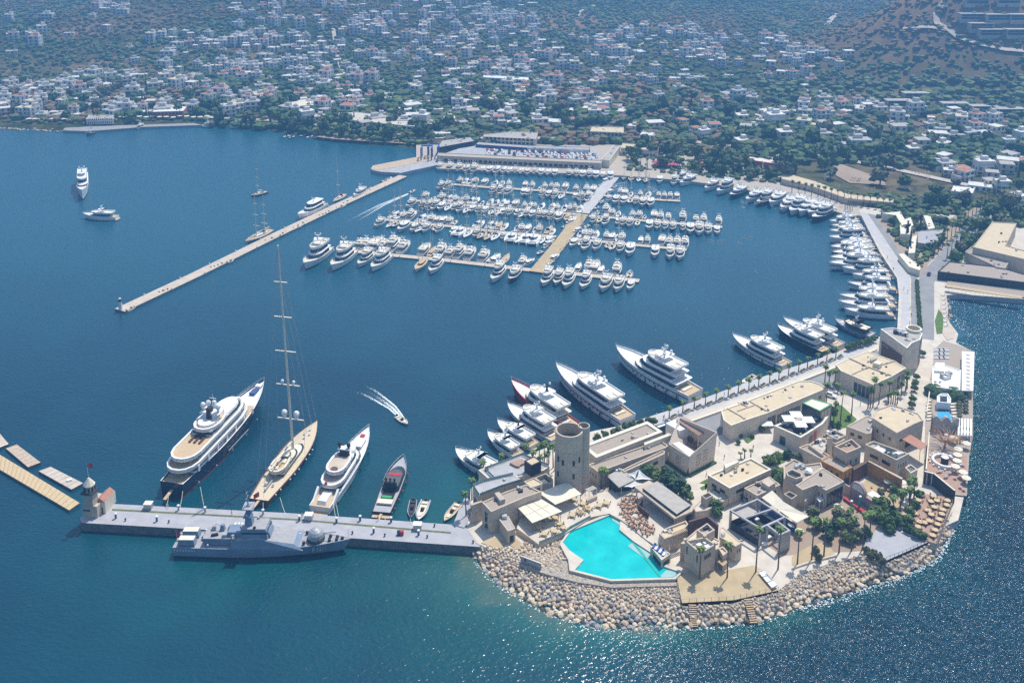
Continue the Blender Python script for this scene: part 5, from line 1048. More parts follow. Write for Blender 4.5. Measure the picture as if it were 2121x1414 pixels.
for i, x in enumerate(((912,778),(940,795),(965,812),(990,832),(1012,850),(1035,868))):
    q = P(*q7(*x)[0], 6.55); lounger(q.x, q.y, q.z, R(58), f"{'blue' if i % 2 == 0 else 'white'} lounger on the raised pool sun deck, {nth(i+1)} from left", 'blue' if i % 2 == 0 else 'white')
def parasol(x, y, z, r, h, label, m='cream', closed=False, group=None, n=8, sq=False):
    o = thing('parasol', label, 'umbrella', (x, y, z), group, 0, True); MB().tube((0,0,0), (0,0,h), .05, .05, 'white', 5).build('pole', o)
    mb = MB()
    if closed: mb.tube((0,0,h*.35), (0,0,h), .22, .05, m, 7)
    else:
        k = 4 if sq else n; q = [(r*math.cos(2*math.pi*i/k+.785*sq), r*math.sin(2*math.pi*i/k+.785*sq), h-r*.16) for i in range(k)]; e = [(a, b, c-.2) for a, b, c in q]
        for i in range(k): mb.poly([q[i], q[(i+1) % k], (0,0,h+r*.08)], m); mb.poly([e[i], e[(i+1) % k], q[(i+1) % k], q[i]], m)
    mb.build('canopy', o); return o
for i, x in enumerate(((962,760),(1098,850))): q = P(*q7(*x)[0], 6.55); parasol(q.x, q.y, q.z, 1.5, 3, f"closed white umbrella at the {'left' if i == 0 else 'right'} of the raised pool sun deck", 'white', True, 'closed umbrellas on the sun deck')
# round basin and sign on the rocks
q = P(1168.5, 1148, 3.6); o = thing('round_basin', "round stone basin of murky water set in rocks beside the pool", 'basin', (q.x, q.y, 2.2)); mb = MB(); mb.loft([ring(q.x, q.y, 2.15, 2.2, 28), ring(q.x, q.y, 2.15, 3.7, 28), ring(q.x, q.y, 1.72, 3.7, 28), ring(q.x, q.y, 1.72, 2.8, 28)], 'stone'); mb.build('rim', o); mat('murky', (.16,.17,.08), .2, .35, 2); MB().poly(ring(q.x, q.y, 1.73, 2.9, 28), 'murky').build('basin_water', o)
a, b = P(1078.5, 1163, 3.3), P(1121, 1179, 3.3); e = b-a; ang = math.atan2(e.y, e.x); cc = (a+b)/2; o = thing('club_signboard', "long white signboard with a blue round logo facing the sea on the rocks", 'sign', tuple(cc), None, ang, True)
MB().box((0, 0, 0), (e.length, .16, 2.1), 'greyroof').build('panel', o); MB().box((0, .0, 2.1), (e.length+.15, .25, .12), 'white').build('frame', o)
mb = MB(); mb.add([(-2.0+.45*math.cos(k*.52), -.10, 1.35+.55*math.sin(k*.52)) for k in range(12)], [list(range(12))], 'cloth_blue'); mb.build('logo', o)
for s_ in (-1, 1): MB().box((s_*e.length*.45, .1, -1.4), (.14, .14, 1.5), 'metal').build('post', o)
# sand platform with posts, stair
mb = MB(); mb.prism(flat(qx(1400,1190, 1445,1180, 1480,1185, 1560,1170, 1582,1180, 1612,1222, 1520,1242, 1412,1248), 3.6), -1.5, 3.6, 'dark', mtop='sand'); struct('sand_platform', mb)
rail(qx(1401,1192, 1412,1247, 1520,1241, 1612,1221), 3.6, "low post fence along the seaward edge of the sand platform", 1.1, 'metal', 'post_fence', 2.0, 'dark', False, 'fence')
def steps(a, b, w, z0, z1, label, m='wood'):
    A_, B_ = P(*a, z0), P(*b, z1); o = thing('sea_steps', label, 'stairs', tuple(A_)); d = B_-A_; n = 11; ang = math.atan2(d.y, d.x)
    for k in range(n): q = A_.lerp(B_, (k+.5)/n); MB().box((q.x, q.y, q.z-.12), (d.length/n*.75, w, .12), m, ang).build('step', o)
    s = Vector((-math.sin(ang), math.cos(ang), 0))*w/2
    for sg in (-1, 1): mb = MB(); mb.tube(tuple(A_+s*sg+Vector((0,0,-.2))), tuple(B_+s*sg+Vector((0,0,-.2))), .12, .12, 'dark', 4); mb.build('stringer', o)
steps((1434,1250), (1438,1298), 2.2, 3.6, .4, "timber steps descending rocks from the left part of the sand platform"); steps((1548,1238), (1562,1290), 2.2, 3.6, .4, "timber steps down the rocks at the right part of the sand platform")
mb = MB(); o = thing('white_gangway', "white slatted walkway ramp at the right edge of the sand platform", 'walkway', tuple(P(1577,1185,4.6)))
a, b, c2, d = [P(*x, 4.4) for x in qF(1050,945, 1115,925, 1290,1115, 1225,1150)]; MB().prism([(p.x, p.y) for p in (a, b, c2, d)], 4.2, 4.4, 'white', bottom=True).build('deck', o)
for k in (0, .33, .66, 1): p, q = a.lerp(d, k), b.lerp(c2, k); e = q-p; MB().box(((p.x+q.x)/2, (p.y+q.y)/2, 4.4), (e.length, .25, .25), 'steel', math.atan2(e.y, e.x)).build('cross_bar', o)
# black framed pavilion
o = thing('frame_pavilion', "dark-walled pavilion under a grid of grey concrete beams", 'building', tuple(P(*qF(1050,260)[0], Z)))
fr = [P(*x, 9.5) for x in qF(700,160, 1040,20, 1385,245, 1070,385)]; fr2 = [P(*x, 9.5) for x in qF(1165,350, 1285,295, 1445,415, 1325,470)]
def beam(p, q, z, m='concrete', w=.55, h=.55, nm='beam'): e = q-p; MB().box(((p.x+q.x)/2, (p.y+q.y)/2, z), (e.length+w, w, h), m, math.atan2(e.y, e.x)).build(nm, o)
for qd in (fr, fr2):
    for i in range(4): beam(qd[i], qd[(i+1) % 4], 9.0+.003*i)
beam(fr[0].lerp(fr[3], .45), fr[1].lerp(fr[2], .55), 9.012)
for p in fr+fr2: MB().box((p.x, p.y, Z), (.7,.7,6.5), 'concrete').build('column', o)
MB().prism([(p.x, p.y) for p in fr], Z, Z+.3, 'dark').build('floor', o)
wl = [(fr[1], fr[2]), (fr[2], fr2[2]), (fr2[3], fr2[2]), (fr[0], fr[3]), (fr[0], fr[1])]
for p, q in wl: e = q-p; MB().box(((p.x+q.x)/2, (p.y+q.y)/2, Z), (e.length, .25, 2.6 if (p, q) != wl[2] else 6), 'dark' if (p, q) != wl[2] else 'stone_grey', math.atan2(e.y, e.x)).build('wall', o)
patch(o, qF(705,165, 890,100, 1040,180, 860,280), 8.6, 'greyroof', 'louvre_roof'); 
for x in ((1030,290),(1180,520),(1130,600),(1160,200),(600,-50),(850,400),(900,480)): q = P(*qF(*x)[0], Z+.3); MB().box((q.x, q.y, Z+.3), (1.8,1,.7), 'white' if x[0] > 1000 else 'deckgrey', .5).build('sofa', o)
# canvas marquee with long sagging roof
sg = [P(*x, z) for x, z in zip(q8(790,740, 940,640, 1100,800, 1270,900, 1450,1000, 1280,1090, 1010,900), (7.4,8.6,8.2,8,7.6,6.8,7.0))]
o = thing('canvas_marquee', "long sand-coloured canvas roof with scalloped edge behind the beam-grid pavilion", 'canopy', tuple(sum(sg, Vector())/7*Vector((1,1,0))+Vector((0,0,Z)))); mb = MB(); mb.poly([tuple(p) for p in sg], 'cream'); mb.poly([(p.x, p.y, p.z-.1) for p in reversed(sg)], 'sandroof'); mb.build('canopy_roof', o)
for p in sg: MB().tube((p.x, p.y, Z), (p.x, p.y, p.z), .08, .08, 'dark', 5).build('post', o)
wp = [sg[0], sg[6], sg[5]]; 
for a, b in zip(wp, wp[1:]): e = b-a; MB().box(((a.x+b.x)/2, (a.y+b.y)/2, Z), (e.length, .15, 3.2), 'cloth_blue', math.atan2(e.y, e.x)).build('side_screen', o)
# plaza block etc
o = bld('plaza_shop', "flat sand-roofed stone shop in mid plaza with cream rim and vents", 'building', q8(40,425, 640,182, 930,345, 345,610), 9.6, 'stone', 'sandroof', .6, cap='cream', t=.6); units(o, q8(400,400, 420,350, 660,330, 330,460), 9.0, 10, 4, .8); win(o, 'L', .3, .6, .5, 3.4, 1, 'dark')
bld('plaza_shop', "low stone block attached to the back of the mid-plaza shop", 'building', q8(265,268, 450,210, 480,235, 290,330), 11.0, 'cream', 'cream', .1, t=.2, zb=8.5)
o = bld('stone_house', "grey-roofed stone house with square roof tank, right of mid-plaza shop", 'building', q8(545,605, 900,445, 1055,560, 730,715), 8.0, 'stone', 'gravelroof', .3); patch(o, q8(790,520, 880,455, 985,535, 890,590), 9.6, 'stone', 'tank_enclosure', 7.7); units(o, q8(720,560, 760,580), 7.7, 2, 2)
bld('stone_house', "low stone terrace house with chimney box left of the beam-grid pavilion", 'building', q7(1390,290, 1680,0, 1850,80, 1830,180, 1560,330, 1420,350), 5.6, 'stone', 'paving', .25)
bld('chimney_box', "square stone chimney box on the low terrace left of the mid-plaza shop", 'chimney', q7(1488,150, 1575,110, 1632,150, 1545,195), 8.6, 'stone', 'dark', .4, zb=5.3, t=.3)
o = bld('stone_house', "stone house with rounded turret roof and broad gravel roof in the village middle", 'building', q8(1270,570, 1640,320, 1945,515, 1690,640, 1555,560, 1365,635), 9.6, 'stone', 'gravelroof', .2); win(o, 'R', .05, .95, .3, 5.4, 5, 'glass', frame='dark')
o = bld('stone_house', "stone house with open parapet cells and white cloth beside the round turret house", 'building', q8(1100,290, 1240,200, 1400,280, 1620,250, 1640,320, 1280,570, 1100,470), 8.8, 'stone', 'gravelroof', .5); units(o, q8(1300,300, 1350,280, 1400,350, 1250,330), 8.3, 12, 9, 1)
bld('stone_turret', "small hexagonal parapeted stone turret on the open-celled house", 'tower', q8(1130,380, 1210,340, 1350,400, 1365,450, 1270,480, 1150,430), 10.6, 'stone', 'dark', 1.0, zb=8)
MB(); q = P(*q8(1450,370)[0], 9.6); tag(MB().ball((q.x, q.y, 9.6), 1.4, 'white', .5, 7, 4, rnd, .3).build('heaped_cloth'), "heap of white cloth on the village roof beside the turret", 'cloth')
bld('stone_turret', "square open-topped stone chimney tower beside the canvas marquee", 'tower', q8(1100,690, 1180,650, 1290,710, 1210,760), 8.2, 'stone', 'dark', .8, t=.3)
o = bld('stone_house', "long narrow stone house running behind the turret houses to the ochre doorway", 'building', q8(1310,40, 1440,-10, 1640,90, 2020,340, 1950,385, 1600,190), 8.4, 'stone', 'gravelroof', .4)
o = bld('courtyard_house', "stone house with planted brown roof court, above the ochre-walled patio", 'building', qA(185,280, 410,180, 540,290, 350,370), 13.2, 'stone', 'terracotta', 1.2); units(o, qA(300,270, 400,250, 370,320), 12, 14, 5, .8)
o = bld('ochre_house', "flat-roofed stone house with ochre doorway wall facing the patio", 'building', qA(0,470, 110,405, 425,555, 300,625), 8.8, 'ochre', 'gravelroof', .25); door(o, 'R', .5, 2, 3, 'dark'); win(o, 'R', .1, .3, 1, 3, 1, 'dark')
bld('green_roof_house', "narrow house with green-grey copper roof next to the ochre doorway", 'building', qA(425,555, 540,500, 625,475, 615,500, 440,600), 8.0, 'darkwood', 'leaf_olive', .05)
bld('patio_wall', "long ochre-faced wall with stone coping along the patio restaurant", 'wall', qA(620,475, 650,475, 1090,700, 1075,720), 8.2, 'ochre', 'stone', .03, t=.15, cap='stone')
o = bld('stone_house', "long pale stone house with skylight and roof gear, behind the ochre wall", 'building', qA(590,255, 700,210, 1175,380, 1010,465), 10.5, 'stone', 'greyroof', .8); patch(o, qA(715,300, 760,280, 870,335, 830,365), 10.3, 'white', 'roof_panel'); patch(o, qA(845,345, 870,305, 1000,370, 950,410), 10.2, 'glass', 'skylight'); units(o, qA(960,420, 1100,380, 1060,440), 9.8, 15, 6, 1.2); win(o, 'L', .55, .7, 4.3, 5.4, 1, 'dark')
bld('stone_house', "small white-fronted stone annex at the end of the long pale stone house", 'building', qA(1120,560, 1200,520, 1290,590, 1200,640), 6.8, 'plaster', 'concrete_dark', .5)
o = bld('big_stone_hall', "largest sand-roofed stone hall with rounded right corner above the village", 'building', qE(945,1190, 990,1080, 1190,1010, 1380,1060, 1560,1130, 1625,1220, 1500,1270, 1270,1390), 12.2, 'stone', 'sandroof', .35); win(o, 'R', .55, .9, 1, 5, 1, 'dark'); units(o, qE(1300,1080, 1500,1150), 11.9, 16, 4, .7)
bld('stone_house', "grey gravel-roofed wing left of the largest stone hall", 'building', qE(600,1300, 880,1150, 960,1200, 945,1330, 930,1390, 870,1400), 9.0, 'stone', 'gravelroof', .25)
o = canopy('awning', "terracotta slatted awning beside the largest stone hall", 'awning', qA(1035,160, 1170,110, 1425,265, 1330,325), 9.0, 'redroof', th=.15, post='wood'); patch(o, qA(1035,158, 1165,108, 1185,118, 1060,172), 9.3, 'cream', 'ridge_board')
for i, (x, lb) in enumerate((((20,180,150,130,330,190,200,250), "flat village roof with white flower pots left of the tall chimney slab"), ((60,110,180,60,340,130,220,190), "upper flat village roof beneath the palm lawn wall"))):
    o = bld('stone_house', lb, 'building', list(zip([1700+a/6.427 for a in x[::2]], [880+a/6.427 for a in x[1::2]])), 8.6+i*.7, 'stone', 'gravelroof', .8); units(o, list(zip([1700+a/6.427 for a in x[::2]], [880+a/6.427 for a in x[1::2]])), 7.8+i*.7, 30+i, 7, 1)
bld('chimney_slab', "tall pale chimney slab standing between village roofs", 'chimney', qA(80,160, 150,145, 165,165, 95,180), 12.0, 'plaster', 'dark', .2, t=.2)
o = bld('stone_house', "walled stone roof terrace with plant pots right of the white-umbrella cafe", 'building', qD(1250,1160, 1400,1060, 1500,1100, 1480,1210, 1430,1290), 9.2, 'stone', 'paving', .9); units(o, qD(1320,1140, 1420,1100, 1430,1190), 8.3, 18, 8, .9)
# cafe with four white umbrellas on its roof deck
o = bld('umbrella_cafe', "cafe building with roof deck under four square white umbrellas", 'building', qD(790,905, 880,870, 1520,780, 1445,880, 1260,1000, 1150,1065), 9.0, 'plaster', 'dark', .5, cap='cream', t=.8); win(o, 'R', .02, .3, .4, 4.4, 2, 'glass'); win(o, 'R', .35, .58, 1.6, 5, 1, 'red', frame='cream'); door(o, 'L', .35, 2.4, 3.4, 'glass')
o = bld('cafe_upper', "upper glazed pavilion with cream roof behind the four white umbrellas", 'building', qD(1170,605, 1290,545, 1565,620, 1405,715), 12.5, 'glass', 'cream', .12, cap='green_awn'); win(o, 'R', .1, .9, .5, 9, 3, 'stone', fr=False)
for i, x in enumerate(((1090,740),(985,793),(1245,810),(1145,868))): q = P(*qD(*x)[0], 11.4); parasol(q.x, q.y, 8.5, 3.1, 2.9, f"square white roof-deck umbrella, {('top','left','right','bottom')[i]} one of the four on the cafe", 'white', sq=True, group='white umbrellas on the cafe roof deck')
q = P(*qD(690,850)[0], 6.0); parasol(q.x, q.y, Z, 3.3, 3.3, "square white umbrella in the garden before the long shop building", 'white', sq=True)
# long shop building
o = bld('long_shops', "long curved-end shop building with sand roof along the quay road", 'building', qD(85,700, 390,590, 1130,305, 1280,310, 1400,345, 1490,398, 1440,430, 700,740, 410,835, 222,905, 120,830), 9.4, 'plaster', 'sandroof', .35, cap='cream'); win(o, 'R', .01, .16, .3, 4.4, 2, 'glass', frame='dark'); win(o, 'R', .18, .6, .3, 4.0, 9, 'glass', frame='dark'); win(o, 'L', .1, .9, .8, 5, 1, 'glass')
for a, b in (((165,680),(400,815)), ((300,720),(530,640)), ((470,590),(690,715)), ((310,610),(440,660))):
    p, q = P(*qD(*a)[0], 9.06), P(*qD(*b)[0], 9.06); e = q-p; MB().box(((p.x+q.x)/2, (p.y+q.y)/2, 9.05), (e.length, .25, .45), 'plaster', math.atan2(e.y, e.x)).build('roof_kerb', o)
units(o, qD(350,620, 430,600, 500,610, 420,640), 9.05, 19, 7, .8); units(o, qD(550,590, 680,540, 930,460, 980,420, 1200,340), 9.05, 20, 6, .6)
# square glass fronted shop building
o = bld('square_shops', "square shop building with four-part sand roof, glass fronts behind tall palms", 'building', qE(455,480, 640,390, 880,300, 1240,430, 1395,525, 1200,640, 1000,730, 950,745, 670,625, 520,560), 10.2, 'plaster', 'sandroof', .25, cap='cream'); win(o, 'L', .12, .9, .3, 5.2, 4, 'glass', frame='plaster'); win(o, 'R', .42, .62, .3, 5.2, 2, 'glass', frame='plaster'); win(o, 'R', .08, .38, .3, 5.0, 1, 'pinkwall', frame='plaster'); win(o, 'R', .7, .95, .3, 5.2, 2, 'glass', frame='plaster')
for a, b in (((630,400),(890,520)), ((890,520),(1200,635)), ((890,520),(670,620)), ((1070,490),(1240,440))):
    p, q = P(*qE(*a)[0], 9.96), P(*qE(*b)[0], 9.96); e = q-p; MB().box(((p.x+q.x)/2, (p.y+q.y)/2, 9.95), (e.length, .3, .55), 'plaster', math.atan2(e.y, e.x)).build('roof_kerb', o)
patch(o, qE(950,455, 1010,420, 1080,455, 1040,480), 12.0, 'cream', 'lift_head', 9.9); patch(o, qE(915,395, 960,370, 1010,375, 1000,400, 930,430), 11.2, 'stone_grey', 'roof_tank', 9.9); units(o, qE(770,480, 680,560, 960,620, 1100,550, 1215,500), 9.95, 21, 5, .6)
# tall building with brown louvred front
o = bld('cinema_building', "tall pale building with brown louvred panels at the causeway's south end", 'building', qx(1824,681, 1849,678, 1911,690, 1906,703, 1889,710, 1879,721), 16.5, 'plaster', 'greyroof', .4, cap='white'); win(o, 'L', .08, .86, .8, 9.2, 1, 'darkwood', frame='plaster'); win(o, 'R', .0, .32, .3, 12, 1, 'darkwood', fr=False); win(o, 'R', .40, .68, .6, 10.5, 2, 'glass', frame='plaster'); win(o, 'E', .05, .95, .3, 12.5, 1, 'darkwood', fr=False)
units(o, qx(1850,690, 1870,695, 1885,702, 1895,692, 1860,685), 16.1, 22, 14, 1.3)
e = edge_of(o, 'L'); a, b, nn = e; u_ = (b-a).normalized(); cpt = a.lerp(b, .5)+nn*.06
lb_ = MB(); fr_ = random.Random(2)
for row_, (s0, s1, z_) in enumerate(((.10, .92, 11.6), (.14, .34, 10.3))):
    x_ = s0
    while x_ < s1:
        w_ = fr_.uniform(.03, .08); q = a.lerp(b, x_+w_/2)+nn*.06; lb_.box((q.x, q.y, Z+z_-2.7), ((b-a).length*w_*.8, .08, .45), 'greyroof', math.atan2(u_.y, u_.x)); x_ += w_+.015
lb_.build('facade_lettering', o)
MB().loft([ring(P(1893,680,17).x, P(1893,680,17).y, 3.2, 13, 16), ring(P(1893,680,17).x, P(1893,680,17).y, 3.4, 17.2, 16), ring(P(1893,680,17).x, P(1893,680,17).y, 2.6, 17.2, 16)], 'cream').build('curved_parapet', o)
# low wall along the quay road
w = W3(qx(1380,893, 1500,850, 1640,798, 1745,757, 1815,725), Z); o = thing('road_wall', "long low white wall between the palm quay and the road", 'wall', tuple(w[0]))
for a, b in zip(w, w[1:]): e = b-a; MB().box(((a.x+b.x)/2, (a.y+b.y)/2, Z+.02), (e.length+.3, .9, .8), 'cream', math.atan2(e.y, e.x)).build('wall_section', o)
# east deck restaurants over the water
mb = MB(); mb.prism(flat(qC(215,640, 290,150, 350,95, 470,130, 590,180, 578,480, 578,820, 550,980, 530,1290, 440,1280, 200,1100, 215,700), 3.2), -1, 3.2, 'concrete_dark', mtop='gravelroof'); struct('east_deck', mb)
sheet_ = lambda nm, px, z, m: struct(nm, MB().poly([(a, b, z) for a, b in flat(px, z)], m))
sheet_('red_deck', qC(240,980, 530,980, 520,1290, 430,1240, 330,1150, 210,1100), 3.215, 'terracotta')
rw = canopy('white_pergola', "long white pergola of round-holed panels along the east waterfront", 'pergola', qC(492,175, 590,182, 580,480, 490,478), 6.6, 'white', th=.2, zb=3.2)
for k in range(10): 
    q = P(*qC(540, 205+k*29)[0], 6.62); MB().cyl((q.x, q.y, 6.61), .9, .04, 'greyroof', 12).build('round_opening', rw)
canopy('white_pergola', "open white square-beamed pergola at the lower end of the east waterfront", 'pergola', qC(460,690, 575,695, 572,825, 455,820), 6.4, 'white', slats=5, zb=3.2)
o = bld('deck_kitchen', "white flat-roofed kitchen block with grey roof kit on the east deck", 'building', qC(265,300, 300,258, 485,320, 480,475, 300,450, 260,420), 7.0, 'white', 'white', .3, zb=3.2); units(o, qC(330,380, 400,330, 440,400, 350,400), 6.7, 24, 12, 1.6); patch(o, qC(285,265, 360,262, 355,330, 280,325), 7.6, 'white', 'roof_panel', 6.6)
for i, (a, b) in enumerate(((290,470),(430,500))):
    q = P(*qC(a, b)[0], 5); o2 = thing('round_hedge', f"dark rounded hedge mass {'left' if i == 0 else 'right'} of the white kitchen's garden door", 'hedge', (q.x, q.y, 3.2)); MB().ball((q.x, q.y, 4.0), 4.6, 'leaf_dark', .7, 12, 7, rnd, .1).build('foliage', o2)
o = bld('dj_pavilion', "small white pavilion with dark glazed centre on the east deck", 'pavilion', qC(300,520, 330,500, 385,500, 410,540, 405,575, 300,565), 6.6, 'white', 'white', .4, zb=3.2); patch(o, qC(325,520, 378,520, 378,560, 325,560), 6.7, 'glass', 'skylight', 6.2)
o = thing('deck_pool', "small pool with bright blue tiles on the east deck", 'pool', tuple(P(1955,845,3.2))); patch(o, qC(310,570, 400,575, 410,650, 310,640), 3.5, 'navy', 'dark_water', 3.2); patch(o, qC(305,640, 395,640, 415,700, 405,735, 340,705, 295,715), 3.52, 'sky_blue', 'blue_tiles', 3.2)
o = thing('arched_wall', "grey wave-topped wall behind the tree sculpture on the east deck", 'wall', tuple(P(1955,880,3.2))); a, b = P(*qC(262,790)[0], 3.2), P(*qC(462,810)[0], 3.2); mb = MB(); u_ = b-a
top = [(f, 4.2+2.2*abs(math.sin(f*math.pi*2.5+.6))) for f in [k/24 for k in range(25)]]
for (f0, h0), (f1, h1) in zip(top, top[1:]):
    p, q = a.lerp(b, f0), a.lerp(b, f1); mb.add([(p.x, p.y, 3.2), (q.x, q.y, 3.2), (q.x, q.y, 3.2+h1), (p.x, p.y, 3.2+h0), (p.x, p.y+1.5, 3.2), (q.x, q.y+1.5, 3.2), (q.x, q.y+1.5, 3.2+h1), (p.x, p.y+1.5, 3.2+h0)], [[0,1,2,3],[5,4,7,6],[3,2,6,7]], 'greyroof')
mb.build('wall', o)
q = P(*qC(360,920)[0], 3.2); o = thing('tree_sculpture', "rusty branching tree sculpture with pale lamp in its middle, east deck", 'sculpture', (q.x, q.y, 3.2)); g = random.Random(5)
MB().tube((q.x, q.y, 3.2), (q.x, q.y, 6.5), .5, .3, 'terracotta', 7).build('trunk', o); mb = MB()
for k in range(70):
    a = g.uniform(0, 6.28); r0 = g.uniform(1, 7.5); z1 = g.uniform(6.5, 9); mb.tube((q.x+r0*.2*math.cos(a), q.y+r0*.2*math.sin(a), 6), (q.x+r0*math.cos(a), q.y+r0*math.sin(a), z1), .12, .03, 'orange', 3, False)
    mb.tube((q.x+r0*.6*math.cos(a), q.y+r0*.6*math.sin(a), z1-.6), (q.x+r0*math.cos(a+.3), q.y+r0*math.sin(a+.3), z1+.5), .08, .03, 'orange', 3, False)
mb.build('branches', o); MB().ball((q.x, q.y, 8.4), .7, 'white').build('lamp_globe', o)
q = P(*qC(358,1035)[0], 3.2); o = thing('round_bar', "round bar with white ring counter and stools on the east deck", 'bar', (q.x, q.y, 3.2)); MB().loft([ring(q.x, q.y, 4.4, 3.2, 28), ring(q.x, q.y, 4.4, 4.4, 28), ring(q.x, q.y, 3.6, 4.4, 28), ring(q.x, q.y, 3.6, 3.2, 28)], 'white').build('counter', o); MB().cyl((q.x, q.y, 3.2), 1.3, 2.4, 'dark', 14, mtop='white').build('bar_core', o)
for k in range(16): a = k*math.pi/8; MB().cyl((q.x+5.3*math.cos(a), q.y+5.3*math.sin(a), 3.2), .32, .8, 'white', 8).build('bar_stool', o)
o = thing('striped_screen', "curved dark screen wall of vertical grey strips below the red deck", 'wall', tuple(P(*qC(205,1105)[0], Z))); w = W3(qC(204,1100, 280,1120, 330,1160, 390,1210, 440,1250), 7.5); mb = MB(); m2_ = MB()
for a, b in zip(w, w[1:]):
    e = b-a; ang = math.atan2(e.y, e.x); mb.box(((a.x+b.x)/2, (a.y+b.y)/2, Z), (e.length, .4, 4.8), 'dark', ang); n = int(e.length/1.1)
    for k in range(n): p = a.lerp(b, (k+.5)/n); m2_.box((p.x, p.y-.3, Z), (.4, .12, 4.7), 'greyroof', ang)
    mb.box(((a.x+b.x)/2, (a.y+b.y)/2, 7.5), (e.length, .55, .15), 'cream', ang)
mb.build('wall', o); m2_.build('strips', o)
bld('deck_wall', "tall thin white wall dividing the village from the east deck", 'wall', qC(238,795, 246,795, 222,1080, 213,1080), 8.0, 'cream', 'cream', .05, t=.1)
bld('deck_wall', "long thin white wall along the plaza side of the east deck", 'wall', qC(262,320, 270,320, 226,640, 218,640), 5.2, 'cream', 'cream', .05, t=.1)
# tiled dining deck lower right and grey court
mb = MB(); mb.prism(flat(qB(1560,120, 1970,180, 1960,260, 1770,740, 1640,700, 1380,480), 3.9), -1, 3.9, 'stone_grey', mtop='terracotta'); struct('dining_deck', mb)
mb = MB(); mb.prism(flat(qB(920,640, 1240,490, 1650,690, 1660,720, 1150,945, 880,800), 3.6), -1, 3.6, 'dark', mtop='deckgrey'); struct('grey_court', mb)
rail(qB(1148,944, 1400,850, 1660,720), 3.6, "dark green railing round the sea side of the empty grey court", 1.2, 'dark', 'court_railing', 1.6, 'dark', False); rail(qB(1970,185, 1955,270, 1765,740), 3.9, "pale railing along the sea edge of the dining deck", 1.0, 'greyroof', 'deck_railing', 2.5, 'greyroof', True)
# arched gate wall and patio
o = thing('arch_wall', "pink wall with tall round-topped white arch facing the sea garden", 'wall', tuple(P(*qB(900,250)[0], Z))); a, b = P(*qB(640,200)[0], Z), P(*qB(1040,390)[0], Z)
a, b = P(*qA(310,900)[0], Z), P(*qA(740,1170)[0], Z); e = b-a; ang = math.atan2(e.y, e.x); n_ = Vector((math.sin(ang), -math.cos(ang), 0)); mb = MB(); mb.box(((a.x+b.x)/2, (a.y+b.y)/2, Z), (e.length, .5, 3.6), 'pinkwall', ang); mb.build('wall', o)
u_ = e.normalized(); c = a.lerp(b, .42); prof = [(3.1*math.cos(t_), 4.1+3.0*math.sin(t_)) for t_ in [math.pi*k/14 for k in range(15)]]; pf = [(3.1,0)]+prof+[(-3.1,0)]; pin = [(x*.84, z*.93 if z else 0) for x, z in pf]
def fp(x, z, off): q = c+u_*x+n_*off; return (q.x, q.y, Z+z)
MB().loft([[fp(x, z, -.5) for x, z in pf], [fp(x, z, .5) for x, z in pf], [fp(x, z, .5) for x, z in pin], [fp(x, z, .1) for x, z in pin]], 'pinkwall', closed=False).build('arch_surround', o)
up = [(x, z) for x, z in pin if z > 3.5]; MB().poly([fp(x, z, .15) for x, z in up], 'white').build('arch_panel', o); MB().poly([fp(x, z, .14) for x, z in ((2.6,0),(2.6,3.8),(-2.6,3.8),(-2.6,0))], 'dark').build('arch_opening', o)
sheet_('patio_floor', qA(560,780, 640,690, 1080,900, 1100,1180, 800,1100, 620,900), Z+.04, 'sand')
canopy('white_awning', "white flat awning beside the pink arch wall", 'awning', qA(620,915, 690,870, 810,950, 750,1000), 6.3, 'white', zb=Z)
for i, x in enumerate(((178,870),(295,815),(412,1010),(527,950))):
    q = P(*qA(x[0], x[1]+215)[0], Z) if i < 2 else P(*qA(x[0], x[1]+120)[0], Z)
    t_ = P(*qA(*x)[0], 7.4); o = thing('teal_column', f"glowing-topped teal column in the sea garden, {nth(i+1)} from left", 'column', (t_.x, t_.y, Z), 'teal garden columns'); MB().cyl((t_.x, t_.y, Z), .38, 4.5, 'teal', 10).build('shaft', o); MB().cyl((t_.x, t_.y, Z+4.5), .42, .35, 'white', 10).build('cap', o)
bld('red_bench', "long red cushioned bench under the pink arch wall", 'bench', qA(300,965, 330,950, 600,1140, 575,1160), 3.7, 'red', 'red', .05, t=.1)
for i, (x, lb, m) in enumerate((((1550,740,1600,720,1660,770,1600,800), "white box awning in the village garden", 'white'), ((1330,720,1370,700,1430,760,1400,790), "beige square awning beside the open-topped chimney tower", 'cream'))):
    canopy('small_awning', lb, 'awning', q8(*x), 6, m, zb=Z)
# garden and sand path before the right rocks
sheet_('sand_path', qB(0,895, 210,770, 420,710, 530,870, 130,980, 0,1010), Z+.05, 'sand'); sheet_('garden_soil', qx(1560,1080, 1640,1080, 1660,1000, 1830,1000, 1870,1010, 1800,1120, 1790,1140, 1700,1145, 1620,1150, 1590,1130), Z+.03, 'bare')
bld('sea_kerb', "low grey kerb wall along the top of the right-hand rocks", 'wall', qB(0,1020, 130,975, 300,925, 540,865, 545,880, 300,942, 130,995, 0,1040), 3.3, 'plaster', 'plaster', .02, t=.1)
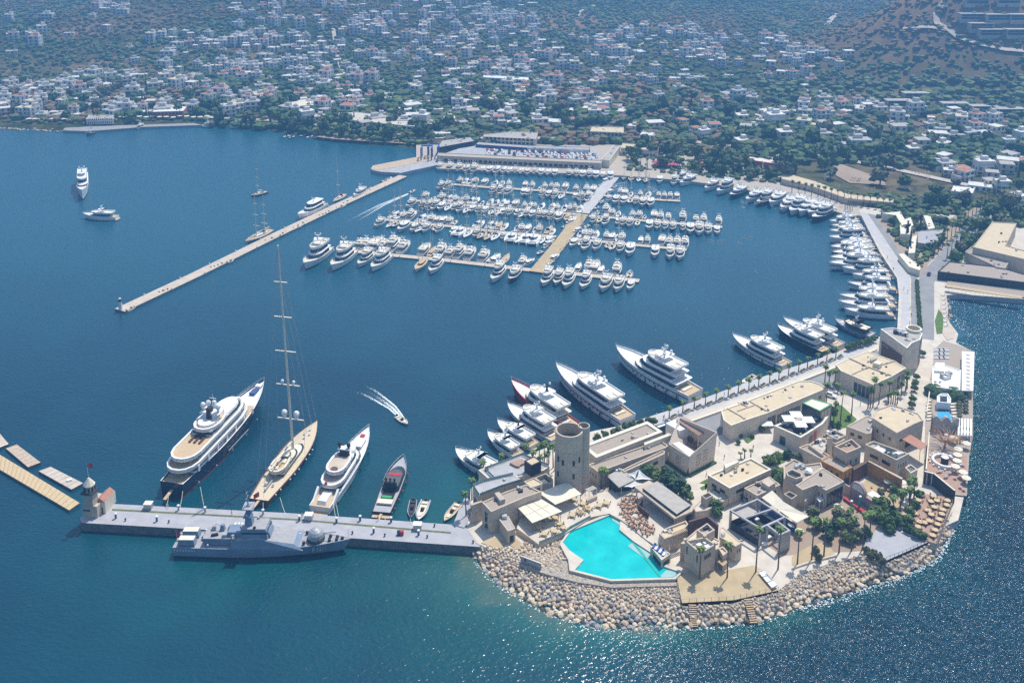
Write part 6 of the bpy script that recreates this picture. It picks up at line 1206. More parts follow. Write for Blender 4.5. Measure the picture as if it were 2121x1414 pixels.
# lighthouse-like little castle at the pier's end
q = P(200, 1057, 3.0); o = thing('pier_lighthouse', "small stone lighthouse with red-roofed annex and flag at the pier end", 'lighthouse', (q.x, q.y, 3.0), None, R(-8), True)
MB().box((0, 0, 0), (5.2, 7, 4.2), 'stone').build('base', o); mb = MB(); mb.box((-.2,-2.2,4.2), (3.4,3.4,4.6), 'stone_grey', 0, .92); mb.build('tower', o); MB().box((-.2,-2.2,8.8), (4.4,4.4,.35), 'dark').build('gallery', o)
mb = MB(); mb.cyl((-.2,-2.2,9.1), 1.6, 2.4, 'stone', 8); mb.build('lantern_room', o); MB().cyl((-.2,-2.2,11.5), 1.95, 2.3, 'cream', 8, r1=.35).build('domed_roof', o); MB().tube((-.2,-2.2,13.6), (-.3,-2.2,19.5), .08, .05, 'white', 5).build('flagpole', o)
for a in range(8): MB().box((-.2+1.6*math.cos(a*.785+.39)*.98, -2.2+1.6*math.sin(a*.785+.39)*.98, 9.6), (.5,.5,1.2), 'dark', a*.785).build('lantern_window', o)
mb = MB(); mb.box((2.2,2.2,0), (3.6,6.4,4.2), 'cream'); mb.build('annex', o); mb = MB(); mb.add([(.4,-1,4.2),(4,-1,4.2),(4,5.4,4.2),(.4,5.4,4.2),(2.2,-1,5.6),(2.2,5.4,5.6)], [[0,1,4],[2,3,5],[1,2,5,4],[3,0,4,5]], 'redroof'); mb.build('red_roof', o)
MB().box((-1.2,-3.56,2.2), (2.4,.1,.5), 'dark').build('window', o); MB().box((2.65,-1.01,0), (.9,.1,2.2), 'darkwood').build('door', o)
fl = MB(); fl.add([(-.3,-2.2,17.8),(-.3,-2.2,19.4),(1.5,-1.9,19.2),(1.5,-1.9,17.6)], [[0,1,2,3],[3,2,1,0]], 'red'); fo = fl.build('flag', o)
mb = MB(); pc = lambda x, z, r0, n, m, y=-2.32: mb.poly([(x+r0*math.cos(2*math.pi*k/n), y+.12, z+r0*math.sin(2*math.pi*k/n)) for k in range(n)], m)
pc(.42, 18.55, .36, 16, 'white', -2.30); pc(.50, 18.55, .28, 16, 'red', -2.34); pc(.86, 18.5, .14, 5, 'white', -2.30); mb.build('crescent_and_star', fo)
# small white light at the breakwater's end
q = P(250, 641, 1.0); o = thing('harbour_light', "small white light tower on the breakwater's seaward end", 'lighthouse', (q.x, q.y, 1), None, 0, True); MB().cyl((0,0,0), 1.1, 4.6, 'white', 12, r1=.75).build('tower', o); MB().cyl((0,0,4.6), 1.15, .2, 'dark', 12).build('gallery', o); MB().cyl((0,0,4.8), .55, 1.1, 'glass', 8).build('lantern', o); MB().cyl((0,0,5.9), .7, .6, 'white', 8, r1=.05).build('cap', o)
# pier furniture
pe = [(308,1052,'tank'),(370,1056,'b'),(425,1060,'b'),(545,1065,'b'),(620,1078,'b'),(697,1082,'b'),(746,1078,'b'),(810,1081,'b'),(240,1073,'b'),(325,1079,'b'),(774,1103,'b'),(867,1108,'b'),(640,1075,'tank'),(865,1095,'tank'),(260,1078,'s'),(350,1082,'s'),(797,1110,'s'),(885,1113,'s'),(980,1124,'s'),(730,1105,'s'),(900,1090,'s')]
pd = {}
for i, (u, v, k) in enumerate(sorted(pe)):
    q = P(u, v, 3.0); pd[k] = pd.get(k, 0)+1
    if k == 'b': o = thing('service_bollard', f"white-capped service pedestal on the stone pier, {nth(pd[k])} from its seaward end", 'bollard', tuple(q), 'white-capped pedestals on the pier'); MB().cyl(tuple(q), .35, 1.5, 'cloth_blue' if v > 1070 else 'greyroof', 8).build('body', o); MB().ball((q.x, q.y, q.z+1.8), .55, 'white', .6, 8, 5).build('cap', o)
    elif k == 's': o = thing('mooring_bollard', f"small black mooring bollard on the stone pier, {nth(pd[k])} from its seaward end", 'bollard', tuple(q), 'black mooring bollards on the pier'); MB().cyl(tuple(q), .22, .7, 'black', 8).build('post', o); MB().cyl((q.x, q.y, q.z+.7), .34, .15, 'black', 8).build('head', o)
    else: o = thing('service_cabinet', f"grey boxy cabinet with pale top on the stone pier, {nth(pd[k])} from its seaward end", 'cabinet', tuple(q), 'grey cabinets on the pier'); MB().box(tuple(q), (2.6,2.0,2.0), 'metal', -.05).build('body', o); MB().box((q.x, q.y, q.z+2.0), (2.8,2.2,.12), 'white', -.05).build('lid', o)
for u, m, lb in ((826,'navy','blue waste bin'), (833,'red','red waste bin')): q = P(u, 1107, 3.0); o = thing('waste_bin', f"{lb} on the front edge of the stone pier", 'bin', tuple(q)); MB().box(tuple(q), (1.0,.9,1.3), m).build('body', o); MB().box((q.x, q.y, q.z+1.3), (1.1,1,.12), m).build('lid', o)
q = P(935,1060,3.05); struct('jetty_slope', MB().prism(flat(qx(938,1086, 962,1030, 976,1038, 962,1092), 3.3), 0, 3.3, 'concrete', mtop='deckgrey'))
# ---------------- armour rock ----------------
def slope_z(t): return lerp(3.1, -.5, t)
up_px = qx(985,1124, 1030,1142, 1075,1155, 1130,1175, 1190,1194, 1268,1206, 1330,1205, 1402,1203, 1412,1255, 1512,1250, 1612,1226, 1650,1192, 1720,1165, 1790,1150, 1832,1170, 1925,1126, 1950,1100, 1972,1060)
lo_px = qx(980,1152, 1000,1182, 1030,1210, 1080,1243, 1150,1278, 1220,1300, 1300,1306, 1380,1303, 1440,1302, 1500,1298, 1570,1290, 1640,1265, 1720,1240, 1800,1215, 1880,1190, 1935,1160, 1968,1110, 1985,1062)
def resample(w, n):
    L = [0]
    for a, b in zip(w, w[1:]): L.append(L[-1]+(b-a).length)
    out = []; j = 0
    for k in range(n):
        s = L[-1]*k/(n-1)
        while j < len(w)-2 and L[j+1] < s: j += 1
        out.append(w[j].lerp(w[j+1], (s-L[j])/(L[j+1]-L[j])))
    return out
NR = 160
UP = resample([P(u, v, 3.1) for u, v in up_px], NR); LO = resample([P(u, v, -.3) for u, v in lo_px], NR)
# match along the outline by nearest so that rows run down the slope
mb = MB(); mb.loft([[tuple(UP[i]) for i in range(NR)], [tuple(LO[i]-Vector((0,0,.6))) for i in range(NR)]], 'gravel', closed=False); 
for f in mb.f: f.reverse()
struct('rock_slope', mb)
# gravel apron between pool and boulders
struct('gravel_apron', MB().prism(flat(qx(1120,1150, 1165,1110, 1200,1170, 1268,1200, 1395,1197, 1403,1212, 1330,1214, 1268,1216, 1190,1204, 1130,1188, 1075,1168, 1090,1140), 3.25), 0, 3.25, 'gravel'))
struct('stone_yard', MB().prism(flat(q5(200,1215, 340,1150, 480,1200, 600,1170, 700,1260, 620,1290, 500,1230, 380,1280), 2.9), 0, 2.9, 'sand'))
g = random.Random(21); protos = []
for k in range(7):
    mb = MB(); mb.ball((0,0,0), 1, 'rock_tan', g.uniform(.6, .85), 6, 4, g, .27); protos.append(mb)
rm = ['rock_tan','rock_grey','rock_cream','rock_red']; pm = {}
for i, mb in enumerate(protos):
    for m in rm+['rock_wet']:
        q = MB(); q.v = list(mb.v); q.f = mb.f; q.m = [m]*len(mb.f); pm[(i, m)] = q
rocks = []
total = 0
for i in range(NR-1):
    pass
def row_of(t): return 0 if t > .8 else (1 if t > .6 else 2)
pts = []
tries = 0; cell = {}
def free(x, y, r):
    cx_, cy_ = int(x/3), int(y/3)
    for a in (-1,0,1):
        for b in (-1,0,1):
            for (X, Y, R_) in cell.get((cx_+a, cy_+b), ()):
                if (X-x)**2+(Y-y)**2 < ((R_+r)*.78)**2: return False
    return True
while tries < 40000:
    tries += 1; s = g.random()*(NR-1.001); i = int(s); t = g.random()**.8; a = UP[i].lerp(UP[i+1], s-i); b = LO[i].lerp(LO[i+1], s-i); p = a.lerp(b, t)
    r = lerp(.42, 1.08, max(0, (t-.15))/.85)*g.uniform(.7, 1.25)
    if p.z < -.6 or not free(p.x, p.y, r): continue
    cell.setdefault((int(p.x/3), int(p.y/3)), []).append((p.x, p.y, r)); pts.append((t, p, r))
# loose stones left of the pool
for _ in range(2600):
    u, v = g.uniform(990, 1165), g.uniform(1100, 1200)
    if not inpoly(u, v, qx(990,1130, 1070,1135, 1085,1120, 1120,1125, 1150,1108, 1165,1125, 1175,1170, 1260,1215, 1130,1190, 1010,1150)): continue
    p = P(u, v, 3.2); r = g.uniform(.3, .75)
    if free(p.x, p.y, r): cell.setdefault((int(p.x/3), int(p.y/3)), []).append((p.x, p.y, r)); pts.append((0, p, r))
big = sorted(pts, key=lambda q: -q[2])[:300]; bigset = set(id(q) for q in big)
cm = {'rock_wet':'dark wet','rock_tan':'tan','rock_grey':'grey','rock_cream':'cream','rock_red':'reddish'}; meshes = {}; bo = []
rest = MB()
def rotm(): return (g.uniform(-.5,.5), g.uniform(-.5,.5), g.uniform(0, 6.28))
from mathutils import Euler
for q in pts:
    t, p, r = q; m = g.choices(rm+['rock_wet'], [4,3.5,6,.8,6 if t > .9 else 0] if t > .35 else [4,1,7,.4,0])[0]; k = g.randrange(7)
    if id(q) in bigset:
        key = (k, m)
        if key not in meshes: meshes[key] = pm[key].mesh('boulder')
        o = bpy.data.objects.new('boulder', meshes[key]); COL.objects.link(o); o.location = (p.x, p.y, p.z+r*.1); o.rotation_euler = rotm(); o.scale = (r*g.uniform(1,1.25), r*g.uniform(.85,1.05), r)
        o['_m'] = cm[m]; o['_t'] = t; bo.append(o)
    else:
        E = Euler(rotm()).to_matrix(); b = pm[(k, m if p.z > .1 else 'rock_wet')]; sx, sy = r*g.uniform(1,1.25), r*g.uniform(.85,1.05)
        rest.add([tuple(Vector((p.x, p.y, p.z+r*.1))+E@Vector((x*sx, y*sy, z*r))) for x, y, z in b.v], b.f, m if p.z > .1 else 'rock_wet')
tag(rest.build('armour_stones'), "smaller pale stones heaped over the whole sea slope", 'stones', None, 'stuff')
zn = {}
for o in bo:
    u = proj(o.location)[0]; z_ = ("left of the pool" if u < 1165 else "below the pool" if u < 1405 else "below the sand platform" if u < 1612 else "below the right-hand garden" if u < 1800 else "below the grey court" if u < 1935 else "at the point's east tip"); rw_ = ('waterline','second','upper')[row_of(o['_t'])]
    zn.setdefault((z_, rw_), []).append(o)
for (z_, rw_), os_ in zn.items():
    os_.sort(key=lambda o: proj(o.location)[0])
    for i, o in enumerate(os_): o['label'] = f"{o['_m']} boulder {z_}, {nth(i+1)} from left in {rw_} row"; o['category'] = 'boulder'; o['group'] = 'armour boulders round the point'; del o['_m']; del o['_t']
mb = MB()
for i in range(NR-1):
    u_ = proj(LO[i])[0]
    for k in range(11 if u_ > 1650 else 4):
        a = LO[i].lerp(LO[i+1], g.random()); d_ = (a-UP[i]); d_.z = 0; d_.normalize(); a = a+d_*abs(g.gauss(0, 1.4 if u_ > 1650 else .6)); s = g.uniform(.06, .28)
        mb.poly([(a.x+s*math.cos(q*1.26)*g.uniform(.6, 1.5), a.y+s*math.sin(q*1.26)*g.uniform(.5, 1.2), .04+.0005*k) for q in range(5)], 'foam')
tag(mb.build('shore_foam'), "white wash breaking at the foot of the boulders", 'foam', None, 'stuff')
# rocks under the long north-east shore and east edge
mb = MB()
for seg in (qx(1410,377, 1520,392, 1640,412, 1740,445), qx(1955,612, 1962,650, 1958,690, 1975,705), qx(130,272, 250,264, 400,260), qx(0,266, 130,273)):
    w = [P(u, v, .3) for u, v in seg]
    for a, b in zip(w, w[1:]):
        for k in range(int((b-a).length*1.2)):
            p = a.lerp(b, g.random()); r = g.uniform(.5, 1.3); mb.ball((p.x+g.uniform(-2, 2), p.y+g.uniform(-2, 2), .3), r, g.choice(rm), .7, 6, 4, g, .25)
tag(mb.build('shore_stones'), "stones heaped along the distant shore edges", 'stones', None, 'stuff')
# ---------------- palms, trees ----------------
g = random.Random(5)
def hgt(u, vb, vc, z0=Z):
    b = P(u, vb, z0); lo, hi = .5, 40
    for _ in range(24):
        m_ = (lo+hi)/2
        if proj((b.x, b.y, z0+m_))[1] > vc: lo = m_
        else: hi = m_
    return b, lo
def palm_meshes(h, fr, seed, dense=26):
    r = random.Random(seed); t = MB(); bx, by = r.uniform(-.3, .3), r.uniform(-.3, .3); pv = (0,0,0)
    for k in range(1, 6): q = (bx*(k/5)**2, by*(k/5)**2, h*k/5); t.tube(pv, q, .30-.03*k, .27-.03*k, 'palmtrunk', 7, False); pv = q
    c = MB()
    for k in range(dense):
        a = r.uniform(0, 6.28); el = r.uniform(-.5, 1.25); L = fr*r.uniform(.8, 1.1); d = Vector((math.cos(a), math.sin(a), 0)); s = Vector((-d.y, d.x, 0)); p = Vector(pv); w = .42*fr/2.2; m = 'frond' if el > -.25 else 'dryfrond'
        for j in range(4):
            e2 = el-j*.55; q = p+(d*math.cos(e2)+Vector((0,0,1))*math.sin(e2))*L/4; w2 = w*(1.15 if j == 0 else .9 if j == 1 else .45 if j == 2 else .05)
            w1 = w*(.35, 1.15, .9, .45)[j]; dr = Vector((0,0,-.25*w)); 
            c.add([p+s*w1+dr, p, q, q+s*w2+dr], [[0,1,2,3]], m); c.add([p-s*w1+dr, p, q, q-s*w2+dr], [[3,2,1,0]], m); p = q
    c.ball((pv[0], pv[1], pv[2]-.25), .35, 'dryfrond', 1.2, 6, 4)
    return t.mesh('trunk'), c.mesh('crown')
PALM = {}
def palm(u, vb, vc, label=None, z0=Z, fr=2.1, group='palms', b=None, h=None):
    if b is None: b, h = hgt(u, vb, vc, z0)
    hk = max(3, min(15, round(h))); k = (hk, g.randrange(3), fr)
    if k not in PALM: PALM[k] = palm_meshes(hk, fr, hash((hk, k[1])) % 99)
    o = thing('palm_tree', label, 'palm tree', tuple(b), group, g.uniform(0, 6), True); o.scale = (1, 1, h/hk)
    for n, me in zip(('trunk', 'crown'), PALM[k]): q = bpy.data.objects.new(n, me); COL.objects.link(q); q.parent = o
    return o
def crown_mesh(seed, m, n=420, lobes=9, flat_=.8, leaf=.16):
    r = random.Random(seed); lb = [(0, 0, .05, .62)]+[(r.uniform(-.55,.55), r.uniform(-.55,.55), r.uniform(-.35,.45)*flat_, r.uniform(.28,.48)) for _ in range(lobes)]; c = MB()
    for _ in range(n):
        x, y, z, R_ = r.choice(lb); v = Vector((r.gauss(0,1), r.gauss(0,1), r.gauss(0,1))).normalized(); p = Vector((x, y, z))+v*R_*r.uniform(.75, 1.05)
        a = (v+Vector((r.uniform(-.7,.7), r.uniform(-.7,.7), r.uniform(-.4,.7)))).normalized(); t1 = a.orthogonal().normalized(); t2 = a.cross(t1); s = leaf*r.uniform(.6, 1.4)
        c.add([p+t1*s, p+t2*s*.8, p-t1*s, p-t2*s*.8], [[0,1,2,3]], m)
    for x, y, z, R_ in lb: c.ball((x, y, z), R_*.8, m, .9, 7, 5, r, .2)
    return c
def trunk_mesh(seed):
    r = random.Random(seed); t = MB(); t.tube((0,0,-1.2), (0,0,-.3), .09, .06, 'bark', 6, False)
    for k in range(4): a = k*1.6+r.uniform(0,1); t.tube((0,0,-.6), (.5*math.cos(a), .5*math.sin(a), .1), .045, .02, 'bark', 4, False)
    return t.mesh('trunk')
TM = trunk_mesh(1); TREE = {}
for m in ('leaf', 'leaf_light', 'leaf_dark', 'leaf_olive'):
    for k in range(3): TREE[(m, k, 1)] = crown_mesh(k+7, m, 520).mesh('crown'); TREE[(m, k, 0)] = crown_mesh(k+3, m, 110, 6, leaf=.26).mesh('crown')
def cone(seed, m):
    r = random.Random(seed); c = MB()
    for _ in range(160): z = r.random(); a = r.uniform(0, 6.28); rr = .24*(1-z)**.6*min(1, z*8+.5); p = Vector((rr*math.cos(a), rr*math.sin(a), z*2.4-1)); t1 = Vector((-math.sin(a), math.cos(a), .2))*.09; t2 = Vector((0,0,.14)); c.add([p-t1, p-t2, p+t1, p+t2], [[0,1,2,3]], m)
    c.tube((0,0,-1), (0,0,1.35), .2, .02, m, 6); return c
CYP = cone(1, 'leaf_dark').mesh('crown')
def tree(x, y, z, r, m, near=1, label=None, group=None, cyp=False, sz=1.0, name='broadleaf_tree', cat='tree'):
    o = thing('cypress_tree' if cyp else name, label, cat, (x, y, z+r*(1.05 if not cyp else 1)), group, g.uniform(0, 6), True); o.scale = (r, r, r*sz)
    q = bpy.data.objects.new('crown', CYP if cyp else TREE[(m, g.randrange(3), near)]); COL.objects.link(q); q.parent = o
    q = bpy.data.objects.new('trunk', TM); COL.objects.link(q); q.parent = o; return o
quay = qx(1386,863, 1414,852, 1438,843, 1461,836, 1483,828, 1508,819, 1529,811, 1551,805, 1571,798, 1594,791, 1613,784, 1633,775, 1654,768, 1672,760, 1693,753, 1712,746, 1731,739)
for i, (u, v) in enumerate(quay):
    b = P(u, v+2, Z); palm(0, 0, 0, f"small palm on the yacht quay, {nth(i+1)} in the row from left", b=b, h=4.7, fr=1.9, group='palm row on the yacht quay')
    q = P(u+9, v+1.5, Z); o = thing('stone_planter', f"long stone planter with bushes on the yacht quay, {nth(i+1)} from left", 'planter', tuple(q), 'planters on the yacht quay'); MB().box((q.x, q.y, Z+.02), (3.4,1.5,.7), 'stone_grey', .75).build('box', o)
    mb = MB(); [mb.ball((q.x+k*.7, q.y+k*.65, Z+.9), .6, 'leaf_olive', .8, 6, 4, g, .3) for k in (-1, 0, 1)]; mb.build('bush', o)
def many(lst, z0, lab, grp, fr=2.1, Zr=None):
    os_ = [palm(u, vb, vc, z0=z0, fr=fr, group=grp) for u, vb, vc in lst]; number(os_, lab)
def cv(x0, y0, s, L): return [(x0+a/s, y0+b/s, y0+c/s) for a, b, c in zip(L[::3], L[1::3], L[2::3])]
many(cv(1660,680,6.427,[330,990,745, 485,850,745, 515,1270,860, 665,1160,870, 885,1060,790, 915,1060,830, 950,1050,670, 1030,1000,720, 1160,930,710, 1325,900,720, 1385,830,640, 1405,800,570, 425,1280,990, 310,720,500, 365,740,590, 440,760,560]), Z, "tall slim palm round the shops' forecourt, {n} from left", 'palms round the shops')
many(cv(1660,680,6.427,[1160,990,890, 1190,1000,860, 1215,1010,850, 1245,1010,850, 1275,1000,860]), Z, "short palm in the tight clump before the square shops, {n} from left", 'clumped short palms', 1.7)
many(cv(1400,1030,6.147,[300,1065,640, 650,1050,590, 1015,975,400, 1300,910,400, 1545,850,430]), Z, "tall palm lining the sand platform and rocks, {n} from left", 'seafront palms')
many(cv(1640,1000,5.892,[240,945,470, 390,900,470, 575,850,460, 730,820,430, 865,800,390, 950,640,370, 1230,420,180, 1320,340,110, 705,430,330, 560,420,300]), Z, "palm in the sea garden left of the grey court, {n} from left", 'sea garden palms')
many(cv(1700,880,6.427,[1175,1000,740, 1200,940,700, 1240,960,760, 1180,1080,860, 1095,1010,890, 1060,1080,930]), Z, "palm beside the patio restaurant and tiled deck, {n} from left", 'patio palms')
many(cv(960,900,5.4385,[30,930,650, 95,730,510, 225,420,310, 200,520,440, 420,300,225, 700,300,125, 775,310,200, 850,340,120, 910,350,100, 960,330,130, 1010,370,110, 1030,400,150, 940,400,210, 870,400,250]), Z, "palm by the quay west of the round tower, {n} from left", 'palms west of the tower')
many(cv(1200,840,6.427,[295,1100,850, 345,1100,860, 480,1160,1140]), Z, "palm near the dark lounge at the tower's foot, {n} from left", 'palms at the tower foot')
many(cv(1480,740,6.427,[1390,640,520, 820,1100,1010, 350,1350,1270, 400,1340,1230, 480,1350,1230]), Z, "little palm near plaza shops and cafe, {n} from left", 'plaza palms', 1.3)
tl = []
for i, (a, b) in enumerate(((235,410),(340,385),(445,350),(520,315),(620,280),(705,245),(820,210),(920,190),(990,200))):
    q = P(*q6(a, b)[0], 4.6); tl.append(tree(q.x, q.y, Z, 1.9, 'leaf', 1, None, 'clipped round trees on the quay', name='round_tree'))
number(tl, "clipped round tree on the quay behind the long hall, {n} from left"); tl = []
for a, b in ((1535,640),(1515,730),(1510,790),(1475,930),(1480,1010),(1620,330),(1270,440)): q = P(*qE(a, b)[0], 4.4); tl.append(tree(q.x, q.y, Z, 1.8, 'leaf', 1, None, 'round bushes on the plaza', name='round_tree', sz=.9))
number(tl, "round bush on the plaza walk before the tall cinema building, {n} from left"); tl = []
for u, v in qx(1755,719, 1762,716, 1770,714, 1778,712, 1786,710, 1794,707, 1802,704, 1810,701): q = P(u, v, 4.4); tl.append(tree(q.x, q.y, Z, 1.9, 'leaf', 1, None, 'round trees at the quay corner', name='round_tree'))
number(tl, "dense round tree at the quay corner by the cinema building, {n} from left"); tl = []
BT = [(6,910,860,3.4,'leaf'),(6,1060,900,2.6,'leaf_light'),(6,1000,950,2.4,'leaf_light'),(6,1180,960,4.2,'leaf_dark'),(6,1270,1050,4.2,'leaf_dark'),(6,1385,1130,3.2,'leaf'),(6,1470,1190,2.2,'leaf_light')]
for _, a, b, r, m in BT: q = P(*q6(a, b)[0], Z+r); tl.append(tree(q.x, q.y, Z, r, m, 1, None, 'garden trees by the pool restaurant'))
number(tl, "garden tree between annex hall and pool restaurant, {n} from left"); tl = []
for a, b, r, m in ((560,640,2.6,'leaf_olive'),(640,720,2.6,'leaf_olive'),(470,690,2.2,'leaf_dark'),(880,220,2.4,'leaf_light'),(960,210,2.6,'leaf_light'),(1020,160,2.4,'leaf'),(1140,130,2.2,'leaf_dark'),(1300,170,2.4,'leaf_olive'),(970,400,2.8,'leaf'),(1060,400,2.8,'leaf_light'),(1030,480,2.6,'leaf'),(120,840,3,'leaf'),(170,930,2.4,'leaf'),(560,740,2.2,'rock_tan')):
    if m == 'rock_tan': continue
    q = P(*q8(a, b)[0], Z+r*.8); tl.append(tree(q.x, q.y, Z-.5, r, m, 1, None, 'village garden trees'))
number(tl, "leafy tree among the stone village gardens, {n} from left"); tl = []
for a, b, r, m in ((250,340,3.3,'leaf_olive'),(300,480,3,'leaf'),(570,360,3.4,'leaf_olive'),(640,420,3.4,'leaf_olive'),(540,500,3,'leaf_dark'),(650,640,2.6,'leaf'),(800,600,2.8,'leaf_olive'),(900,590,2.6,'leaf'),(990,330,3.2,'leaf'),(1120,250,4,'leaf'),(1140,440,4,'leaf'),(1230,380,3.8,'leaf_dark'),(1300,440,3.6,'leaf_dark'),(1060,350,3.2,'leaf'),(1420,430,2.6,'leaf'),(1450,330,2.6,'leaf'),(1500,250,2.4,'leaf'),(1560,130,2.4,'leaf'),(1440,560,2.6,'leaf_dark'),(1520,600,2.6,'leaf_dark'),(1600,640,2.4,'leaf_dark'),(1250,70,2.4,'leaf_dark'),(450,640,2.6,'leaf_dark'),(1090,100,2,'leaf_olive'),(730,500,3,'leaf_olive'),(420,560,3,'leaf_dark'),(740,680,2.4,'leaf_dark'),(1210,560,2.6,'leaf_dark')):
    r *= .85; m = {'leaf_dark':'leaf','leaf':'leaf_light'}.get(m, m) if a % 3 else m
    q = P(*qB(a, b)[0], Z+r*1.05); tl.append(tree(q.x, q.y, Z, r, m, 1, None, 'sea garden trees'))
number(tl, "bushy tree in the shaded sea garden by the grey court, {n} from left"); tl = []
for a, b in ((920,800),(1000,830),(1060,880),(1100,930),(960,860),(300,800),(340,880)) : q = P(*qB(a, b)[0], 4.6); tl.append(tree(q.x, q.y, Z-.2, 1.5, 'leaf_olive', 1, None, 'hedge bushes by the grey court', name='bush', cat='bush', sz=1.3))
number(tl, "olive hedge bush on the left side of the grey court, {n} from left"); tl = []
for a, b, r in ((690,880,1.5),(640,940,1.5),(560,910,1.2),(320,1120,1.2),(500,1040,1.0),(360,1040,1.0),(860,1080,1.2),(1570,870,1.6),(1650,880,1.6),(1790,800,1.2),(1600,700,1.8)): q = P(*qD(a, b)[0], Z+r); tl.append(tree(q.x, q.y, Z-.2, r, 'leaf', 1, None, 'plaza bushes', name='bush', cat='bush'))
number(tl, "green bush in the plaza planting round the white umbrellas, {n} from left")
# hedge and palm avenue along the causeway
tl = []
for k in range(26): u, v = lerp(1899, 1906, k/25), lerp(583, 680, k/25); q = P(u, v, 3.5); tl.append(tree(q.x, q.y, Z-.2, 1.3, 'leaf', 0, None, 'clipped bushes down the causeway', name='bush', cat='bush'))
for i, o in enumerate(tl): o['label'] = f"clipped bush on the causeway's middle strip, {nth(i+1)} from its far end"
tl = []
for k in range(16):
    for sd_ in (0, 1): u, v = lerp(1935, 2065, k/15)+sd_*26, lerp(530, 400, k/15)+sd_*6; b = P(u, v, 2.6); o = palm(0, 0, 0, f"avenue palm on the {'left' if sd_ == 0 else 'right'} of the eastern road, {nth(k+1)} from the causeway", b=b, h=9, group='palm avenue')
for i, (u, v) in enumerate(zip([1640+k*13.5 for k in range(18)], [398+k*2.6 for k in range(18)])): palm(0, 0, 0, f"slim palm over the yachts on the north-east shore, {nth(i+1)} from left", b=P(u, v, 2.6), h=8, group='north-east shore palms')
for i in range(16): palm(0, 0, 0, f"park palm on the town shore left of the boatyard, {nth(i+1)} from left", b=P(690+i*11, 284+i*.7+g.uniform(-5, 3), 2.4), h=7, fr=2.6, group='town shore palms')
for i in range(22): palm(0, 0, 0, f"palm behind the quay near the red umbrellas, {nth(i+1)} from left", b=P(1300+i*13+g.uniform(-3,3), 350+i*1.5-g.uniform(3, 16), 2.6), h=7.5, fr=2.5, group='palms near the red umbrellas')
# ---------------- town houses ----------------
def house_boxes(r):
    w, d = r.uniform(8, 13), r.uniform(7, 10); n = r.choice([1, 2, 2, 2, 3]); bx = [(0, 0, 0, w, d, 3.1*n)]
    if r.random() < .7: bx.append((r.choice([-1,1])*w*.55, r.uniform(-1, 2), 0, w*.5, d*.75, 3.1*max(1, n-1)))
    if r.random() < .5: bx.append((r.uniform(-2, 2), r.uniform(1, 2), 3.1*n, w*.4, d*.4, 2.4))
    return bx, n
def house(seed, parts, wm='whitewall'):
    r = random.Random(seed); bx, n = house_boxes(r); wall = MB(); roof = MB(); wins = []; rt = r.choice(['whitewall','whitewall','sandroof','greyroof','tileroof','whitewall'])
    for (x, y, z, w, d, h) in bx:
        z0 = z-(3 if z == 0 else 0); wall.box((x, y, z0), (w, d, h+z-z0+.5), wm); roof.box((x, y, z+h+.505), (w-.7, d-.7, .02), rt)
        wall.box((x-w/2+.5, y+d/2-.5, z+h+.5), (.7, .7, .9), wm)
        for fl in range(int(h/3)):
            k = max(1, int(w/3.6))
            for j in range(k): wins.append((x-w/2+w*(j+.5)/k, y-d/2-.03, z+.9+fl*3.1, 1.5 if r.random() < .7 else 2.6, .12, 1.6 if r.random() < .6 else 2.1))
            for j in range(2): wins.append((x+w/2+.03, y-d/4+d/2*j, z+.9+fl*3.1, .12, 1.3, 1.5)); wins.append((x-w/2-.03, y-d/4+d/2*j, z+.9+fl*3.1, .12, 1.3, 1.5))
    for fl in range(1, n): wall.box((0, -bx[0][4]/2-.6, 3.1*fl-.1), (bx[0][3]*.8, 1.4, .25), wm); wall.box((0, -bx[0][4]/2-1.25, 3.1*fl+.1), (bx[0][3]*.8, .1, .6), wm)
    if parts:
        o = thing('house', None, 'house', (0,-950,0), None, 0, True); wall.build('wall', o); roof.build('roof', o)
        for q in wins[:14]: m = MB(); m.box(q[:3], q[3:], 'glass'); m.build('window', o)
        return o
    for q in wins: wall.box(q[:3], q[3:], 'dark')
    wall.v += roof.v if False else []; o_ = len(wall.v); wall.v += roof.v; wall.f += [[i+o_ for i in f] for f in roof.f]; wall.m += roof.m; return wall
HP = [house(100+k, True, 'whitewall' if k % 4 else 'warmwall') for k in range(9)]; HL = [house(200+k, False, 'whitewall' if k % 6 else 'warmwall') for k in range(9)]; HM = [h.mesh('house') for h in HL]
HD = ['white'] * 9
zones = [("above the bay beach", qx(0,185, 120,165, 270,150, 400,165, 400,240, 250,245, 0,252), 100), ("behind the bay's green shore", qx(400,150, 620,135, 900,190, 900,272, 700,268, 520,245, 400,235), 120),
 ("behind the boatyard", qx(900,190, 1290,170, 1290,262, 1010,262, 900,285), 60), ("inland of the red umbrellas", qx(1290,150, 1560,190, 1560,318, 1420,300, 1290,280), 26),
 ("near the right edge", qx(1560,200, 1960,235, 2121,270, 2121,440, 2040,400, 1850,330, 1700,300, 1560,300), 90), ("on the central hillside", qx(470,0, 1100,0, 1130,160, 900,170, 500,140), 250), ("on the slope above the bay", qx(250,70, 500,70, 520,150, 270,160), 36),
 ("in the hazy valley", qx(1100,90, 1420,60, 1760,120, 1700,200, 1290,160, 1100,180), 140), ("on the hazy upper-left slopes", qx(0,0, 280,0, 240,60, 0,140), 24)]
HPX = []; cells = {}
def farok(p, r):
    k = (int(p.x/14), int(p.y/14))
    return not any(math.hypot(p.x-x, p.y-y) < r for a in (-1,0,1) for b in (-1,0,1) for x, y in cells.get((k[0]+a, k[1]+b), ()))
def mark(p): cells.setdefault((int(p.x/14), int(p.y/14)), []).append((p.x, p.y))
hs = []
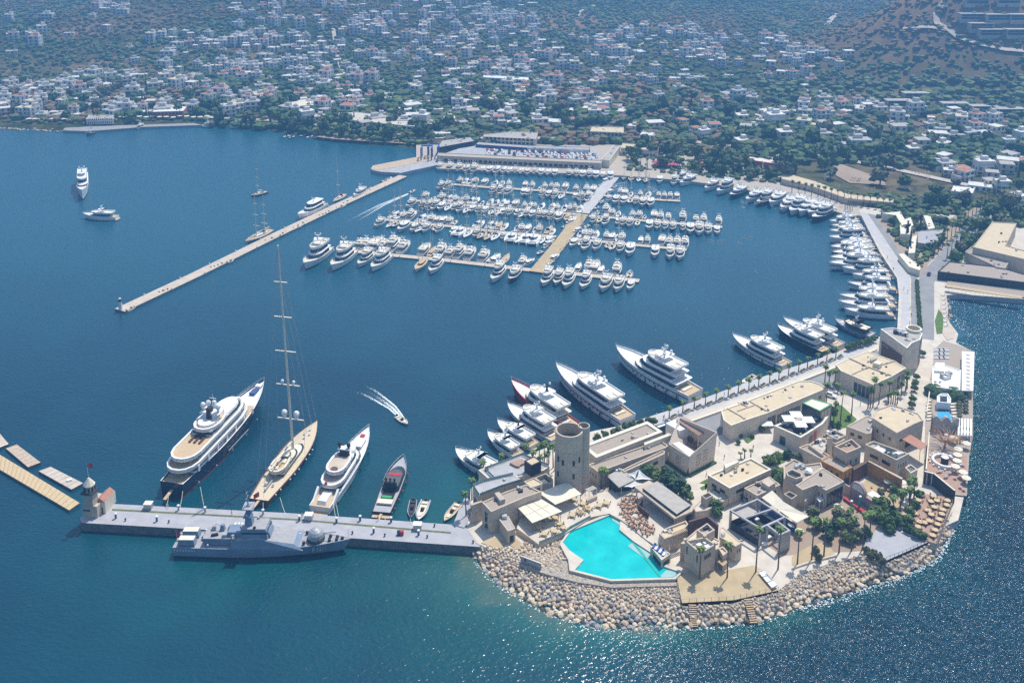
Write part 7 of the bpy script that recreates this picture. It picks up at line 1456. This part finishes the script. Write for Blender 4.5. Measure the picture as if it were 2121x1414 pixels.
for nm, poly, n in zones:
    us = [p[0] for p in poly]; vs_ = [p[1] for p in poly]; k = t_ = 0; cl = [(g.uniform(min(us), max(us)), g.uniform(min(vs_), max(vs_))) for _ in range(max(4, n//7))]
    while k < n and t_ < n*40:
        t_ += 1
        if g.random() < .75: c = g.choice(cl); u, v = c[0]+g.gauss(0, 20), c[1]+g.gauss(0, 5)
        else: u, v = g.uniform(min(us), max(us)), g.uniform(min(vs_), max(vs_))
        if not inpoly(u, v, poly): continue
        p = ground(u, v)
        if p.z < 1.9 or not farok(p, 10.5): continue
        mark(p); hs.append((p, nm)); k += 1
big_px = [(1046,288,26,'beige two-storey block with many windows behind the boatyard'), ]
hs.sort(key=lambda q: q[0].length); indiv = {}; rest = MB()
for i, (p, nm) in enumerate(hs):
    a = g.choice([-.35,.1,.5])+g.uniform(-.12, .12); s = g.uniform(.75, 1.35)
    if i < 300:
        if i < 110: o = dup(HP[g.randrange(9)]); o.name = 'house'
        else: o = bpy.data.objects.new('house', HM[g.randrange(9)]); COL.objects.link(o); o['category'] = 'house'
        o.location = p-Vector((0,0,.3)); o.rotation_euler = (0,0,a); o.scale = (s,s,s); o['group'] = f"houses {nm}"; indiv.setdefault(nm, []).append(o)
    else:
        b = HL[g.randrange(9)]; c, sn = math.cos(a)*s, math.sin(a)*s; rest.add([(p.x+x*c-y_*sn, p.y+x*sn+y_*c, p.z+z*s) for x, y_, z in b.v], b.f, 'x'); rest.m[-len(b.f):] = b.m
tag(rest.build('distant_houses'), "far white houses dotted over the hazy hillsides", 'houses', None, 'stuff')
for nm, os_ in indiv.items(): number(os_, "white flat-roofed house "+nm+", {n} from left")
for h in HP: kill(h)
# large named buildings of the town front: footprint pixels at roof height
def big(px, h, label, wall='warmwall', roof='sandroof', w=None, z0=2.4, cat='building', nm='waterfront_building', n=8, par=.4):
    o = bld(nm, label, cat, px, z0+h, wall, roof, par, zb=z0)
    if w:
        for fl in range(w): win(o, 'F', .04, .96, .8+fl*3.2, 2.6+fl*3.2, n, 'glass', gap=1.2, fr=False); win(o, 'R', .04, .96, .8+fl*3.2, 2.6+fl*3.2, n, 'glass', gap=1.2, fr=False)
    return o
big(qx(1000,283, 1110,288, 1114,274, 1060,272, 1004,278), 6, "beige two-storey block with regular windows right behind the boatyard", roof='greyroof', w=2, n=12)
big(qx(1222,272, 1292,275, 1292,263, 1226,262), 7, "beige two-storey building with roof pavilion behind the boatyard's right end", w=2, n=8)
big(qx(905,306, 984,292, 975,283, 915,290), 6, "angled pale-roofed boatyard hall at the marina's top left", 'glass', 'greyroof')
big(qx(985,299, 1090,306, 1222,310, 1222,305, 1090,301, 990,294), 6.5, "long blue-grey boatyard shed with thin white roof edge", 'cloth_blue', 'greyroof', par=.2)
big(qx(1092,306, 1220,311, 1220,309, 1092,304), 7, "white roof edge canopy over the boatyard shed", 'steel', 'white', nm='shed_canopy')
big(qx(905,322, 1245,338, 1248,332, 908,316), 5, "long grey quay wall with arcade bays below the car deck", 'stone_grey', 'stone_grey', w=1, n=30, nm='arcade_wall')
struct('car_deck', MB().prism(flat(qx(908,322, 1245,336, 1240,312, 985,302, 950,308), 6.5), 2.4, 6.5, 'concrete_dark', mtop='concrete'))
big(qx(1246,330, 1262,332, 1285,302, 1272,300), 6, "pale ramp building climbing from the quay at the boatyard's right end", 'cream', 'greyroof')
big(qx(1286,306, 1362,312, 1366,302, 1290,296), 6, "long cream-roofed building above the palm quay", w=1, n=10)
big(qx(1545,330, 1640,344, 1645,331, 1552,318), 6, "long building with magenta fascia and pale roof on the shore road", 'pink', 'cream', w=1)
big(qx(700,246, 860,262, 862,246, 740,232, 702,234), 7, "large white stepped building behind the town shore park", 'whitewall', 'warmwall', w=2, n=14)
big(qx(315,232, 380,230, 390,218, 322,216), 7, "long brick-red and white building above the bay beach", 'tileroof', 'white', w=2)
big(qx(178,247, 235,246, 235,238, 184,238), 5, "long white arcaded hotel on the bay beach", 'whitewall', 'greyroof', w=2, n=12)
big(qx(585,222, 672,216, 670,202, 600,208), 7, "wide white terraced building behind the green shore", 'whitewall', 'cream', w=2, n=10)
big(qx(1000,160, 1095,166, 1095,160, 1002,155), 4, "long row of dazzling white scalloped roofs in mid town", 'whitewall', 'white', w=1, z0=8)
big(qx(1970,395, 2015,400, 2020,388, 1975,384), 6, "white shed-roofed building inland of the palm avenue", 'whitewall', 'white', w=1)
big(q3(1735,712, 1870,535, 2040,545, 1965,700, 2110,740, 2110,800), 9, "large sand-roofed building right of the palm avenue", 'stone', 'sandroof')
big(q3(1680,745, 1720,712, 2000,790, 1960,860, 1900,850), 5.5, "grey-brown stone wing between the sand roof and the east bay", 'stone_grey', 'gravelroof')
big(q3(1490,882, 1570,812, 1920,850, 2110,905, 2110,960, 1990,945), 5, "long low flat-roofed building facing the east bay", 'dark', 'gravelroof', w=1, n=16)
struct('east_bay_deck', MB().prism(flat(q3(1540,985, 1560,950, 2110,1010, 2110,1065), 3.4), -2, 3.4, 'concrete_dark', mtop='gravelroof'))
big(q3(400,212, 430,196, 640,255, 860,342, 1185,380, 1175,402, 850,372, 620,290, 400,236), 4.2, "very long curving sand-roofed colonnade above the north-east shore", 'stone', 'sandroof', w=1, n=40, par=.1)
big(q3(1390,490, 1436,492, 1470,580, 1425,588), 5, "narrow pale flat-roofed strip building near the star-shaped awning", 'cream', 'cream', par=.1)
big(q3(1300,640, 1345,628, 1330,752, 1284,755), 5, "narrow pale roof strip beside the causeway gardens", 'cream', 'cream', par=.1)
big(q3(1350,600, 1530,590, 1470,700, 1350,680), 5, "grey scaffold-like roof block between the pale strips", 'stone_grey', 'deckgrey', par=.2)
big(q3(1215,760, 1250,755, 1370,850, 1365,875, 1290,850), 4, "bent pale-roofed bar at the causeway's north gardens", 'cream', 'cream', par=.1)
for i, sp_ in enumerate((q3(1100,475, 1190,490, 1225,465), q3(1190,480, 1225,462, 1260,520, 1300,505, 1320,560, 1260,590), q3(1225,560, 1310,545, 1295,625, 1230,620))): big(sp_, 5.5, f"{('left','middle','lower')[i]} blade of the star-shaped cream awning near the causeway", 'cream', 'cream', par=.02, nm='star_awning', cat='awning')
o_ = [q for q in (P(u, v, 6) for u, v in qx(2000,0, 2060,10, 2121,20, 1985,35, 2040,45, 2100,52, 2000,70, 2060,82, 2121,92, 2035,4, 2095,5, 2010,22, 2121,36))]
for i, (u, v) in enumerate(qx(2020,10, 2085,12, 2010,42, 2065,44, 2112,46, 2050,74, 2105,78, 2030,60, 1975,226, 2035,232, 2090,238, 1895,205, 1860,222)):
    p = ground(u, v); o = thing('terraced_villa', f"dark glassy terraced villa on the right hillside, {nth(i+1)} in the rows", 'villa', tuple(p), 'terraced villas on the right hill'); mb = MB(); mb.box((p.x, p.y, p.z-4), (24, 9, 10), 'stone_grey'); mb.box((p.x, p.y, p.z+6.01), (25, 10, .3), 'greyroof'); mb.build('wall', o)
    MB().box((p.x, p.y-4.55, p.z+.6), (22, .12, 2.2), 'glass').build('window', o); MB().box((p.x, p.y-4.55, p.z+3.6), (22, .12, 2.0), 'glass').build('window', o); MB().box((p.x, p.y-5.2, p.z+3.1), (24, 1.6, .25), 'stone_grey').build('balcony', o)
# roads on the hills
def hroad(px, w, name):
    pts = [ground(u, v) for u, v in px]; pp = resample(pts, 60); mb = MB(); L, R_ = [], []
    for i, p in enumerate(pp):
        d = (pp[min(59, i+1)]-pp[max(0, i-1)]); d.z = 0; d.normalize(); n_ = Vector((-d.y, d.x, 0))*w/2
        for S_, s in ((L, 1), (R_, -1)): q = p+n_*s; S_.append((q.x, q.y, max(H(q.x, q.y), H(p.x, p.y))+.9))
    mb.loft([L, R_], 'dirtroad', closed=False); return struct(name, mb)
hroad(qx(430,246, 560,252, 700,266, 860,283), 7, 'shore_road'); hroad(qx(900,288, 1290,290, 1420,296, 1560,308, 1700,325, 1850,352, 2000,385, 2121,405), 7, 'town_road'); hroad(qx(690,60, 700,120, 720,180, 760,240), 5, 'town_road'); hroad(qx(1180,270, 1230,200, 1290,150, 1330,90), 5, 'town_road'); hroad(qx(0,228, 120,222, 260,236, 400,232), 6, 'town_road')
hroad(qx(1955,8, 1938,35, 1940,55, 1965,72, 1985,85, 2030,102, 2080,112, 2121,110), 6, 'hill_road'); hroad(qx(1870,62, 1930,60, 1960,72), 5, 'hill_road'); hroad(qx(1195,36, 1215,20, 1230,12), 6, 'hill_road'); hroad(qx(1712,55, 1722,40, 1735,30), 7, 'hill_road')
sh_ = lambda nm, px, dz, m: struct(nm, MB().poly([(p.x, p.y, max(H(p.x, p.y), 2.4)+dz) for p in (lambda w: w if area([(a.x, a.y) for a in w]) > 0 else list(reversed(w)))([P(u, v, 2.5) for u, v in px])], m))
sh_('bare_lot', qx(1705,350, 1740,340, 1830,372, 1835,385, 1760,380), .5, 'bare'); sh_('shore_park', qx(650,283, 700,277, 860,293, 860,299, 700,289), .25, 'bare')
# ---------------- forest: individual trees in front, the rest one mass ----------------
tz = [("behind the palm quay", qx(1296,318, 1640,322, 1640,378, 1520,376, 1300,346), 42), ("along the upper bay shore", qx(560,255, 880,275, 870,300, 700,285, 560,268), 18), ("behind the bay beach", qx(0,200, 400,190, 400,248, 0,256), 28), ("behind the green town shore", qx(400,190, 880,210, 880,290, 640,276, 400,252), 36), ("behind the boatyard", qx(880,200, 1290,200, 1290,275, 1000,265, 880,300), 30), ("inland of the red umbrellas", qx(1290,200, 1560,220, 1640,320, 1500,345, 1300,335), 32), ("between causeway and palm avenue", qx(1812,452, 1850,440, 1960,470, 1990,470, 1935,530, 1925,560, 1900,560, 1850,500), 30), ("around the big sand-roofed building", qx(2040,425, 2121,430, 2121,520, 2080,470, 1990,545, 1960,560, 1975,520), 14), ("by the bare lot and right-hand town", qx(1640,260, 2121,300, 2121,480, 2060,470, 1880,420, 1800,400, 1650,350), 46)]
for nm, poly, n in tz:
    us = [p[0] for p in poly]; vs_ = [p[1] for p in poly]; k = t_ = 0; os_ = []
    while k < n and t_ < 3000:
        t_ += 1; u, v = g.uniform(min(us), max(us)), g.uniform(min(vs_), max(vs_))
        if not inpoly(u, v, poly): continue
        p = ground(u, v)
        if p.z < (1.9 if 'quay' not in nm and 'causeway' not in nm else -9) or not farok(p, 8): continue
        cyp = g.random() < .13; r = (g.uniform(3.6, 8) if 'causeway' not in nm else g.uniform(1.8, 3.6)) if not cyp else g.uniform(4, 5.5); mark(p) if r > 4 else None
        os_.append(tree(p.x, p.y, max(p.z, 2.4)-.3, r, g.choice(['leaf','leaf_dark','leaf_olive','leaf']), 0, None, f"trees {nm}", cyp)); k += 1
    number(os_, lambda o: ("tall dark cypress " if o.name.startswith('cyp') else "rounded green tree ")+nm+", {n} from left")
tm_ = []
for k in range(8):
    mb = MB(); r = random.Random(60+k); mb.ball((0,0,.3), .85, 'x', .75, 5, 3, r, .35); mb.ball((r.uniform(-.6,.6), r.uniform(-.6,.6), r.uniform(.2,.8)), .6, 'x', .8, 5, 3, r, .35); tm_.append(mb)
F_ = MB(); cnt = 0; g = random.Random(77)
ms = ['leaf','leaf_dark','leaf_olive','leaf','leaf_dark','leaf_light']
while cnt < 24000:
    x, y = g.uniform(-980, 1050), g.uniform(700, 1900)*1.0
    if y < yc(x)+18 or (x > 236 and y < 560): continue
    w_ = y*.98+40
    if abs(x) > w_*.56+20: continue
    hh = H(x, y)
    if hh < 2: continue
    u, v = proj((x, y, hh))
    if v < -25 or (v > 300 and u > 640 and u < 1650 and v > 296+max(0, (u-1300))*.2) or (v > 345 and u < 1860) or (v > 400): continue
    p = Vector((x, y, hh))
    d = mnoise.noise(Vector((x*.006, y*.006, 9)))*.5+.62
    if g.random() > d or not farok(p, 6.2): continue
    s = g.choice([1.6,2.2,2.6,3.2,4.2]) if v < 165 else g.choice([2.4,3.4,4.2,5.2,6.2]); b = g.choice(tm_); a = g.uniform(0, 6.28); c, sn = math.cos(a)*s, math.sin(a)*s*g.uniform(.8, 1.2); m = g.choice(ms) if mnoise.noise(Vector((x*.005, y*.005, 4))) < .05+.12*g.random() else g.choice(['rust','leaf_olive','rust','leaf'])
    if gauss(x, y, 520, 1070, 110, 80) > .35 and g.random() < .75: m = g.choice(['rust','rust','leaf_olive'])
    F_.add([(x+q[0]*c-q[1]*sn, y+q[0]*sn+q[1]*c, hh+q[2]*s) for q in b.v], b.f, m); cnt += 1
def fill(px, n, z, s0, s1, k=ms):
    us = [p[0] for p in px]; vs_ = [p[1] for p in px]; c_ = 0
    while c_ < n:
        u, v = g.uniform(min(us), max(us)), g.uniform(min(vs_), max(vs_))
        if not inpoly(u, v, px): continue
        p = P(u, v, z); s = g.uniform(s0, s1); b = g.choice(tm_); a = g.uniform(0, 6.28); c, sn = math.cos(a)*s, math.sin(a)*s; c_ += 1
        F_.add([(p.x+q[0]*c-q[1]*sn, p.y+q[0]*sn+q[1]*c, z+q[2]*s) for q in b.v], b.f, g.choice(k))
fill(qx(1815,450, 1850,438, 1950,462, 1960,480, 1925,530, 1905,560, 1880,530), 130, 2.7, 1.0, 2.8); fill(qx(1300,340, 1500,348, 1640,362, 1650,385, 1530,372, 1300,352), 170, 2.4, 1.0, 3.0)
fill(qx(1650,372, 1790,415, 1800,432, 1700,402, 1640,388), 60, 2.5, .8, 1.8); fill(qx(2040,430, 2121,425, 2121,470, 2080,468), 50, 2.7, 1.5, 4); fill(qx(1990,520, 2010,515, 1965,560, 1950,570), 40, 2.7, 1, 2.4); fill(qx(1290,305, 1540,318, 1560,330, 1300,318), 90, 2.4, 1.5, 4)
fill(qx(420,248, 560,258, 700,276, 870,290, 870,298, 700,286, 560,267, 420,257), 170, 2.4, 1.4, 4.2); fill(qx(0,246, 130,252, 400,244, 400,250, 130,259, 0,254), 60, 2.4, 1.2, 3)
fill(qx(1800,400, 2000,410, 2060,430, 1990,470, 1900,455, 1800,430), 190, 2.5, 1.5, 4)
for k in range(95):      # groves of big dark trees between the houses
    u, v = (g.uniform(120, 1560), g.uniform(165, 262)) if k < 60 else (g.uniform(1300, 2100), g.uniform(220, 345))
    if v > 250 and u < 900: continue
    p = ground(u, v)
    if p.z < 1.9: continue
    for j in range(g.randrange(4, 12)):
        x, y = p.x+g.gauss(0, 13), p.y+g.gauss(0, 8); s = g.uniform(3.5, 6.8); b = g.choice(tm_); a = g.uniform(0, 6.28); c, sn = math.cos(a)*s, math.sin(a)*s; hh = H(x, y)
        if hh < 2 or any(math.hypot(x-q[0].x, y-q[0].y) < 5 for q in hs[:420]): continue
        F_.add([(x+q[0]*c-q[1]*sn, y+q[0]*sn+q[1]*c, hh+s*.3+q[2]*s*1.1) for q in b.v], b.f, g.choice(['leaf_dark','leaf','leaf_dark']))
tag(F_.build('hillside_woodland'), "trees and scrub covering the hillsides behind the town", 'woodland', None, 'stuff')
# ---------------- cars, people, furniture ----------------
g = random.Random(9)
def car(m):
    o = thing('parked_car', None, 'car', (0,-960,0), None, 0, True); mb = MB()
    pr = [(-2.2,.35),(-2.25,.8),(-1.9,1.0),(.9,.98),(2.1,.85),(2.25,.45),(2.2,.35)]; mb.loft([[(x, -.86, z) for x, z in pr], [(x, .86, z) for x, z in pr]], m, caps=True); mb.box((-.45,0,.98), (2.5,1.5,.5), m, 0, .72); mb.build('body', o)
    MB().box((-.45,0,1.02), (2.44,1.56,.36), 'glass', 0, .78).build('window', o)
    for x in (-1.4, 1.4):
        for y_ in (-.85, .85): MB().tube((x, y_-.1, .33), (x, y_+.1, .33), .33, .33, 'black', 8).build('wheel', o)
    return o
CP = {c: car(m) for c, m in (('white','white'),('grey','metal'),('black','black'),('red','red'),('blue','navy'))}
def put(p, rz, c, label, group=None):
    o = dup(CP[c]); o.name = 'parked_car'; o.location = p; o.rotation_euler = (0,0,rz); o['label'] = label
    if group: o['group'] = group
    return o
cs = ['white','white','grey','black','white','red','blue','grey']
for r_ in range(3):
    for k in range(30):
        u, v = lerp(1010, 1235, k/29)+g.uniform(-2,2), lerp(315, 326, k/29)+r_*4.6-4; c = g.choice(cs)
        if g.random() < .85: put(P(u, v, 6.52), R(95)+g.uniform(-.05,.05), c, f"{c} car on the boatyard car deck, {nth(k+1)} place from left in {('back','middle','front')[r_]} row", 'cars on the boatyard deck')
def parasol_row(lst, m, r, lab, grp, z0=2.6, h=3.2, cat=None):
    os_ = []
    for u, v in lst: q = P(u, v, z0); os_.append(parasol(q.x, q.y, z0, r, h, '', m, group=grp))
    number(os_, lab)
parasol_row([(1358+k*8, 342+k*.3) for k in range(7)]+[(1362+k*9, 346+k*.3) for k in range(5)], 'pink', 3.0, "big pink-red umbrella behind the quay, {n} from left", 'pink-red umbrellas')
parasol_row([(1456,345),(1467,349)], 'red', 2.6, "small red umbrella right of the pink-red cluster, {n} from left", 'small red umbrellas'); parasol_row([(1515,341),(1524,343),(1533,345)], 'white', 2.6, "white umbrella behind the north-east shore, {n} from left", 'white shore umbrellas')
parasol_row([(205+k*14, 248+g.uniform(-2,1)) for k in range(17)]+[(60+k*12, 252) for k in range(10)], 'cream', 2.6, "pale beach umbrella on the bay beach, {n} from left", 'bay beach umbrellas', 2.4)
parasol_row([(1965+k*9, 601+k*1.4) for k in range(17)], 'straw', 1.8, "straw umbrella on the deck facing the east bay, {n} from left", 'straw umbrellas', 3.4, 2.6)
o = put(P(1721, 822, Z+.02), R(-38), 'white', "white car parked between the long shops and square shops"); o.scale = (1.1,1.1,1.35); put(P(1704, 816, Z+.02), R(-38), 'grey', "silver car half hidden by the long shop building's corner"); put(P(1924, 569, Z+.03), R(60), 'blue', "dark car turning onto the causeway road"); put(P(1935, 455, Z+.03), R(100), 'white', "white car on the service road near the star-shaped awning")
for i in range(9): put(P(1300+i*9, 322+i*.6, 2.7), R(90), g.choice(['white','grey','black']), '', 'cars near the red umbrellas')['label'] = f"parked car under trees above the palm quay, {nth(i+1)} from left"
for p in CP.values(): kill(p)
# travel lifts: blue portal cranes
for i, (u, v) in enumerate(((884,328),(898,324))):
    q = P(u, v, 2.6); o = thing('boat_lift', f"blue portal boat lift at the boatyard slip, {'left' if i == 0 else 'right'} one", 'crane', tuple(q), 'boat lifts')
    for a in (-4, 4):
        for b in (-5, 5): MB().box((q.x+a, q.y+b, 2.6), (.8,.8,9), 'blue').build('leg', o); MB().tube((q.x+a-.3, q.y+b, 3.3), (q.x+a+.3, q.y+b, 3.3), .8, .8, 'black', 8).build('wheel', o)
        MB().box((q.x+a, q.y, 11), (.9,11,.9), 'blue').build('beam', o)
    MB().box((q.x, q.y+5, 11.02), (8.6,.9,.86), 'blue').build('cross_beam', o)
# people
def person_mesh(shirt, pants, walk):
    me = bpy.data.meshes.new('p'); s = .16 if walk else .06
    V = [(0,0,.95),(.0,0,1.2),(0,0,1.42),(0,0,1.55),(0,0,1.72),(0,.10,.9),(s,.11,.5),(s*.3,.11,.08),(s*.3+.14,.11,.04),(0,-.10,.9),(-s*.4,-.11,.5),(-s*1.6,-.11,.1),(-s*1.6+.14,-.11,.04),(0,.2,1.4),(-s*.4,.25,1.12),(s*.5,.27,.88),(0,-.2,1.4),(s*.4,-.25,1.12),(s*1.2,-.25,.9)]
    E_ = [(0,1),(1,2),(2,3),(3,4),(0,5),(5,6),(6,7),(7,8),(0,9),(9,10),(10,11),(11,12),(2,13),(13,14),(14,15),(2,16),(16,17),(17,18)]
    Rr = [.15,.14,.15,.055,.10,.095,.065,.045,.035,.095,.065,.045,.035,.06,.045,.035,.06,.045,.035]
    me.from_pydata(V, E_, []); o = bpy.data.objects.new('p', me); COL.objects.link(o); o.modifiers.new('s', 'SKIN'); sub = o.modifiers.new('u', 'SUBSURF'); sub.levels = 1
    for d, r in zip(me.skin_vertices[0].data, Rr): d.radius = (r, r)
    me.skin_vertices[0].data[0].use_root = True; bpy.context.view_layer.update()
    m2 = bpy.data.meshes.new_from_object(o.evaluated_get(bpy.context.evaluated_depsgraph_get())); bpy.data.objects.remove(o)
    for k in ('skin', shirt, pants): m2.materials.append(MATS[k])
    for f in m2.polygons: c = f.center; f.material_index = 2 if .45 < c.z < .98 and abs(c.y) < .19 else 1 if .98 <= c.z < 1.47 and abs(c.y) < .26 else 0
    return m2
hair = MB().ball((0,0,1.78), .115, 'darkwood', 1, 7, 5).mesh('hair'); PM_ = {}
def person(u, v, z, label, shirt, pants, rz, walk=True):
    k = (shirt, pants, walk)
    if k not in PM_: PM_[k] = person_mesh(*k)
    q = P(u, v, z); o = bpy.data.objects.new('person', PM_[k]); COL.objects.link(o); o.location = q; o.rotation_euler = (0,0,rz); tag(o, label, 'person', 'people'); h = bpy.data.objects.new('hair', hair); COL.objects.link(h); h.parent = o
cl = ['cloth_white','cloth_blue','cloth_dark','red','cloth_white','cream']; nmc = {'cloth_white':'white','cloth_blue':'blue','cloth_dark':'black','red':'red','cream':'cream'}
pl_ = [("on the yacht quay", [(1374,868),(1376,866),(1405,858),(1437,845),(1500,820),(1562,803),(1640,778),(1700,756),(1390,872)], Z), ("on the sunny plaza", [(1490,922),(1463,985),(1546,914),(1500,950),(1520,900),(1640,880),(1782,840),(1560,930)], Z), ("on the stone pier", [(345,1048),(348,1052),(626,1070),(634,1071),(783,1078),(300,1050),(958,1050),(480,1066)], 3.0), ("on the causeway walk", [(1885,640),(1887,655),(1880,606),(1884,672),(1872,600),(1850,560),(1838,535)], Z)]
for nm, L2, z in pl_:
    for i, (u, v) in enumerate(sorted(L2)): sh2, pa = g.choice(cl), g.choice(['cloth_dark','cloth_blue','cream']); person(u, v, z+.02, f"person in a {nmc[sh2]} top walking {nm}, {nth(i+1)} from left", sh2, pa, g.uniform(0, 6.28), True)
# tables, chairs
def tproto(r, m, h=.74, sq=False):
    o = thing('dining_table', None, 'table', (0,-970,0), None, 0, True)
    (MB().box((0,0,h-.05), (r*2, r*2, .06), m) if sq else MB().cyl((0,0,h-.05), r, .06, m, 14)).build('table_top', o); MB().cyl((0,0,0), .08, h-.05, 'dark', 6).build('pedestal', o); return o
def cproto(m):
    o = thing('chair', None, 'chair', (0,-970,0), None, 0, True); MB().box((0,0,.4), (.5,.5,.09), m).build('seat', o); MB().box((-.23,0,.49), (.07,.5,.45), m).build('backrest', o)
    for a in (-.2,.2):
        for b in (-.2,.2): MB().box((a, b, 0), (.05,.05,.4), 'dark').build('leg', o)
    return o
T = {'straw': tproto(1.0, 'straw'), 'small': tproto(.45, 'orange'), 'long': tproto(.6, 'orange', sq=True), 'rose': tproto(.55, 'pinkwall', sq=True)}; Cc = {'red': cproto('darkwood'), 'white': cproto('white'), 'straw': cproto('straw'), 'terra': cproto('terracotta')}
nch = 0
def dining(pts, z, tk, ck, lab, grp, nc=4, rr=.95, sx=1.0, chl=''):
    global nch
    pts = sorted(pts)
    for i, (u, v) in enumerate(pts):
        q = P(u, v, z); o = dup(T[tk]); o.name = 'dining_table'; o.location = q; o.scale = (sx, 1, 1); rz = g.uniform(0, 1.5) if sx == 1 else R(35); o.rotation_euler = (0,0,rz); o['group'] = grp; o['label'] = lab.format(n=nth(i+1))
        for k in range(nc):
            if nch >= 290: break
            a = rz+k*2*math.pi/nc; c = dup(Cc[ck]); c.name = 'chair'; c.location = (q.x+rr*sx**.5*math.cos(a), q.y+rr*sx**.5*math.sin(a), z); c.rotation_euler = (0,0,a+math.pi); c['group'] = f"chairs at the {grp}"; c['label'] = (('far','left','near','right')[int(((a % 6.283)/1.5708+.5)) % 4 if nc != 4 else (k+1) % 4]+'-side '+chl).format(n=nth(i+1)) if False else (nth(k+1)+' '+chl).format(n=nth(i+1)).replace('first ', 'one ', 0); nch += 1
dining(q5(910,1130, 1025,1100, 1080,1015, 1125,1060, 1225,920, 1310,885, 1345,790, 1240,740, 1400,830, 850,1060, 930,970, 1030,950)+q7(110,330, 240,290, 20,370, 330,260), TT+.02, 'straw', 'straw', "round straw-topped table by the teal glass rail, {n} from left", 'round straw tables', 4, 1.4, chl="straw chair at the {n} round straw-topped table")
pts = [(u, v) for u, v in ((g.uniform(1262, 1352), g.uniform(1028, 1110)) for _ in range(400)) if inpoly(u, v, qx(1278,1050, 1300,1030, 1322,1035, 1322,1060, 1345,1085, 1362,1098, 1340,1115, 1300,1082))]; sel = []
for p in pts:
    if all(abs(p[0]-a)+abs(p[1]-b) > 7.5 for a, b in sel): sel.append(p)
dining(sel, 4.52, 'small', 'terra', "small orange-topped table on the crowded pool terrace, {n} from left", 'pool terrace tables', 3, .75, chl="terracotta chair at the {n} small pool terrace table")
dn = qB(1890,285, 1830,395, 1780,520, 1720,655, 1570,165, 1545,225, 1520,290, 1500,385, 1900,230, 1840,340, 1800,460, 1750,590, 1730,180, 1770,230, 1700,240, 1660,350, 1740,310, 1700,400, 1680,480, 1560,490, 1540,550, 1620,500)
dining(dn, 3.92, 'straw', 'red', "table on the terracotta dining deck above the rocks, {n} from left", 'dining deck tables', 4, 1.3, 1.0, chl="dark chair at the {n} dining deck table")
dining(qC(320,1110, 400,1120, 470,1000, 500,1060, 480,1110, 440,1160, 510,1180, 480,1230, 370,1150, 505,1250), 3.23, 'rose', 'white', "small table on the red deck past the round bar, {n} from left", 'red deck tables', 2, .8, chl="white chair at the {n} red deck table")
dining(qA(680,830, 770,790, 840,770, 820,860, 900,880, 760,880), Z+.06, 'small', 'terra', "patio restaurant table beside the ochre wall, {n} from left", 'patio tables', 3, .9, chl="terracotta chair at the {n} patio table")
for q in list(T.values())+list(Cc.values()): kill(q)
parasol_row([(1985+g.uniform(-14,16), 905+k*12) for k in range(9)], 'cream', 1.6, "pale umbrella on the red deck's sea edge, {n} from left", 'red deck umbrellas', 3.2, 2.6); parasol_row([(1868,1010),(1852,1022),(1838,1008),(1700,1092),(1690,1075),(1735,1060),(1640,1098),(1655,1112)], 'cream', 1.5, "small beige umbrella in the sea garden, {n} from left", 'sea garden umbrellas', Z, 2.6)
for i, (a, b) in enumerate([(470,560+k*22) for k in range(9)]+[(520,520+k*26) for k in range(6)]):
    q = P(*qC(a, b)[0], 3.3); o = thing('planter', f"dark bushy planter along the east deck's sea side, {nth(i+1)} from north", 'planter', (q.x, q.y, 3.2), 'east deck planters'); MB().box((q.x, q.y, 3.21), (2.2,1.0,.6), 'concrete_dark').build('box', o); MB().ball((q.x, q.y, 4.1), .9, 'leaf_olive', .8, 7, 4, g, .3).build('bush', o)
# beach decks and loungers on the right shore
struct('beach_boardwalk', MB().prism(flat(qx(1948,608, 1960,610, 1964,640, 1962,660, 1980,686, 1975,700, 1962,704, 1952,690, 1955,660, 1948,640), 2.9), 1, 2.92, 'stone_grey', mtop='pontoon'))
for i in range(8): q = P(1954+i*.7, 612+i*9, 2.95); lounger(q.x, q.y, 2.95, R(20), f"white lounger on the boardwalk right of the causeway, {nth(i+1)} from top", 'white', 'boardwalk loungers')
for i, (a, b) in enumerate(((1330,560),(1370,575),(1405,590),(1440,605),(1475,620),(1510,640),(1545,660),(1380,610),(1420,625),(1460,645),(1500,660))):
    q = P(*qB(a, b)[0], 3.65); lounger(q.x, q.y, 3.65, R(-30), f"white cushioned seat on the dark step beside the grey court, {nth(i+1)} from left", 'white', 'white seats by the grey court')
for i in range(9): q = P(*qC(300+(i % 3)*35, 170+(i//3)*30)[0], 3.3); o = thing('sofa', f"white lounge sofa at the north end of the east deck, {nth(i+1)} by rows", 'sofa', tuple(q), 'east deck sofas'); MB().box((q.x, q.y, 3.21), (2.6,1.1,.45), 'white').build('seat', o); MB().box((q.x, q.y+.5, 3.66), (2.6,.25,.45), 'white').build('backrest', o)
for i in range(14): 
    a = qC(240+(i % 2)*190+g.uniform(-8, 8), 560+(i//2)*24)[0]; q = P(*a, 3.3); lounger(q.x, q.y, 3.25, R(10), f"cream daybed beside the blue-tiled deck pool, {nth(i+1)} from north", 'cream', 'deck pool daybeds', 1.2)
# ---------------- haze ----------------
hm = bpy.data.materials.new('haze'); hm.use_nodes = True; t = hm.node_tree; t.nodes.clear()
out = t.nodes.new("ShaderNodeOutputMaterial"); pv = t.nodes.new("ShaderNodeVolumePrincipled")
pv.inputs["Color"].default_value = (.20,.52,1,1); pv.inputs["Density"].default_value = .00041; pv.inputs["Anisotropy"].default_value = .2
t.links.new(pv.outputs[0], out.inputs["Volume"])
MATS['haze'] = hm
mb = MB(); mb.box((0, 1200, -7.5), (4200, 4400, 300), 'haze')
tag(mb.build('haze'), kind='stuff')
for o in bpy.data.objects:
    for k_ in ('_o', '_p', '_z'):
        if k_ in o: del o[k_]
